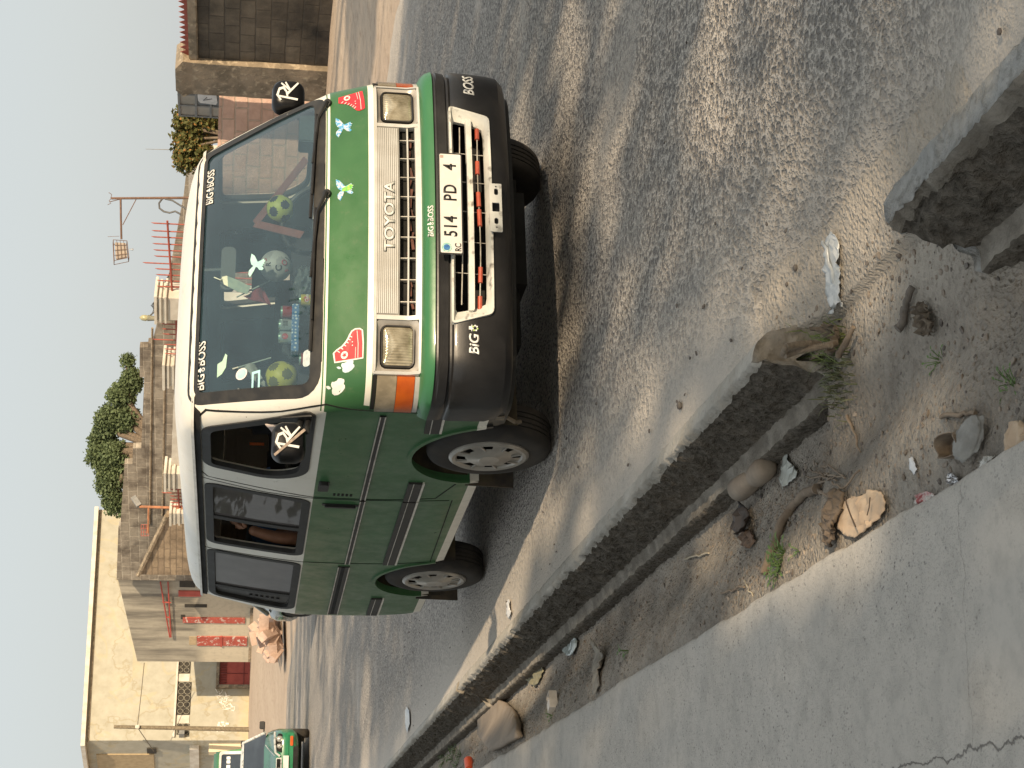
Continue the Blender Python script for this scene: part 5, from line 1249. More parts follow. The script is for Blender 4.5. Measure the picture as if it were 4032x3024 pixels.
def railing(name, rods, rail, label):
    r = fl.root(name, label, 'railing', 'red iron railings')
    for Y, X in rods:
        a = fl.p(X, Y); m = MB(); m.tube([Vector((a[0], 0, 0)), Vector((a[0], 0, a[1] - .08))], .018, 6); m.tube([Vector((a[0], 0, a[1] - .08)), Vector((a[0] + .015, 0, a[1]))], [.018, .004], 6); m.build('rod', [REDI], r)
    m = MB(); A_ = fl.p(*rail[0]); B_ = fl.p(*rail[1]); m.tube([Vector((A_[0], -.02, A_[1])), Vector((B_[0], -.02, B_[1]))], .028, 6)
    m.tube([Vector((A_[0], -.02, A_[1] - .9)), Vector((B_[0], -.02, B_[1] - .9))], .028, 6); m.build('rail', [REDI], r)
railing('iron_railing', [(878, 595), (908, 597), (932, 595), (959, 600), (984, 604), (1008, 606), (1034, 561), (1058, 610), (1081, 613), (1104, 616), (1127, 618)], ((659, 868), (680, 1176)), 'red iron railing with tall spikes between the cream wall and the pillar')
railing('iron_railing', [(1256, 634), (1275, 636), (1295, 638), (1315, 640), (1336, 600), (1356, 645), (1374, 647), (1392, 648)], ((693, 1240), (697, 1408)), 'red iron railing between the tall pillar and the next white pillar')
railing('iron_railing', [(1912, 664), (1926, 665), (1940, 636), (1953, 668), (1966, 668), (1979, 670), (1992, 672)], ((700, 1908), (706, 2000)), 'short red iron railing left of the pale wall panel')
# floodlight poles
def Q(X, Y, d): return D(X, Y, d)
r = empty('floodlight_pole', Q(1020, 781, 38), 0, 'rusty pole with an arm carrying a caged floodlight above the minibus', 'lamp'); B = Vector(r.location)
L = lambda X, Y, dd=0: Q(X, Y, 38 + dd) - B
m = MB(); m.tube([L(1020, 779), L(755, 779), L(439, 781)], [.035, .033, .028], 8); m.tube([L(475, 783), L(476, 860), L(478, 942)], .024, 8); m.tube([L(536, 785), L(483, 886)], .010, 6)
m.tube([L(439, 781), L(430, 790), L(437, 800), L(424, 806)], .008, 5); m.tube([L(436, 781), L(440, 766), L(428, 758)], .008, 5); m.tube([L(470, 930), L(424, 932)], .005, 5); m.tube([L(430, 795), L(470, 785), L(476, 800)], .010, 5); m.build('pole', [RUST], r, 60)
m = MB(); c0 = [L(446, 944), L(500, 948), L(508, 1014), L(450, 1026)]; off = Vector((0, .22, .02))
for a, b in zip(c0, c0[1:] + c0[:1]):
    for t in (0, .33, .66): 
        pass
    m.tube([a, b], .008, 5); m.tube([a + off, b + off], .008, 5); m.tube([a, a + off], .008, 5)
for t in (.25, .5, .75):
    m.tube([c0[0].lerp(c0[3], t), c0[1].lerp(c0[2], t)], .006, 5); m.tube([c0[0].lerp(c0[1], t), c0[3].lerp(c0[2], t)], .006, 5)
m.build('cage', [RUST], r)
cc_ = sum(c0, Vector()) / 4; m = MB(); vs = [cc_.lerp(p, .80) + Vector((0, .03, 0)) for p in c0] + [cc_.lerp(p, .62) + Vector((0, .18, 0)) for p in c0]; m.add(vs, [(0, 1, 2, 3), (7, 6, 5, 4), (0, 4, 5, 1), (1, 5, 6, 2), (2, 6, 7, 3), (3, 7, 4, 0)]); m.build('lamp_housing', [pm('lamp_face', (.34, .28, .22), (.26, .21, .17), 9, .5)], r)
m = MB(); m.tube([L(508, 982), L(524, 982)], [.012, .03], 8); m.build('bulb', [CHROME], r)
m = MB(); m.tube([L(640, 781), L(626, 800), L(628, 820), L(645, 833), L(668, 838), L(690, 832), L(712, 844)], .022, 6); m.tube([L(650, 783), L(680, 790), L(715, 812), L(735, 822)], .020, 6); m.build('hose', [pm('grey_hose', (.12, .12, .12), None, 9, .7)], r, 60)
r = empty('floodlight_pole', Q(1000, 1995, 49), 0, 'orange rusty post with a small floodlight in front of the brown wall', 'lamp'); B = Vector(r.location); L = lambda X, Y, dd=0: Q(X, Y, 49 + dd) - B
m = MB(); m.tube([L(1000, 2000), L(726, 2001), L(550, 1995)], .045, 8); m.tube([L(585, 1996), L(583, 2100)], .03, 6); m.build('pole', [pm('orange_rust', (.40, .17, .08), (.28, .13, .07), 9, .8)], r, 60)
m = MB(); m.box(L(536, 1974), (.34, .12, .16), Matrix.Rotation(-.6, 3, 'Y')); m.build('lamp_housing', [GREYI], r)
m = MB()
for X in (556, 566, 576, 586): m.tube([L(X, 2066), L(X, 2110)], .010, 5)
for Y in (2066, 2080, 2095, 2110): m.tube([L(556, Y), L(586, Y)], .010, 5)
m.build('cage', [REDI], r)
r = empty('street_lamp', Q(1000, 1252, 56), 0, 'street lamp with an oval glass head and tangled cables behind the tall pillar', 'lamp'); B = Vector(r.location); L = lambda X, Y, dd=0: Q(X, Y, 56 + dd) - B
m = MB(); m.tube([L(1000, 1256), L(700, 1256), L(632, 1256)], .06, 8); m.tube([L(632, 1256), L(582, 1252)], [.05, .11], 10); m.build('pole', [pm('mossy_grey', (.24, .23, .17), (.16, .16, .11), 9, .8)], r, 60)
m = MB(); m.tube([L(586, 1252), L(574, 1252), L(560, 1251), L(550, 1250)], [.07, .11, .10, .03], 12); m.build('lamp_head', [pm('lamp_glass_ochre', (.36, .34, .20), (.28, .26, .15), 9, .25)], r, 60)
m = MB()
for i in range(5): m.tube([L(585, 1246 + i), L(600 + 6 * i, 1232 - i * 4), L(606 - i * 3, 1215 - i * 3), L(618 - 2 * i, 1165 + i * 5), L(660 + i * 4, 1100 - i * 10)], .012, 5)
m.build('cables', [BLK], r, 60)
r = empty('aerial_mast', Q(1000, 589, 55), 0, 'thin aerial mast above the bushy tree', 'aerial'); B = Vector(r.location); MB().tube([Q(1000, 592, 55) - B, Q(698, 590, 55) - B, Q(574, 587, 55) - B], [.02, .016, .008], 6).build('mast', [GREYI], r, 60)

# grey streaked house
pl = Plane((1010, 2604, 84), (1004, 2268, 80)); r = pl.root('grey_house', 'grey streaked two storey house with narrow red doors and a sloping roofline', 'house')
k = NT('streaked_render'); x, y, z = k.sep(); s_ = k.noise(1, 6, .65, src=k.map((1.6, 1, .16))); n = k.noise(.5, 5, .6); n3 = k.noise(4, 6, .6)
dark_lo = k.math('ADD', k.math('MULTIPLY', n, 3.0), 1.1)
f = k.math('MULTIPLY', k.ramp(s_, .32, .60), 1.0)
c = k.mix(k.ramp(s_, .38, .60), (.15, .14, .118), (.40, .37, .30))
mk_ = k.math('ADD', z, k.math('MULTIPLY', s_, 2.2)); low = k.ramp(mk_, 4.2, 3.6); hi = k.ramp(k.math('SUBTRACT', mk_, k.math('MULTIPLY', x, -.30)), 7.2, 8.1)
c = k.mix(k.math('MULTIPLY', low, .8), c, (.56, .50, .385)); c = k.mix(k.ramp(n3, .5, .75, 0, .4), c, (.22, .20, .16))
GREYH = k.set(c, .92, 0, k.bump(n3, .3, .03))
P = pl.P([(461, 2268), (541, 2604)]); slab_poly([(P[1][0], -1.5), (P[0][0], -1.5), P[0], P[1]], 0, 3.0).build('walls', [GREYH], r)
def panel(pl, r, name, X0, Y0, X1, Y1, mat, dep=.05, out=.06):
    q = prect(pl, X0, Y0, X1, Y1); return sbox(*q, -out, dep).build(name, [mat], r)
DOORM = pm('peeling_red_door', (.40, .085, .06), (.34, .07, .05), 3, .7, c3=(.62, .58, .52), sc3=6); REDG = pm('red_gate_paint', (.40, .075, .055), (.33, .06, .045), 2.5, .6)
HOLE = pm('dark_opening', (.03, .027, .022), (.05, .045, .035), 5, .9)
panel(pl, r, 'door', 703, 2324, 792, 2346, REDG); panel(pl, r, 'opening', 707, 2283, 768, 2312, HOLE, out=.02); panel(pl, r, 'vent', 727, 2378, 815, 2391, HOLE, out=.02)
panel(pl, r, 'door', 720, 2429, 964, 2452, DOORM); panel(pl, r, 'door', 776, 2504, 972, 2541, DOORM); panel(pl, r, 'lintel_patch', 745, 2506, 774, 2538, pm('tan_patch', (.45, .35, .22), None, 5, .9), out=.02); panel(pl, r, 'rail_upper', 868, 2503, 875, 2542, REDG, out=.09)
panel(pl, r, 'opening', 712, 2420, 728, 2436, HOLE, out=.03); panel(pl, r, 'plinth', 985, 2395, 1040, 2600, PLAST, out=.12)
m = MB()
for a, b in (((632, 2282), (669, 2500)), ((662, 2282), (674, 2500)), ((640, 2362), (674, 2364)), ((655, 2420), (672, 2424))):
    A_ = pl.p(*a); B_ = pl.p(*b); m.tube([Vector((A_[0], -.15, A_[1])), Vector((B_[0], -.15, B_[1]))], .035, 6)
m.build('bracket', [REDG], r)

# cream building
pl = Plane((1008, 2916, 87.5), (1008, 2020, 96)); r = pl.root('cream_building', 'tall cream rendered building with red gate and strip windows', 'building')
k = NT('stained_cream'); n = k.noise(.35, 6, .6); n2 = k.noise(1.8, 7, .62); n3 = k.noise(.16, 4, .6, dist=.6); x, y, z = k.sep()
c = k.mix(k.ramp(n2, .35, .68), (.42, .405, .335), (.34, .325, .26)); ed = k.math('ABSOLUTE', k.math('SUBTRACT', k.noise(.3, 5, .55), .5)); c = k.mix(k.ramp(ed, .014, .002, 0, .65), c, (.30, .265, .18))
ed2 = k.math('ABSOLUTE', k.math('SUBTRACT', n3, .47)); c = k.mix(k.ramp(ed2, .010, .002, 0, .45), c, (.44, .38, .24)); c = k.mix(k.ramp(z, 1.2, .2, 0, .45), c, (.60, .43, .18))
c = k.mix(k.ramp(n, .55, .75, 0, .35), c, (.52, .47, .33)); CREAMB = k.set(c, .92, 0, k.bump(n2, .15, .04))
P = pl.P([(338, 2916), (383, 2074)]); Lx = pl.p(1008, 2020)[0]
slab_poly([(P[0][0], -1.5), (Lx, -1.5), (Lx, P[1][1]), P[0]], 0, 9).build('walls', [CREAMB], r)
m = MB(); m.prism([(P[0][0] - .45, P[0][1]), (Lx, P[1][1]), (Lx, P[1][1] + .22), (P[0][0] - .45, P[0][1] + .22)], lambda u, v: Vector((u, -.35, v)), lambda u, v: Vector((u, 9.3, v))); m.build('roof_slab', [WHITEW], r)
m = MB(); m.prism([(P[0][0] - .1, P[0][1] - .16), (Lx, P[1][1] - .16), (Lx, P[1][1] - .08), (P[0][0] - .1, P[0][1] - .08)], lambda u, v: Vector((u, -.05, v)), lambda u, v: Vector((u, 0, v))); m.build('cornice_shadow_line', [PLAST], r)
GRIL = pm('scroll_grille', (.30, .28, .22), None, 5, .7)
for X0, Y0, X1, Y1 in ((697, 2604, 749, 2652), (701, 2686, 748, 2815), (697, 2851, 744, 2893)):
    q = prect(pl, X0, Y0, X1, Y1); wnd = sbox(*q, -.02, .1).build('window', [HOLE], r)
    m = MB(); rg = random.Random(X0 + Y0); nx_ = max(2, int((q[2] - q[0]) / .34))
    for i in range(nx_):
        for j in range(2):
            cx_ = q[0] + (i + .5) * (q[2] - q[0]) / nx_; cz_ = lerp(q[1], q[3], .27 + .45 * j); rr_ = .155 * rg.uniform(.85, 1.1)
            m.tube([Vector((cx_ + rr_ * cos(a), -.05, cz_ + rr_ * 1.0 * sin(a))) for a in [2 * pi * t / 10 for t in range(10)]], .016, 5, closed=True)
    m.build('window_grille', [GRIL], wnd)
for X0, Y0, X1, Y1 in ((700, 2655, 746, 2683), (699, 2818, 744, 2848)):
    q = prect(pl, X0, Y0, X1, Y1); a_ = sbox(*q, -.04, .05).build('claustra', [WHITEW], r)
m = MB(); a = pl.p(692, 2600); b = pl.p(692, 2905); m.box(((a[0] + b[0]) / 2, -.06, (a[1] + b[1]) / 2), (abs(a[0] - b[0]), .16, .10)); m.build('sill_band', [WHITEW], r)
q = prect(pl, 868, 2606, 1010, 2700); g = sbox(q[0], q[1] - .3, q[2], q[3], -.05, .1).build('gate', [REDG], r)
m = MB()
for i in range(14): u = lerp(q[0], q[2], (i + .5) / 14); m.box((u, -.08, q[3] - .18), (.05, .04, .4))
m.box(((q[0] + q[2]) / 2, -.06, lerp(q[1], q[3], .35)), (q[2] - q[0], .03, .04)); m.box(((q[0] + q[2]) / 2, -.06, lerp(q[1], q[3], .62)), (.04, .03, (q[3] - q[1]) * .75)); m.build('gate_bars', [pm('dark_red', (.20, .035, .03), None, 5, .6)], g)
m = MB(); m.box((q[0] - .12, -.08, (q[1] + q[3]) / 2 - .1), (.16, .3, q[3] - q[1] + .5)); m.box(((q[0] + q[2]) / 2, -.08, q[3] + .12), (q[2] - q[0] + .4, .3, .16)); m.build('gate_frame', [PLAST], g)
m = MB(); rg = random.Random(4)
for row in range(4):
    for i in range(6):
        A_ = pl.p(855 + row * 14 + i * 4, 2720 + i * 13 + row * 6); u, v = A_
        pts = [Vector((u + rg.uniform(-.13, .13), -.015, v + rg.uniform(-.16, .16))) for _ in range(4)]; m.tube(pts, .022, 4)
for i in range(16): A_ = pl.p(855 + rg.random() * 45, 2842 + rg.random() * 40); m.box((A_[0], -.012, A_[1]), (.18 * rg.random() + .05, .02, .15 * rg.random() + .05))
m.build('chalk_scribble', [pm('chalk_white', (.80, .77, .70), None, 5, .8)], r)
panel(pl, r, 'window_shade', 706, 2885, 726, 2905, GREYI, out=.5)
for i, Y in enumerate((2925, 2940)): pass
q = pl.p(1008, 2916); m = MB(); h_ = P[0][1]
m.box((P[0][0] - .03, 3.4, h_ * .78), (.06, 3.4, h_ * .34)); m.build('recess', [pm('tan_recess', (.42, .33, .20), (.36, .28, .17), 4, .9)], r)
m = MB(); m.box((P[0][0] - .05, 1.2, h_ * .62), (.08, .6, .5)); m.build('side_window', [HOLE], r)

pl = Plane((1005, 3075, 93), (1005, 2905, 88)); r = pl.root('shop', 'low cream shop with corrugated shutters at the left edge', 'shop')
q = prect(pl, 745, 3075, 1005, 2912); sbox(q[0], -1.5, q[2], q[3], .0, 3).build('walls', [CREAMW], r)
k = NT('corrugated'); x, y, z = k.sep(); wv = k.math('SINE', k.math('MULTIPLY', x, 34)); CORR = k.set(k.mix(k.ramp(wv, -1, 1), (.42, .35, .23), (.66, .57, .40)), .6, 0, k.bump(wv, .7, .03))
for a, b in ((2920, 2942), (2948, 2966), (2972, 2988), (2994, 3016)): panel(pl, r, 'shutter', 770, a, 1000, b, CORR, out=.10)
m = MB(); m.box(((q[0] + q[2]) / 2, -.3, q[3] - .35), (q[2] - q[0], .5, .5)); m.build('lintel', [WHITEW], r)
m = MB(); m.prism([(q[2] - .2, .8), (q[2] + .2, .8), (q[2] + .2, 2.6), (q[2] - .2, 2.6)], lambda u, v: Vector((u, -.8, v)), lambda u, v: Vector((u, -.1, v))); m.build('side_shutter', [CORR], r)
coil = MB(); B = D(740, 3000, 91)
for j in range(3): coil.tube([B + Vector((-1.3 + t * .055, .1 * j, .1 + .28 * sin(t * 1.15 + j) + .1)) + Vector((0, .28 * cos(t * 1.15 + j), 0)) for t in range(48)], .018, 4)
tag(coil.build('razor_wire', [GREYI]), 'coiled razor wire along the top of the low shop', 'razor wire')

# utility pole and its wires
r = empty('utility_pole', D(992, 2872, 84), 0, 'slim weathered utility pole in front of the cream building', 'pole'); B = Vector(r.location)
MB().tube([D(1010, 2873, 84) - B, D(720, 2867, 84) - B, D(449, 2862, 84) - B], [.13, .115, .09], 10).build('pole', [pm('weathered_wood', (.20, .165, .11), (.13, .105, .07), 10, .9)], r, 60)
m = MB(); m.box(D(541, 2862, 83.8) - B, (.18, .18, .22)); m.build('insulator', [WHITEW], r, bev=.03)
m = MB(); a = D(541, 2862, 83.8) - B; m.tube([a, D(556, 2730, 84) - B, D(568, 2610, 84) - B], .02, 5); m.tube([a, D(552, 2880, 84) - B, D(606, 2958, 86) - B], .022, 5); m.build('wire', [pm('old_wire', (.14, .12, .09), None, 5, .8)], r, 60)

# pile of broken clay blocks
rg = random.Random(12); base = D(1085, 2520, 62); CLAY = pm('clay_block', (.46, .33, .26), (.54, .40, .32), 8, .85, bump=.2)
k_ = 0; GRD = 'broken clay blocks heaped by the grey house'
bmesh_list = []
for i in range(34):
    X = 1010 + rg.random() * 85; Y = 2440 + rg.random() * 150; hgt = max(0, 1 - abs(Y - 2500) / 90); X = max(X, 1085 - hgt * 75 * rg.random())
    if i < 6: X, Y = [(1003, 2525), (1020, 2500), (1038, 2555), (1045, 2480), (1030, 2530), (1062, 2510)][i]
    p = D(X, Y, 53 + rg.uniform(-1, 1)); m = MB(); s_ = rg.uniform(.7, 1.25)
    m.box((0, 0, 0), (.62 * s_, .26 * s_, .26 * s_), Matrix.Rotation(rg.uniform(-1, 1), 3, 'Y') @ Matrix.Rotation(rg.uniform(-.9, .9), 3, 'Z')); o = m.build('clay_block', [CLAY], None, bev=.006); o.location = p + Vector((0, -.4, .06))
    tag(o, 'broken pink clay block in the heap at the foot of the grey house', 'block', GRD)
m = MB(); vs = []; N = 14
for i in range(N + 1):
    for j in range(7):
        Y = lerp(2400, 2620, i / N); u = j / 6; p = D(1100, Y, 53); h_ = .22 * sin(pi * i / N) * sin(pi * min(1, u * .9)) + .05 * fbm(i * .7, j * .9); vs.append((p.x + 0, p.y - .9 + u * 2.2, p.z + h_ - .08))
fs = [(i * 7 + j, i * 7 + j + 1, (i + 1) * 7 + j + 1, (i + 1) * 7 + j) for i in range(N) for j in range(6)]
m.add(vs, fs); tag(m.build('rubble_mound', [SAND], None, 60), kind='stuff')

# ---- other vehicles
def car(loc, rz, paint, roofm, label, plate=None, flash=None):
    r = empty('parked_car', loc, rz, label, 'car'); W_ = .84
    def sect(y):   # (half width, z_low, z_top) of the lower body along the length
        return (interp([(0, .62), (.06, .72), (.25, .80), (.6, .84), (3.9, .84), (4.3, .78), (4.4, .66)], y), interp([(0, .30), (.2, .22), (4.2, .22), (4.4, .32)], y), interp([(0, .60), (.05, .68), (.25, .735), (1.25, .93), (1.35, .945), (3.5, .96), (4.2, .93), (4.4, .80)], y))
    m = MB(); ys = [0, .03, .06, .12, .25, .45, .6, .7, .8, .9, 1.05, 1.25, 1.35, 1.8, 2.4, 3.0, 3.3, 3.5, 3.9, 4.2, 4.3, 4.4]; n = 16; vs = []
    for y_ in ys:
        w_, z0, z1 = sect(y_)
        for i in range(n):
            a = 2 * pi * (i + .5) / n; cx, cz = cos(a), sin(a); e = .42; x_ = w_ * (abs(cx) ** e) * (1 if cx > 0 else -1); zc = (z0 + z1) / 2; z_ = zc + (z1 - z0) / 2 * (abs(cz) ** .5) * (1 if cz > 0 else -1)
            vs.append((x_, y_, z_))
    fs = [(j * n + i, j * n + (i + 1) % n, (j + 1) * n + (i + 1) % n, (j + 1) * n + i) for j in range(len(ys) - 1) for i in range(n)] + [tuple(range(n))[::-1], tuple((len(ys) - 1) * n + i for i in range(n))]
    m.add(vs, fs); me = mk(m); cs = []
    for sg in (-1, 1):
        for yc in (.80, 3.45):
            q = MB(); q.prism([(yc + .35 * cos(a), .30 + .35 * sin(a)) for a in [2 * pi * i / 24 for i in range(24)]], lambda u, v: Vector((sg * 1.2, u, v)), lambda u, v: Vector((sg * .55, u, v))); cs.append(mk(q))
    me = boolean(me, cs, [paint]); finish_smooth(me, 40); link('body', me, r)
    # cabin
    def cab(z, ins): 
        t = (z - .93) / .47; yf = lerp(1.28, 2.02, t); yb = lerp(3.75, 3.2, t); w_ = lerp(.76, .56, t) - ins; return [(-w_, yf + .06 + ins), (-w_ * .7, yf + .01 + ins), (0, yf - .02 + ins), (w_ * .7, yf + .01 + ins), (w_, yf + .06 + ins), (w_, yb - ins), (0, yb + .04 - ins), (-w_, yb - ins)]
    m = MB(); vs = [(x_, y_, z_) for z_ in (.90, 1.36) for x_, y_ in cab(z_, 0)]; m.add(vs, [(i, (i + 1) % 8, 8 + (i + 1) % 8, 8 + i) for i in range(8)]); m.build('windows', [CARGLASS], r, 30)
    m = MB(); vs = [(x_, y_, z_) for z_, i_ in ((1.355, -.012), (1.385, .01), (1.41, .12), (1.42, .3)) for x_, y_ in cab(min(z_, 1.40), i_)]; vs = [(x_, y_, z_) for (x_, y_, _), z_ in zip(vs, [z_ for z_ in (1.355, 1.385, 1.41, 1.42) for _ in range(8)])]
    m.add(vs, [(j * 8 + i, j * 8 + (i + 1) % 8, (j + 1) * 8 + (i + 1) % 8, (j + 1) * 8 + i) for j in range(3) for i in range(8)] + [tuple(24 + i for i in range(8))]); m.build('roof', [roofm], r, 40)
    m = MB()
    for sg in (-1, 1):
        a = cab(.92, -.006); b = cab(1.37, -.006); i0 = 0 if sg < 0 else 4
        m.tube([(a[i0][0], a[i0][1], .92), (b[i0][0], b[i0][1], 1.37)], .030, 8); m.tube([(sg * .765, 2.5, .95), (sg * .575, 2.5, 1.37)], .03, 6); i1 = 7 if sg < 0 else 5; m.tube([(a[i1][0], a[i1][1], .92), (b[i1][0], b[i1][1], 1.37)], .045, 8)
    m.build('pillars', [roofm], r, 40)
    m = MB(); m.box((0, .02, .42), (1.44, .10, .17)); m.box((0, .0, .45), (1.40, .10, .035)); m.build('bumper', [paint], r, 40, bev=.03)
    m = MB(); m.box((0, -.035, .30), (.9, .04, .11)); m.build('lower_intake', [GAP], r, bev=.01)
    for sg in (-1, 1):
        m = MB(); m.prism([(sg * u, v) for u, v in rpoly([(.32, .60), (.70, .575), (.72, .66), (.60, .715), (.36, .69)], .03, 3, None)], lambda u, v: Vector((u, -.050 + .10 * (abs(u) / .7) ** 3, v)), lambda u, v: Vector((u, .12 + .1 * (abs(u) / .7) ** 3, v))); h = m.build('headlight', [GAP], r)
        for cx, rr_ in ((.60, .058), (.455, .045)):
            Mx = Matrix.Translation((sg * cx, -.055 + .1 * (cx / .7) ** 3, .640)) @ Matrix.Rotation(rad(90), 4, 'X'); q = MB(); q.lathe([(0, .022), (rr_ * .6, .018), (rr_, .004), (rr_, -.02)], 16, Mx); q.build('lamp', [LAMPG], h, 60)
            q = MB(); q.lathe([(rr_, .0), (rr_ + .007, .008), (rr_ + .010, -.01)], 16, Mx); q.build('lamp_ring', [CHROME], h, 60)
        m = MB(); m.prism([(sg * u, v) for u, v in rrect(.46, .36, .66, .42, .02, 3)], lambda u, v: Vector((u, -.05, v)), lambda u, v: Vector((u, -.0, v))); m.build('fog_light', [AMB if flash else LAMPG], r)
        m = MB(); m.box((sg * .94, 1.55, .98), (.17, .09, .12)); m.box((sg * .83, 1.57, .94), (.12, .04, .03)); m.build('mirror', [BLACK], r, 40, bev=.02)
        if flash: m = MB(); m.tube([(sg * .74, .12, .735), (sg * .55, .03, .735), (sg * .32, -.02, .715), (sg * .25, -.03, .62)], .024, 6); m.tube([(sg * .50, 1.0, .905), (sg * .36, .5, .815), (sg * .27, .12, .735)], .010, 5); m.build('white_stripe', [WPL], r, 50)
    for sg in (-1, 1):
        for yc in (.80, 3.45):
            wl = empty('wheel', (sg * .74, yc, .30)); wl.parent = r; rot = Matrix.Rotation(rad(90) * sg, 4, 'Y')
            m = MB(); m.lathe([(.19, -.08), (.28, -.09), (.30, -.06), (.30, .06), (.28, .09), (.19, .08)], 28); m.v = [tuple(rot @ Vector(p)) for p in m.v]; m.build('tyre', [TYRE], wl, 40)
            m = MB(); m.lathe([(0, .05), (.05, .07), (.17, .05), (.195, .07)], 20); m.v = [tuple(rot @ Vector(p)) for p in m.v]; m.build('rim', [HUB], wl, 40)
    m = MB(); m.prism(rrect(-.20, .60, .20, .685, .01, 2), lambda u, v: Vector((u, -.006, v)), lambda u, v: Vector((u, .02, v))); g = m.build('grille', [GAP], r)
    MB().ring(rrect(-.22, .585, .22, .70, .02, 3), rrect(-.195, .605, .195, .685, .015, 3), lambda u, v: Vector((u, -.02, v)), lambda u, v: Vector((u, .01, v))).build('grille_surround', [CHROME if not flash else WPL], r)
    MB().ring(circ(0, .642, .030, 14), circ(0, .642, .022, 14), lambda u, v: Vector((u, -.022, v)), lambda u, v: Vector((u, -.01, v))).build('badge_ring', [CHROME], r)
    if plate:
        m = MB(); m.box((0, -.075, .50), (.52, .012, .11)); p_ = m.build('licence_plate', [PLATE], r)
        text(plate, lambda o_: (lambda u, v: Vector((u, -.082 - o_, v))), -.22, .468, .085, BLK, 'plate_number', p_, bold=.012, sx=.8)
    m = MB(); m.box((0, 2.2, .22), (1.3, 3.6, .10)); m.build('underbody', [GAP], r)
    return r
CARGLASS = pm('car_window', (.015, .02, .026), (.03, .04, .05), 2, .08, bump=0, coat=1.0); LAMPG = pm('lamp_glass', (.50, .50, .46), (.36, .36, .33), 40, .12, .3, coat=1.0)
GRP = pm('taxi_green', (.018, .17, .075), (.025, .20, .09), 3, .25, coat=.6, bump=0); DGP = pm('dark_grey_paint', (.05, .06, .055), (.07, .08, .075), 3, .25, coat=.6, bump=0)
p = D(1213, 3026, 33.5); car((p.x, p.y, .0), rad(-8), GRP, WPL, 'green taxi with a white roof driving up at the left edge', '2 TR 4', True)
p = D(1188, 2050, 30.0); car((p.x, p.y, .06), rad(1), DGP, DGP, 'dark grey car half hidden behind the rear of the green minibus')
# second green minibus behind the taxi
p = D(1120, 3068, 43); r = empty('minibus', (p.x, p.y, .05), rad(-8), 'green minibus with a cream window surround behind the green taxi', 'minibus')
k = NT('bus_paint'); x, y, z = k.sep(); BUSP = k.set(k.mix(k.math('GREATER_THAN', z, 1.1), (.035, .20, .05), (.06, .24, .08)), .3, coat=.4)
m = MB(); prof = [(0, .35), (-.02, .9), (.10, 1.15), (.55, 1.95), (.75, 2.06), (4.2, 2.08), (4.4, 1.9), (4.45, .35)]
m.prism(prof, lambda u, v: Vector((-.82 + max(0, v - 1.1) * .10, u, v)), lambda u, v: Vector((.82 - max(0, v - 1.1) * .10, u, v))); m.build('body', [BUSP], r, 30, bev=.05)
sf = lambda o_: (lambda u, v: Vector((u, .10 + (v - 1.15) * .5625 - o_, v)))
MB().ring(rrect(-.74, 1.16, .74, 1.92, .08), rrect(-.66, 1.22, .66, 1.86, .06), sf(.03), sf(-.02)).build('window_surround', [FRAMEW], r, 40)
MB().prism(rrect(-.68, 1.2, .68, 1.88, .06), sf(.015), sf(-.03)).build('windscreen', [CARGLASS], r)
text('Bonsal', sf, -.45, 1.66, .20, RED, 'lettering', r, bold=.03, off=.03, shear=.1)
for u in (.30, .42, .52): decal('paper_sticker', rrect(u, 1.62, u + .08, 1.72, .01, 1), sf, WHITEST, .02, r)
m = MB(); m.box((.93, .25, 1.25), (.16, .1, .22)); m.box((.85, .28, 1.2), (.1, .03, .03)); m.build('mirror', [BLACK], r, bev=.02)
m = MB(); m.box((0, -.03, .5), (1.66, .12, .24)); m.build('bumper', [BLACK], r, bev=.03)
m = MB(); m.box((0, -.02, .84), (1.5, .05, .05)); m.build('white_stripe', [FRAMEW], r)
for sg in (-1, 1):
    for yc in (.8, 3.4): wl = empty('wheel', (sg * .72, yc, .31)); wl.parent = r; rot = Matrix.Rotation(rad(90) * sg, 4, 'Y'); m = MB(); m.lathe([(.0, .06), (.19, .06), (.29, .09), (.31, .06), (.31, -.06), (.29, -.09)], 24); m.v = [tuple(rot @ Vector(q)) for q in m.v]; m.build('tyre', [TYRE], wl, 40)
# ================================================================ THINGS ON THE GROUND
def gz(x, y):
    if x > xo(y) and not gapw(y) > .05: return road_dip(x, y)
    if x < xs(y) - .03: return -.1
    return verge_zz(x, y)
def GP(X, Y, dz=0.0):
    """point of the real ground under a pixel"""
    z = -.15
    for _ in range(12): p = G(X, Y, z); z = lerp(z, gz(p.x, p.y), .7)
    p = G(X, Y, z); p.z = gz(p.x, p.y) + dz; return p
# loose stones: more than anyone could count
rg = random.Random(5); m = MB(); bm0 = bmesh.new(); bmesh.ops.create_icosphere(bm0, subdivisions=1, radius=1); IV = [v.co.copy() for v in bm0.verts]; IF = [tuple(v.index for v in f.verts) for f in bm0.faces]; bm0.free()
def stone(m, p, r, rg, flat=.5, mi=0):
    R_ = Matrix.Rotation(rg.uniform(0, 6), 3, 'Z') @ Matrix.Rotation(rg.uniform(-.5, .5), 3, 'X'); a = rg.uniform(.7, 1.4)
    m.add([p + R_ @ Vector((v.x * r * a, v.y * r, v.z * r * flat)) * rg.uniform(.78, 1.15) for v in IV], IF, mi)
for _ in range(8500):
    y_ = rg.uniform(-4.4, 6) if rg.random() < .75 else rg.uniform(-4.4, -1.2); t = rg.random(); x_ = lerp(xs(y_) + .02, xi(y_) - .10 if gapw(y_) < .3 else xo(y_) + .1, t)
    cl = fbm(x_ * 2.2, y_ * 2.2, 4)
    if cl < rg.uniform(-.5, .45): continue
    r_ = rg.choice((.0025, .003, .0035, .004, .005, .006, .009)) * rg.uniform(.7, 1.4)
    stone(m, Vector((x_, y_, gz(x_, y_) + r_ * .05)), r_, rg, mi=rg.choice((0, 0, 1)))
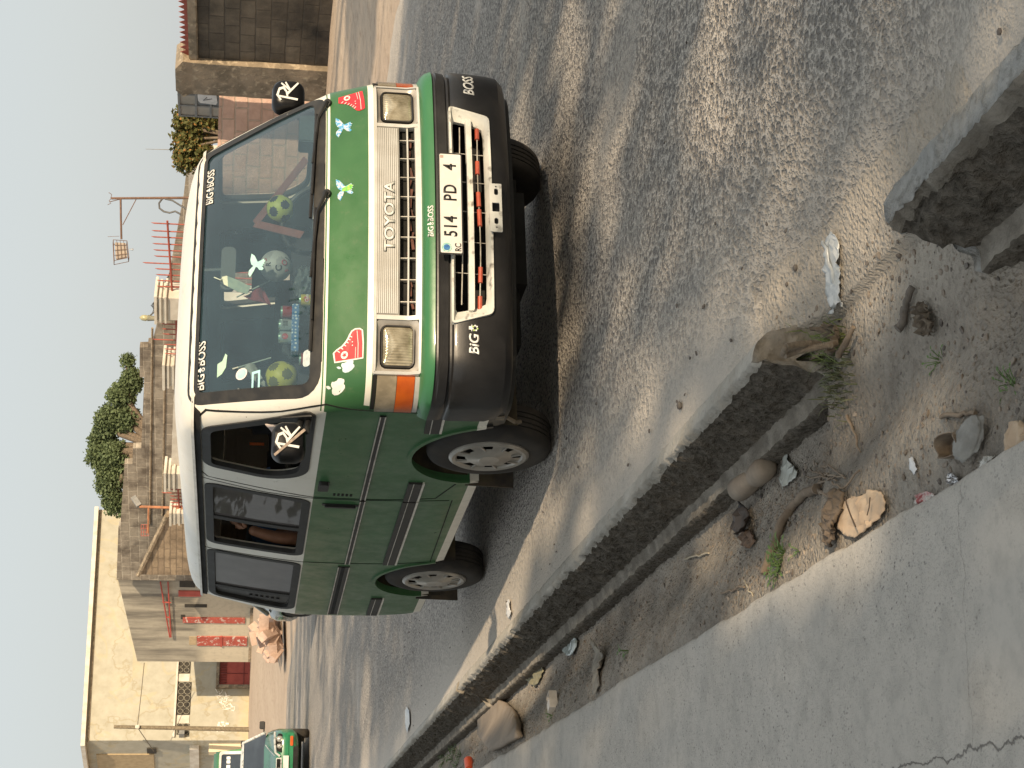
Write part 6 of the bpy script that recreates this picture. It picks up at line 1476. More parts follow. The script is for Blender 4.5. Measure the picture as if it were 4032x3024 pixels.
for _ in range(170):
    y_ = rg.uniform(-4.5, 9); x_ = xo(y_) + .05 + abs(rg.gauss(0, 1.4)); r_ = rg.uniform(.003, .009)
    stone(m, Vector((x_, y_, .003 + r_ * .3)), r_, rg, mi=1)
pb = m.build('pebbles', [pm('clod_earth', (.29, .245, .20), (.20, .165, .13), 30, .95), pm('dark_gravel', (.10, .085, .075), (.17, .15, .13), 30, .85)], None, 50); tag(pb, kind='stuff')
def big_stone(X, Y, r_, label):
    o = heap('stone', GP(X, Y, r_ * .3), (r_, r_ * .85, r_ * .6), pm('dark_gravel', (.10, .085, .075)), X * .01, label, 'stone', 2, .3, 1.5, 'dark stones lying on the road'); return o
for X, Y, r_ in ((2680, 1597, .016), (2350, 1590, .008), (2170, 1835, .0), (3135, 1055, .012), (3100, 1120, .008), (2770, 1210, .007), (2880, 1340, .007), (3000, 1030, .006), (2125, 2520, .010)):
    if r_: big_stone(X, Y, r_, 'small dark stone loose on the dusty road surface')
for X, Y in ((3545, 1000),): big_stone(X, Y, .014, 'dark elongated stone at the tip of the broken kerb chunk')

def sheetobj(name, pts, mat, label, cat, lift=.008, amp=.008, n=14, th=.0012, fold=6, seed=0, grp=None, curl=0, gloss=None):
    """a thin crumpled piece: outline in picture pixels, laid on the ground, wrinkled and given thickness"""
    bm = bmesh.new(); P = [GP(*p) for p in pts]; c_ = sum(P, Vector()) / len(P)
    vs = [bm.verts.new((p.x, p.y, 0)) for p in P]; bm.faces.new(vs)
    xs_ = [p.x for p in P]; ys_ = [p.y for p in P]
    for i in range(1, n):
        bmesh.ops.bisect_plane(bm, geom=bm.verts[:] + bm.edges[:] + bm.faces[:], plane_co=(lerp(min(xs_), max(xs_), i / n), 0, 0), plane_no=(1, 0, 0))
        bmesh.ops.bisect_plane(bm, geom=bm.verts[:] + bm.edges[:] + bm.faces[:], plane_co=(0, lerp(min(ys_), max(ys_), i / n), 0), plane_no=(0, 1, 0))
    bmesh.ops.triangulate(bm, faces=bm.faces)
    R_ = max(max(xs_) - min(xs_), max(ys_) - min(ys_)) / 2
    for v in bm.verts:
        x_, y_ = v.co.x, v.co.y; d = math.hypot(x_ - c_.x, y_ - c_.y) / R_; q = 1 / R_ * fold
        v.co.z = max(gz(x_, y_) + .002, gz(c_.x, c_.y) - .02) + lift + amp * (abs(fbm(x_ * q + seed, y_ * q, seed)) * 2.2 + curl * d * d)
        v.co.x += amp * .5 * fbm(x_ * q, y_ * q, 5 + seed); v.co.y += amp * .5 * fbm(x_ * q, y_ * q, 9 + seed); v.co -= Vector((c_.x, c_.y, 0))
    z0 = gz(c_.x, c_.y)
    for v in bm.verts: v.co.z -= z0
    me = bpy.data.meshes.new(name); bm.to_mesh(me); bm.free(); me.materials.append(mat); finish_smooth(me, 28)
    o = link(name, me); o.location = (c_.x, c_.y, z0); md = o.modifiers.new('s', 'SOLIDIFY'); md.thickness = th
    return tag(o, label, cat, grp)
FOIL = pm('dusty_plastic', (.42, .45, .46), (.58, .60, .60), 35, .32, .15, bump=.3, bs=90)
bag = sheetobj('plastic_bag', [(3268, 935), (3285, 912), (3305, 920), (3318, 980), (3322, 1080), (3318, 1190), (3310, 1240), (3288, 1235), (3272, 1180), (3262, 1060), (3264, 980)], FOIL, 'long silvery flattened plastic bag on the dust at the end of the kerb', 'plastic bag', .006, .012, 16, seed=2, fold=5)
a, b = GP(3278, 950, .030), GP(3300, 1205, .026); m = MB(); Q_ = [a.lerp(b, t / 12) + Vector((.012 * sin(t * .8), 0, .004 * sin(t * 2.1))) for t in range(13)]; m.tube([q - bag.location for q in Q_], [.004 + .004 * sin(pi * t / 12) for t in range(13)], 6); m.build('fold', [FOIL], bag, 60)
CARD = pm('tan_card', (.46, .345, .24), (.53, .41, .29), 14, .85, bump=.2); 
cb = sheetobj('carton', [(3318, 2030), (3316, 2075), (3345, 2108), (3385, 2118), (3430, 2085), (3480, 2050), (3505, 2010), (3512, 1975), (3490, 1935), (3450, 1930), (3405, 1955), (3375, 1958), (3340, 1978)], CARD, 'flattened pale tan carton beside the footway edge, with dark creases', 'carton', .008, .011, 18, .003, 4, 7, curl=.5)
a = [GP(*p, .036) - cb.location for p in ((3378, 1960), (3385, 1990), (3400, 2030), (3420, 2075))]; MB().tube(a, .0022, 5).build('crease', [pm('dark_crease', (.07, .05, .035), None, 9, .9)], cb)
a = [GP(*p, .036) - cb.location for p in ((3478, 1960), (3474, 2000), (3466, 2030))]; MB().tube(a, .0015, 5).build('crease', [pm('dark_crease', (.07, .05, .035))], cb)
sheetobj('paper_scrap', [(3590, 1805), (3603, 1798), (3622, 1850), (3610, 1868), (3590, 1840)], pm('white_paper', (.72, .73, .74), (.6, .61, .62), 50, .7), 'small white printed paper scrap on the dark earth', 'paper', .004, .005, 6, .0006)
sheetobj('foil_wrapper', [(3748, 1872), (3765, 1862), (3792, 1880), (3790, 1892), (3770, 1912), (3752, 1900)], pm('foil_silver', (.72, .72, .73), (.25, .25, .26), 120, .25, .8), 'crumpled silver foil wrapper near the footway edge', 'wrapper', .006, .014, 10, .0006, 7, 3)
sheetobj('red_wrapper', [(3625, 1950), (3660, 1935), (3700, 1945), (3702, 1962), (3660, 1980), (3622, 1985)], pm('wrapper_red_white', (.62, .60, .56), (.35, .08, .08), 45, .35), 'torn clear and red sweet wrapper tucked against the footway edge', 'wrapper', .006, .014, 10, .0006, 6, 4)
sheetobj('clear_wrapper', [(3880, 1810), (3905, 1795), (3935, 1800), (3925, 1825), (3900, 1835), (3872, 1852)], pm('cloudy_plastic', (.34, .33, .30), (.55, .54, .5), 60, .25), 'cloudy plastic wrapper under the flat grey stone', 'wrapper', .006, .012, 8, .0006, 6, 6)
sheetobj('plastic_sheet', [(3098, 1768), (3110, 1790), (3130, 1830), (3155, 1852), (3148, 1882), (3120, 1900), (3090, 1925), (3082, 1900), (3090, 1850)], pm('milky_plastic', (.40, .42, .38), (.50, .52, .48), 22, .35), 'milky triangular plastic sheet beside the fat dusty bottle', 'plastic sheet', .006, .014, 10, .0010, 4, 8)
sheetobj('clear_cup', [(2195, 2492), (2235, 2505), (2265, 2482), (2285, 2530), (2270, 2572), (2240, 2580), (2215, 2545)], pm('clear_plastic', (.33, .38, .36), (.55, .60, .58), 40, .15), 'crushed clear plastic cup near the foot of the long kerb', 'cup', .010, .030, 10, .001, 4, 12)
sheetobj('dry_leaf', [(2068, 2640), (2085, 2605), (2100, 2640), (2112, 2578), (2122, 2610), (2135, 2585), (2150, 2640), (2130, 2690), (2115, 2705), (2095, 2690)], pm('olive_dry_leaf', (.20, .185, .115), (.29, .27, .18), 22, .8), 'pale olive dried leaves crumpled by the long kerb', 'leaf', .006, .028, 12, .0015, 5, 14)
sheetobj('cloth_strip', [(2380, 2510), (2390, 2540), (2388, 2600), (2375, 2630), (2372, 2700), (2355, 2740), (2348, 2700), (2352, 2650), (2340, 2645), (2352, 2600), (2368, 2560)], pm('grey_rag', (.21, .19, .16), (.29, .265, .22), 20, .9), 'twisted grey rag strip between kerb and footway', 'rag', .008, .022, 14, .003, 6, 15)
sheetobj('leather_scrap', [(2945, 1975), (2962, 2010), (2975, 2060), (2968, 2110), (2950, 2092), (2925, 2098), (2920, 2075), (2932, 2020)], pm('dark_leather', (.035, .03, .027), (.06, .05, .045), 20, .6), 'dark curled leather scrap with brown leaves below the bottle', 'leather scrap', .008, .024, 10, .003, 3, 18, curl=1.2)
sheetobj('dry_leaf', [(2935, 2110), (2955, 2085), (2975, 2095), (2990, 2120), (2968, 2160), (2940, 2150)], pm('rust_leaf', (.20, .125, .08), (.13, .09, .065), 40, .85), 'rusty brown dry leaf under the leather scrap', 'leaf', .006, .026, 10, .0015, 6, 19)
sheetobj('dry_leaf', [(3630, 1215), (3660, 1190), (3690, 1240), (3705, 1290), (3690, 1325), (3655, 1315), (3632, 1260)], pm('brown_leaf', (.125, .10, .075), (.20, .165, .125), 60, .9), 'crumpled brown leaf clump behind the broken kerb chunk', 'leaf', .008, .036, 14, .002, 7, 21)
sheetobj('dry_leaf', [(3295, 1290), (3325, 1270), (3345, 1310), (3350, 1370), (3335, 1400), (3310, 1395), (3305, 1340)], pm('brown_leaf', (.125, .10, .075)), 'curled brown leaves next to the grass at the kerb end', 'leaf', .010, .04, 12, .002, 4, 23, curl=.8)
sheetobj('tan_card', [(3998, 1662), (4040, 1655), (4060, 1740), (3975, 1780), (3985, 1720)], CARD, 'torn orange tan cardboard at the edge of the picture', 'cardboard', .006, .012, 8, .003, 3, 25)
sheetobj('plastic_strip', [(1598, 2800), (1606, 2782), (1616, 2800), (1618, 2850), (1608, 2885), (1600, 2850)], FOIL, 'silver plastic strip with a white tag on the road near the far kerb', 'plastic strip', .006, .010, 8, .001, 4, 27)
sheetobj('wrapper', [(2004, 2362), (2012, 2360), (2014, 2400), (2020, 2410), (2010, 2436), (2000, 2415)], pm('white_paper', (.72, .73, .74)), 'small white twisted wrapper on the road beside the long kerb', 'wrapper', .005, .012, 8, .001, 4, 29)
# a dented plastic bottle, dust coloured
p0, p1 = GP(2955, 1930, .045), GP(3070, 1840, .048); r = empty('plastic_bottle', p0, 0, 'fat dusty tan plastic bottle lying against the kerb foot', 'bottle'); ax = (p1 - p0); Lb = ax.length * 1.06; Mx = ax.to_track_quat('Z', 'Y').to_matrix().to_4x4()
m = MB(); vs = []; fs = []; pr = [(0, .0), (.036, .004), (.044, .02), (.044, .25), (.040, .42), (.031, .50), (.030, .54), (.043, .62), (.045, .85), (.036, .97), (.020, 1.0), (0, 1.0)]
for rr_, h in pr:
    for k_ in range(20): q = 2 * pi * k_ / 20; dd = 1 - .16 * max(0, cos(q - 1.2)) * sin(pi * h) + .06 * fbm(cos(q) * 2, sin(q) * 2, h * 5); vs.append(Mx @ Vector((rr_ * cos(q) * dd, rr_ * sin(q) * dd, h * Lb)))
fs = [(i * 20 + k_, i * 20 + (k_ + 1) % 20, (i + 1) * 20 + (k_ + 1) % 20, (i + 1) * 20 + k_) for i in range(len(pr) - 1) for k_ in range(20)]; m.add(vs, fs)
m.build('bottle_body', [pm('dust_coated', (.24, .195, .15), (.30, .25, .195), 20, .75, bump=.15)], r, 60)
m = MB(); m.tube([Mx @ Vector((.02, 0, -.012)), Mx @ Vector((.02, 0, .01))], .014, 10); m.build('bottle_cap', [pm('dusty_white', (.45, .45, .42), None, 9, .6)], r, 60)
# sticks, branch, bark
def branch(name, pts, r0, mat, label, cat='branch', n=7, grp=None, jit=.003, lift=.0):
    P = [GP(X, Y, lift + (r0[0] if isinstance(r0, list) else r0)) for X, Y in pts]; b = P[0].copy(); Q_ = []
    for i in range(len(P) - 1):
        for t in range(4): Q_.append(P[i].lerp(P[i + 1], t / 4) + Vector((rg.gauss(0, jit), rg.gauss(0, jit), abs(rg.gauss(0, jit)))))
    Q_.append(P[-1]); rr_ = [lerp(r0[0], r0[1], i / (len(Q_) - 1)) * rg.uniform(.88, 1.12) if isinstance(r0, list) else r0 for i in range(len(Q_))]
    m = MB(); m.tube([q - b for q in Q_], rr_, n); o = m.build(name, [mat], None, 60); o.location = b; return tag(o, label, cat, grp)
WOOD = pm('dry_wood', (.235, .185, .135), (.17, .13, .095), 25, .9, bump=.6, bs=60); WOODD = pm('dark_wood', (.13, .10, .075), (.09, .07, .05), 25, .9, bump=.6, bs=60)
branch('branch', [(3022, 2262), (3060, 2160), (3092, 2075), (3135, 1995), (3180, 1945), (3232, 1925)], [.013, .016], WOOD, 'long curved dry branch lying across the earth strip')
branch('twig', [(3230, 1930), (3270, 1955), (3310, 1975)], [.006, .004], WOOD, 'thin forked twig at the upper end of the curved branch', 'twig')
branch('twig', [(3345, 1640), (3370, 1700), (3395, 1780)], [.005, .003], WOOD, 'thin straight dry stalk on the earth between kerb and carton', 'twig')
branch('twig', [(2702, 2202), (2750, 2192), (2795, 2178)], [.005, .004], pm('pale_straw', (.42, .37, .28), None, 9, .8), 'pale straw stalk on the bare earth below the kerb', 'twig')
branch('twig', [(2850, 2335), (2890, 2325), (2935, 2312)], .0035, WOOD, 'thin brown twig above the footway edge', 'twig')
branch('twig', [(2938, 2285), (2950, 2310), (2968, 2348)], .003, pm('pale_straw', (.42, .37, .28)), 'tiny pale twig crossing the bare earth', 'twig')
branch('stick', [(3342, 1405), (3375, 1345), (3402, 1290)], [.011, .007], WOOD, 'short straight stick leaning by the grass at the kerb end', 'stick', lift=.02)
sheetobj('bark_strip', [(3265, 2130), (3272, 2050), (3296, 1985), (3318, 1930), (3345, 1940), (3342, 2010), (3326, 2080), (3300, 2148)], WOODD, 'thick dark strip of bark next to the tan carton', 'bark', .022, .020, 14, .010, 4, 33, curl=-.8)
branch('bark_strip', [(3268, 2120), (3280, 2050), (3300, 1960)], [.009, .012], WOOD, 'narrow split bark piece beside the thick dark strip', 'bark')
branch('stick', [(3720, 1640), (3790, 1632), (3850, 1628)], [.006, .005], WOOD, 'thin grey stick above the flat grey stone', 'stick')
branch('iron_bar', [(3560, 1297), (3577, 1250), (3590, 1195), (3610, 1130)], [.0125, .009], pm('dirty_rebar', (.14, .12, .10), (.20, .17, .14), 60, .8, bump=.8, bs=200), 'dusty iron bar lying behind the broken kerb chunk', 'iron bar')
for X, Y in ((3190, 1880), (3225, 1905), (3260, 1870), (3290, 1900), (3205, 1850), (3245, 1840)): branch('twig', [(X, Y), (X + rg.uniform(20, 60), Y + rg.uniform(-35, 35)), (X + rg.uniform(60, 110), Y + rg.uniform(-50, 50))], .0028, WOOD, 'fine dry twig in the tangle above the curved branch', 'twig', grp='tangled dry twigs', lift=.006)
# bent rebar out of the kerb end
m = MB(); RB = pm('rusty_rebar', (.20, .155, .11), (.28, .23, .17), 60, .7, bump=.6, bs=200)
e0 = Vector((xo(-2.2) - .03, -2.19, -.005)); pts = [(3085, 1395), (3096, 1366), (3130, 1358), (3190, 1352), (3230, 1356)]
Z0 = [.0, .008, -.02, -.07, -.11]; P = [G(X, Y, z_) for (X, Y), z_ in zip(pts, Z0)]; P2 = [G(X, Y, z_) for (X, Y), z_ in zip([(3092, 1398), (3130, 1384), (3190, 1372), (3270, 1358), (3290, 1352)], [-.0, -.03, -.07, -.12, -.14])]
m.tube(P, .009, 8); m.tube(P2, .009, 8)
for q, nn in ((P, 34), (P2, 40)):
    for i in range(nn):
        t = i / nn * (len(q) - 1); a = q[int(t)].lerp(q[min(len(q) - 1, int(t) + 1)], t - int(t)); d = (q[min(len(q) - 1, int(t) + 1)] - q[int(t)]).normalized(); m.tube([a - d * .002, a + d * .002], .0108, 8)
tag(m.build('rebar', [RB], None, 60), 'bent ribbed rebar loop sticking out of the kerb end', 'rebar')
# flat stone, rusty tin halves, little box, slab piece, red cylinder
st = heap('flat_stone', GP(3855, 1728, .025), (.036, .060, .012), pm('grey_flat_stone', (.22, .215, .20), (.29, .285, .265), 30, .9, bump=.6, bs=60), 3, 'flat grey pitted stone propped over the rusty tin', 'stone', 4, .45, 2.1); st.rotation_euler = (.2, -.25, .5)
p = GP(3785, 1755, .018); r = empty('rusty_tin', p, 0, 'split rusty tin lying open beside the flat grey stone', 'tin'); m = MB(); vs = []; n_ = 22
for h in (0, 1):
    for i in range(n_): a = 2 * pi * i / n_; k_ = 1 + .12 * sin(2 * a); vs.append((.040 * cos(a) * k_ * (.75), .062 * sin(a) * k_, (-.015 if h == 0 else .022 + .008 * sin(3 * a))))
for h in (0, 1):
    for i in range(n_): v = vs[h * n_ + i]; vs.append((v[0] * .93, v[1] * .93, v[2]))
fs = [(i, (i + 1) % n_, n_ + (i + 1) % n_, n_ + i) for i in range(n_)] + [(2 * n_ + i, 3 * n_ + i, 3 * n_ + (i + 1) % n_, 2 * n_ + (i + 1) % n_) for i in range(n_)] + [(n_ + i, n_ + (i + 1) % n_, 3 * n_ + (i + 1) % n_, 3 * n_ + i) for i in range(n_)] + [tuple(2 * n_ + i for i in range(n_))]
m.add(vs, fs); m.build('tin_shell', [pm('rusty_tin_metal', (.16, .12, .085), (.26, .21, .155), 30, .8, bump=.4)], r, 50)
p = GP(2192, 2765, .022); r = empty('small_box', p, .35, 'small open white cardboard box near the far kerb', 'box'); m = MB()
m.box((0, 0, -.018), (.10, .07, .004)); m.box((0, -.035, .002), (.10, .003, .042)); m.box((-.05, 0, .002), (.003, .07, .042)); m.box((.05, 0, .002), (.003, .07, .042)); m.box((0, .035, .002), (.10, .003, .042)); m.box((-.02, .0, .024), (.05, .066, .003)); m.build('carton', [pm('box_white', (.60, .57, .53), (.5, .47, .43), 20, .8)], r)
p = GP(1862, 3018, .02); r = empty('red_canister', p, 0, 'small orange red canister lying in the weeds at the picture edge', 'canister'); m = MB(); m.tube([Vector((-.02, .03, 0)), Vector((.07, .10, 0))], .032, 16); m.build('canister_body', [pm('orange_red_plastic', (.50, .085, .035), None, 9, .4)], r, 40, bev=.008)
sheetobj('concrete_slab', [(1888, 2762), (1905, 2748), (1985, 2752), (2060, 2830), (2075, 2900), (1960, 2960), (1905, 2900)], pm('dusty_slab', (.245, .20, .155), (.29, .24, .19), 7, .9, bump=.3), 'flat dusty concrete slab piece in the earth strip by the kerb joint', 'slab', .02, .003, 12, .03, 2, 31)
# weeds and grass
GREEN = leafmat('weed_green', (.075, .13, .04), (.13, .21, .07), None, .7, 30); GRASS = leafmat('grass_green', (.13, .17, .05), (.22, .27, .10), None, .7, 40)
def weed(X, Y, n_, s_, label, r_=.05, name='weed', grp='small weeds in the earth strip'):
    p = GP(X, Y); rt = empty(name, p, 0, label, 'weed', grp); m = MB(); st_ = MB()
    for i in range(n_):
        a = rg.uniform(0, 6.28); d = rg.uniform(.1, 1) * r_; h = rg.uniform(.2, 1) * s_ * 1.6; c_ = Vector((cos(a) * d, sin(a) * d, h)); dr = Vector((cos(a), sin(a), rg.uniform(-.1, .5))).normalized(); w_ = dr.cross(Vector((0, 0, 1))).normalized() * s_ * .28
        m.add([c_, c_ + dr * s_ * .5 + w_, c_ + dr * s_ + Vector((0, 0, -.1 * s_)), c_ + dr * s_ * .5 - w_], [(0, 1, 2, 3)]); st_.tube([Vector((0, 0, -.01)), c_], .0012, 4)
    m.build('leaves', [GREEN], rt); st_.build('stems', [GREEN], rt)
weed(3085, 2185, 30, .026, 'round leaved green weed beside the curved branch', .055); weed(3070, 2240, 26, .024, 'second round leaved weed nearest the footway edge', .05)
weed(3142, 2170, 8, .018, 'tiny round leaved weed right of the branch', .03); weed(2175, 2880 - 60, 9, .022, 'little green sprout near the white box', .03); weed(2475, 2562, 8, .03, 'thin green sprout between rag and footway', .03)
for X, Y in ((1765, 2925), (1790, 2955), (1745, 2955), (1780, 2990), (1815, 2980), (1750, 2990), (1800, 3015)): weed(X, Y, 26, .03, 'leafy green weed in the thicket under the far kerb', .09)
def grass(X, Y, n_, L_, label, spread=.05, mat=None, name='grass_tuft'):
    p = GP(X, Y); m = MB()
    for i in range(n_):
        a = rg.uniform(0, 6.28); b0 = Vector((rg.gauss(0, spread * .4), rg.gauss(0, spread * .4), 0)); l = L_ * rg.uniform(.5, 1.1); lean_ = rg.uniform(.3, 1.1); d = Vector((cos(a), sin(a), 0)); w_ = Vector((-d.y, d.x, 0)) * .0022
        P_ = [b0 + d * l * lean_ * t * t * .7 + Vector((0, 0, l * (t - .45 * lean_ * t * t))) for t in (0, .35, .7, 1)]
        vs = [P_[0] - w_, P_[0] + w_, P_[1] - w_, P_[1] + w_, P_[2] - w_ * .7, P_[2] + w_ * .7, P_[3]]; m.add(vs, [(0, 1, 3, 2), (2, 3, 5, 4), (4, 5, 6)])
    o = m.build(name, [mat or GRASS]); o.location = p; return tag(o, label, 'grass', kind='stuff' if mat else None)
grass(3240, 1320, 70, .15, 'green grass tuft over the end of the plastic bag', .10); grass(3205, 1350, 45, .12, 'thin green grass over the bent rebar', .10, name='grass_tuft')
for X, Y, L_ in ((3290, 1450, .07), (3320, 1490, .06), (3300, 1520, .06)): grass(X, Y, 60, L_, {1450: 'dry grass at the base of the kerb end', 1490: 'grass fringe below the kerb end in shadow', 1520: 'short grass patch beside the kerb foot'}[Y], .14, pm('dull_grass', (.10, .12, .06), (.17, .17, .10), 50, .8))
for X, Y in ((3160, 1590), (3700, 1420), (3960, 1510), (3990, 1530), (2650, 1940)): weed(X, Y, 10, .014, 'faint dry weed on the earth strip', .05)

# ================================================================ PASSENGER seen through the open sliding window
def person(label, chains, skinmat, loc):
    bm = bmesh.new()
    pass
def skin_body(name, verts, edges, radii, mat, parent):
    me = bpy.data.meshes.new(name); me.from_pydata(verts, edges, []); o = link(name, me, parent)
    md = o.modifiers.new('skin', 'SKIN'); md.use_smooth_shade = True
    sv = me.skin_vertices[0].data
    for i, r_ in enumerate(radii): sv[i].radius = r_ if isinstance(r_, tuple) else (r_, r_)
    sv[0].use_root = True; s2 = o.modifiers.new('sub', 'SUBSURF'); s2.levels = 2; s2.render_levels = 2
    C.view_layer.update(); dg = C.evaluated_depsgraph_get(); r = bpy.data.meshes.new_from_object(o.evaluated_get(dg)); bpy.data.objects.remove(o); r.materials.clear(); r.materials.append(mat)
    for p in r.polygons: p.use_smooth = True
    r.name = name; return link(name, r, parent)
SKIN = pm('dark_skin', (.30, .15, .09), (.24, .12, .07), 14, .5, bump=.05); BLUE = pm('blue_shirt', (.055, .13, .28), (.09, .19, .36), 12, .85, bump=.3)
PP = empty('person', (0, 0, 0), 0, 'passenger in blue shirt with bent raised arm inside the open sliding window of the minibus', 'person')
bx_, by_ = -.47, 2.95
V = [(bx_, by_, .92), (bx_, by_ + .02, 1.10), (bx_, by_ + .02, 1.30), (bx_, by_, 1.38), (bx_ - .0, by_ - .02, 1.45), (bx_, by_ - .035, 1.53), (bx_, by_ - .04, 1.60), (bx_, by_ - .04, 1.655),
     (bx_ - .17, by_ - .0, 1.335), (bx_ - .235, by_ - .04, 1.20), (bx_ - .255, by_ - .08, 1.185), (bx_ - .255, by_ - .11, 1.32), (bx_ - .235, by_ - .15, 1.43), (bx_ - .225, by_ - .17, 1.475),
     (bx_ + .17, by_, 1.335), (bx_ + .24, by_, 1.10), (bx_ + .16, by_ - .2, 1.0), (bx_ - .10, by_ - .22, .90), (bx_ - .10, by_ - .45, .86), (bx_ + .10, by_ - .22, .90), (bx_ + .10, by_ - .45, .86)]
E_ = [(0, 1), (1, 2), (2, 3), (3, 4), (4, 5), (5, 6), (6, 7), (2, 8), (8, 9), (9, 10), (10, 11), (11, 12), (12, 13), (2, 14), (14, 15), (15, 16), (0, 17), (17, 18), (0, 19), (19, 20)]
Rr = [(.15, .11), (.15, .11), (.17, .11), .07, .055, .078, .088, .055, .065, .048, .045, .040, .030, .034, .065, .045, .035, .085, .07, .085, .07]
skin_body('body', V, E_, Rr, SKIN, PP)
Vs = [(bx_, by_, .90), (bx_, by_ + .02, 1.10), (bx_, by_ + .02, 1.31), (bx_, by_ + .01, 1.375), (bx_ - .17, by_, 1.335), (bx_ - .22, by_ + .03, 1.265), (bx_ + .17, by_, 1.335), (bx_ + .23, by_, 1.16)]
skin_body('shirt', Vs, [(0, 1), (1, 2), (2, 3), (2, 4), (4, 5), (2, 6), (6, 7)], [(.165, .125), (.165, .125), (.18, .12), .075, .078, .066, .078, .06], BLUE, PP)
hand = Vector((bx_ - .220, by_ - .185, 1.49))
Vh = [tuple(hand), tuple(hand + Vector((.01, -.01, .045)))]; Eh = [(0, 1)]; Rh = [(.034, .018), (.036, .016)]
for i in range(4):
    b = hand + Vector((.012 + .004 * i, -.032 + .020 * i, .055)); k0 = len(Vh); Vh += [tuple(b), tuple(b + Vector((.018, 0, .032))), tuple(b + Vector((.042, .004, .046))), tuple(b + Vector((.060, .006, .040)))]; Eh += [(1, k0), (k0, k0 + 1), (k0 + 1, k0 + 2), (k0 + 2, k0 + 3)]; Rh += [.011, .010, .009, .008]
k0 = len(Vh); Vh += [tuple(hand + Vector((.012, -.036, .016))), tuple(hand + Vector((.030, -.052, .030))), tuple(hand + Vector((.046, -.054, .044)))]; Eh += [(0, k0), (k0, k0 + 1), (k0 + 1, k0 + 2)]; Rh += [.012, .011, .009]
skin_body('hand', Vh, Eh, Rh, SKIN, PP)
m = MB(); hc = Vector((bx_, by_ - .035, 1.60)); bm = bmesh.new(); bmesh.ops.create_icosphere(bm, subdivisions=3, radius=1)
for v in bm.verts:
    n_ = v.co.copy(); f_ = 1.0 if (n_.z > .15 or n_.y > .2) else .86; v.co = Vector((n_.x * .094 * f_, n_.y * .108 * f_ + .012, n_.z * .104 * f_ + .018)) + hc + Vector((0, 0, .0))
me = bpy.data.meshes.new('hair'); bm.to_mesh(me); bm.free(); me.materials.append(pm('black_hair', (.01, .009, .008), None, 80, .9, bump=.5, bs=200)); finish_smooth(me, 80); link('hair', me, PP)
m = MB()
for sy in (-1, 1): m.lathe([(0, .004), (.010, .002), (.012, -.004)], 10, Matrix.Translation((bx_ + sy * .032, by_ - .118, 1.605)) @ Matrix.Rotation(rad(90), 4, 'X'))
m.build('eyes', [pm('eye_white', (.5, .48, .44), None, 9, .3)], PP, 60)
m = MB(); m.tube([(bx_, by_ - .115, 1.61), (bx_, by_ - .135, 1.575), (bx_, by_ - .120, 1.565)], [.008, .014, .010], 8); m.tube([(bx_ - .022, by_ - .115, 1.54), (bx_, by_ - .122, 1.538), (bx_ + .022, by_ - .115, 1.54)], .007, 8); m.build('face', [SKIN], PP, 60)
# blue backed bundle in the rear side window
heap('bundle', (-.60, 3.12, 1.30), (.10, .16, .16), BLUE, 2, 'blue cloth bundle leaning in the rear side window of the minibus', 'bundle', 3, .3, 2)
# ================================================================ TREES BEHIND THE PHOTOGRAPHER (they cast the dappled shade)
def shade_patches():
    """sun flecks on the ground: centre, half sizes"""
    L = []
    def px(X, Y, rX, rY, w=1.0):
        zz = -.1 if Y > 1900 and X > 2400 else 0; c_ = G(X, Y, zz); a = G(X + rX, Y, zz); b = G(X, Y + rY, zz); c_, a, b = (q + TOSUN * (-zz / TOSUN.z) for q in (c_, a, b)); L.append((c_.x, c_.y, max(.05, (c_ - b).length), max(.05, (c_ - a).length * (.7 if zz == 0 else 1)), w))
    s_ = 1.8228
    for x_, y_, a, b in ((1075, 20, 30, 60), (1075, 110, 28, 60), (1235, 60, 30, 60), (1235, 165, 38, 60), (1230, 240, 25, 30), (1320, 300, 20, 40), (1325, 380, 28, 60), (1320, 470, 28, 50), (1270, 350, 22, 60), (1560, 60, 40, 50), (1590, 150, 30, 50), (1520, 190, 25, 40), (1520, 30, 25, 40), (1850, 300, 22, 28), (1795, 440, 13, 16), (1710, 320, 12, 18), (1640, 250, 14, 25), (1380, 870, 12, 20), (1350, 1000, 14, 30), (1340, 690, 16, 40), (1430, 620, 12, 30), (1520, 350, 26, 50), (1200, 1090, 20, 30), (1140, 1150, 16, 30), (1250, 1200, 12, 25), (1100, 1260, 12, 30), (1500, 1120, 12, 22), (2010, 70, 20, 30), (1700, 30, 22, 30)):
        px(x_ * s_, y_ * s_, a * s_, b * s_)
    for X, Y, a, b in ((2930, 2415, 45, 40), (3060, 2335, 50, 40), (3210, 2225, 70, 45), (3330, 2150, 60, 40), (2820, 2500, 35, 30), (3330, 2030, 70, 55), (3160, 2120, 40, 55), (2700, 1980, 35, 40), (3450, 1990, 50, 40)): px(X, Y, a, b)
    # the minibus itself stands in full sun
    L.append((-.15, 3.6, 1.35, 3.0, 1)); L.append((.4, 1.8, 1.3, .8, 1))
    # far road: bands of light
    for x_, y_, a, b in ((5, 14, 2.4, .8), (7.5, 10, 1.2, 2.2), (6, 20, 3, 1.2), (3, 17, 2, .5), (2.5, 24, 3, .9), (1, 21, 1.4, .4), (5, 28, 4, 1.3), (0, 13, .8, .7), (.2, 16.5, .8, .5)): L.append((x_, y_, a, b, 1))
    return L
PATCH = shade_patches(); rng = random.Random(21)
def lit(x, y):
    if y > 15: return fbm(x * .22 + 3, y * .62, 5) > -.03
    for cx, cy, a, b, w in PATCH:
        d = ((x - cx) / (a + .08)) ** 2 + ((y - cy) / (b + .10)) ** 2
        if d < 1 + .4 * fbm(x * 2.2, y * 1.1, cx): return True
    return False
TREES = [((-3.0, -22, 0), []), ((5.5, -20, 0), []), ((14.5, -17, 0), [])]
cl_m = [MB() for _ in TREES]; used = []
cnt = 0
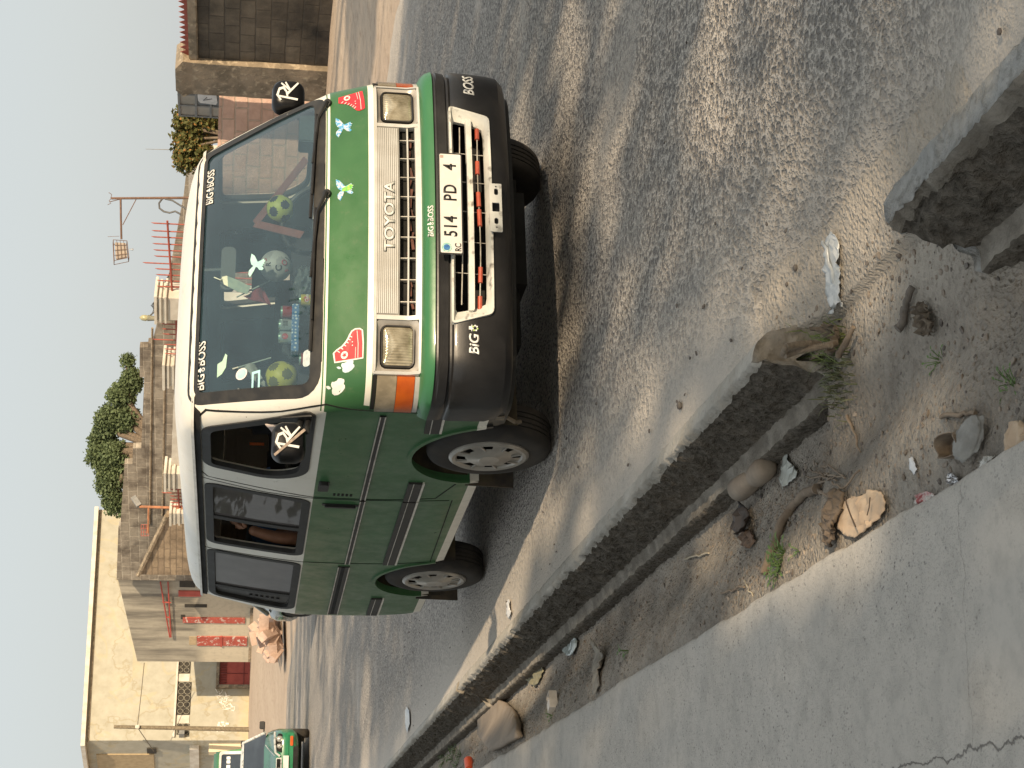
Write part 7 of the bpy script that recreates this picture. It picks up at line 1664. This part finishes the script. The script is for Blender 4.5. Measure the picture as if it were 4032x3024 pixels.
def put_leaf(m, B, c_, s_):
    d = Vector((rng.gauss(0, 1), rng.gauss(0, 1), rng.gauss(0, .8))).normalized(); w_ = d.cross(Vector((rng.gauss(0, 1), rng.gauss(0, 1), rng.gauss(0, 1)))).normalized() * s_ * .42
    q = c_ - B; b = len(m.v); m.v += [tuple(q - d * s_ * .5), tuple(q + w_), tuple(q + d * s_ * .5), tuple(q - w_)]; m.f.append((b, b + 1, b + 2, b + 3)); m.m.append(0)
HD = Vector((TOSUN.x, TOSUN.y)) ; tanE = TOSUN.z
y = -12.0
while y < 46:
    x = -9.0
    sx_, sy_ = (.16, .26) if y < 15 else (.26, .45)
    while x < 11.5:
        gx_, gy_ = x + rng.uniform(-.08, .08), y + rng.uniform(-.13, .13)
        if not lit(gx_, gy_) and True:
            t0 = (gy_ + 20.5 + rng.uniform(-3, 3)) / .92 if gy_ < 12 else (rng.uniform(22, 27) if gy_ > 14 else rng.uniform(20, 34))
            if gy_ >= 12: t0 = (gy_ + 12 + 8 * rng.random()) / .92
            c_ = Vector((gx_, gy_, 0)) + TOSUN * t0
            if c_.z > 4.2 and c_.y < -9.0:
                if c_.y > -9: k_ = 2; 
                else: k_ = min(range(3), key=lambda i: abs(TREES[i][0][0] - c_.x) + rng.uniform(-2, 2))
                B = Vector(TREES[k_][0])
                for _ in range(4 if gx_ > -2.3 else 9): put_leaf(cl_m[k_], B, c_ + TOSUN * rng.uniform(-1.5, 1.5) + Vector((rng.gauss(0, .05), rng.gauss(0, .05), rng.gauss(0, .05))), rng.uniform(.19, .28) * (1 if gy_ < 15 else 1.5))
                cnt += 1
                if cnt % 40 == 0: TREES[k_][1].append(c_)
        x += sx_
    y += sy_
TL = ('tall shade tree behind the photographer on the left, casting dappled shade', 'tall shade tree behind the photographer, straight down the street', 'spreading shade tree right of the road behind the photographer')
for (b_, tips), m, lb in zip(TREES, cl_m, TL):
    r = empty('shade_tree', b_, 0, lb, 'tree', 'shade trees behind the camera'); B = Vector(b_); m.build('crown', [LEAF], r)
    t = MB(); zt = 4.5; t.tube([Vector((0, 0, -.2)), Vector((.1, .1, 2)), Vector((.0, .1, zt))], [.42, .34, .28], 12)
    for p in tips[::3]: q = p - B; t.tube([Vector((0, .1, zt - .3)), Vector((q.x * .5, q.y * .5, lerp(zt, q.z, .75))), q], [.12, .06, .02], 6)
    t.build('trunk', [BARK], r, 60)
print('clumps', cnt)

# unseen trees and wall, added left of the camera to darken the minibus side
WL = empty('sky_block_wall', (-9.4, 8, 0), 0, 'unseen dark block wall left of the camera, added to keep sky light off the minibus side', 'wall')
m = MB(); m.box((0, 0, .7), (.2, 44, 1.9)); m.build('wall_face', [DARKW], WL)
for i, yy_ in enumerate((1, 8, 15, 23)):
    tree('sky_block_tree', (-9.8, yy_, -.1), [(-9.4 + rng.uniform(-.6, .6), yy_ + rng.uniform(-2.6, 2.6), rng.uniform(1.2, 6.0), 1.6) for _ in range(11)], LEAF, ('unseen leafy tree added to block low sky light, closest of its row', 'unseen leafy tree added to block low sky light, second of its row', 'unseen leafy tree added to block low sky light, third of its row', 'unseen leafy tree added to block low sky light, farthest of its row')[i], .30, 300, 40 + i, .16, 'unseen trees added to block sky light')
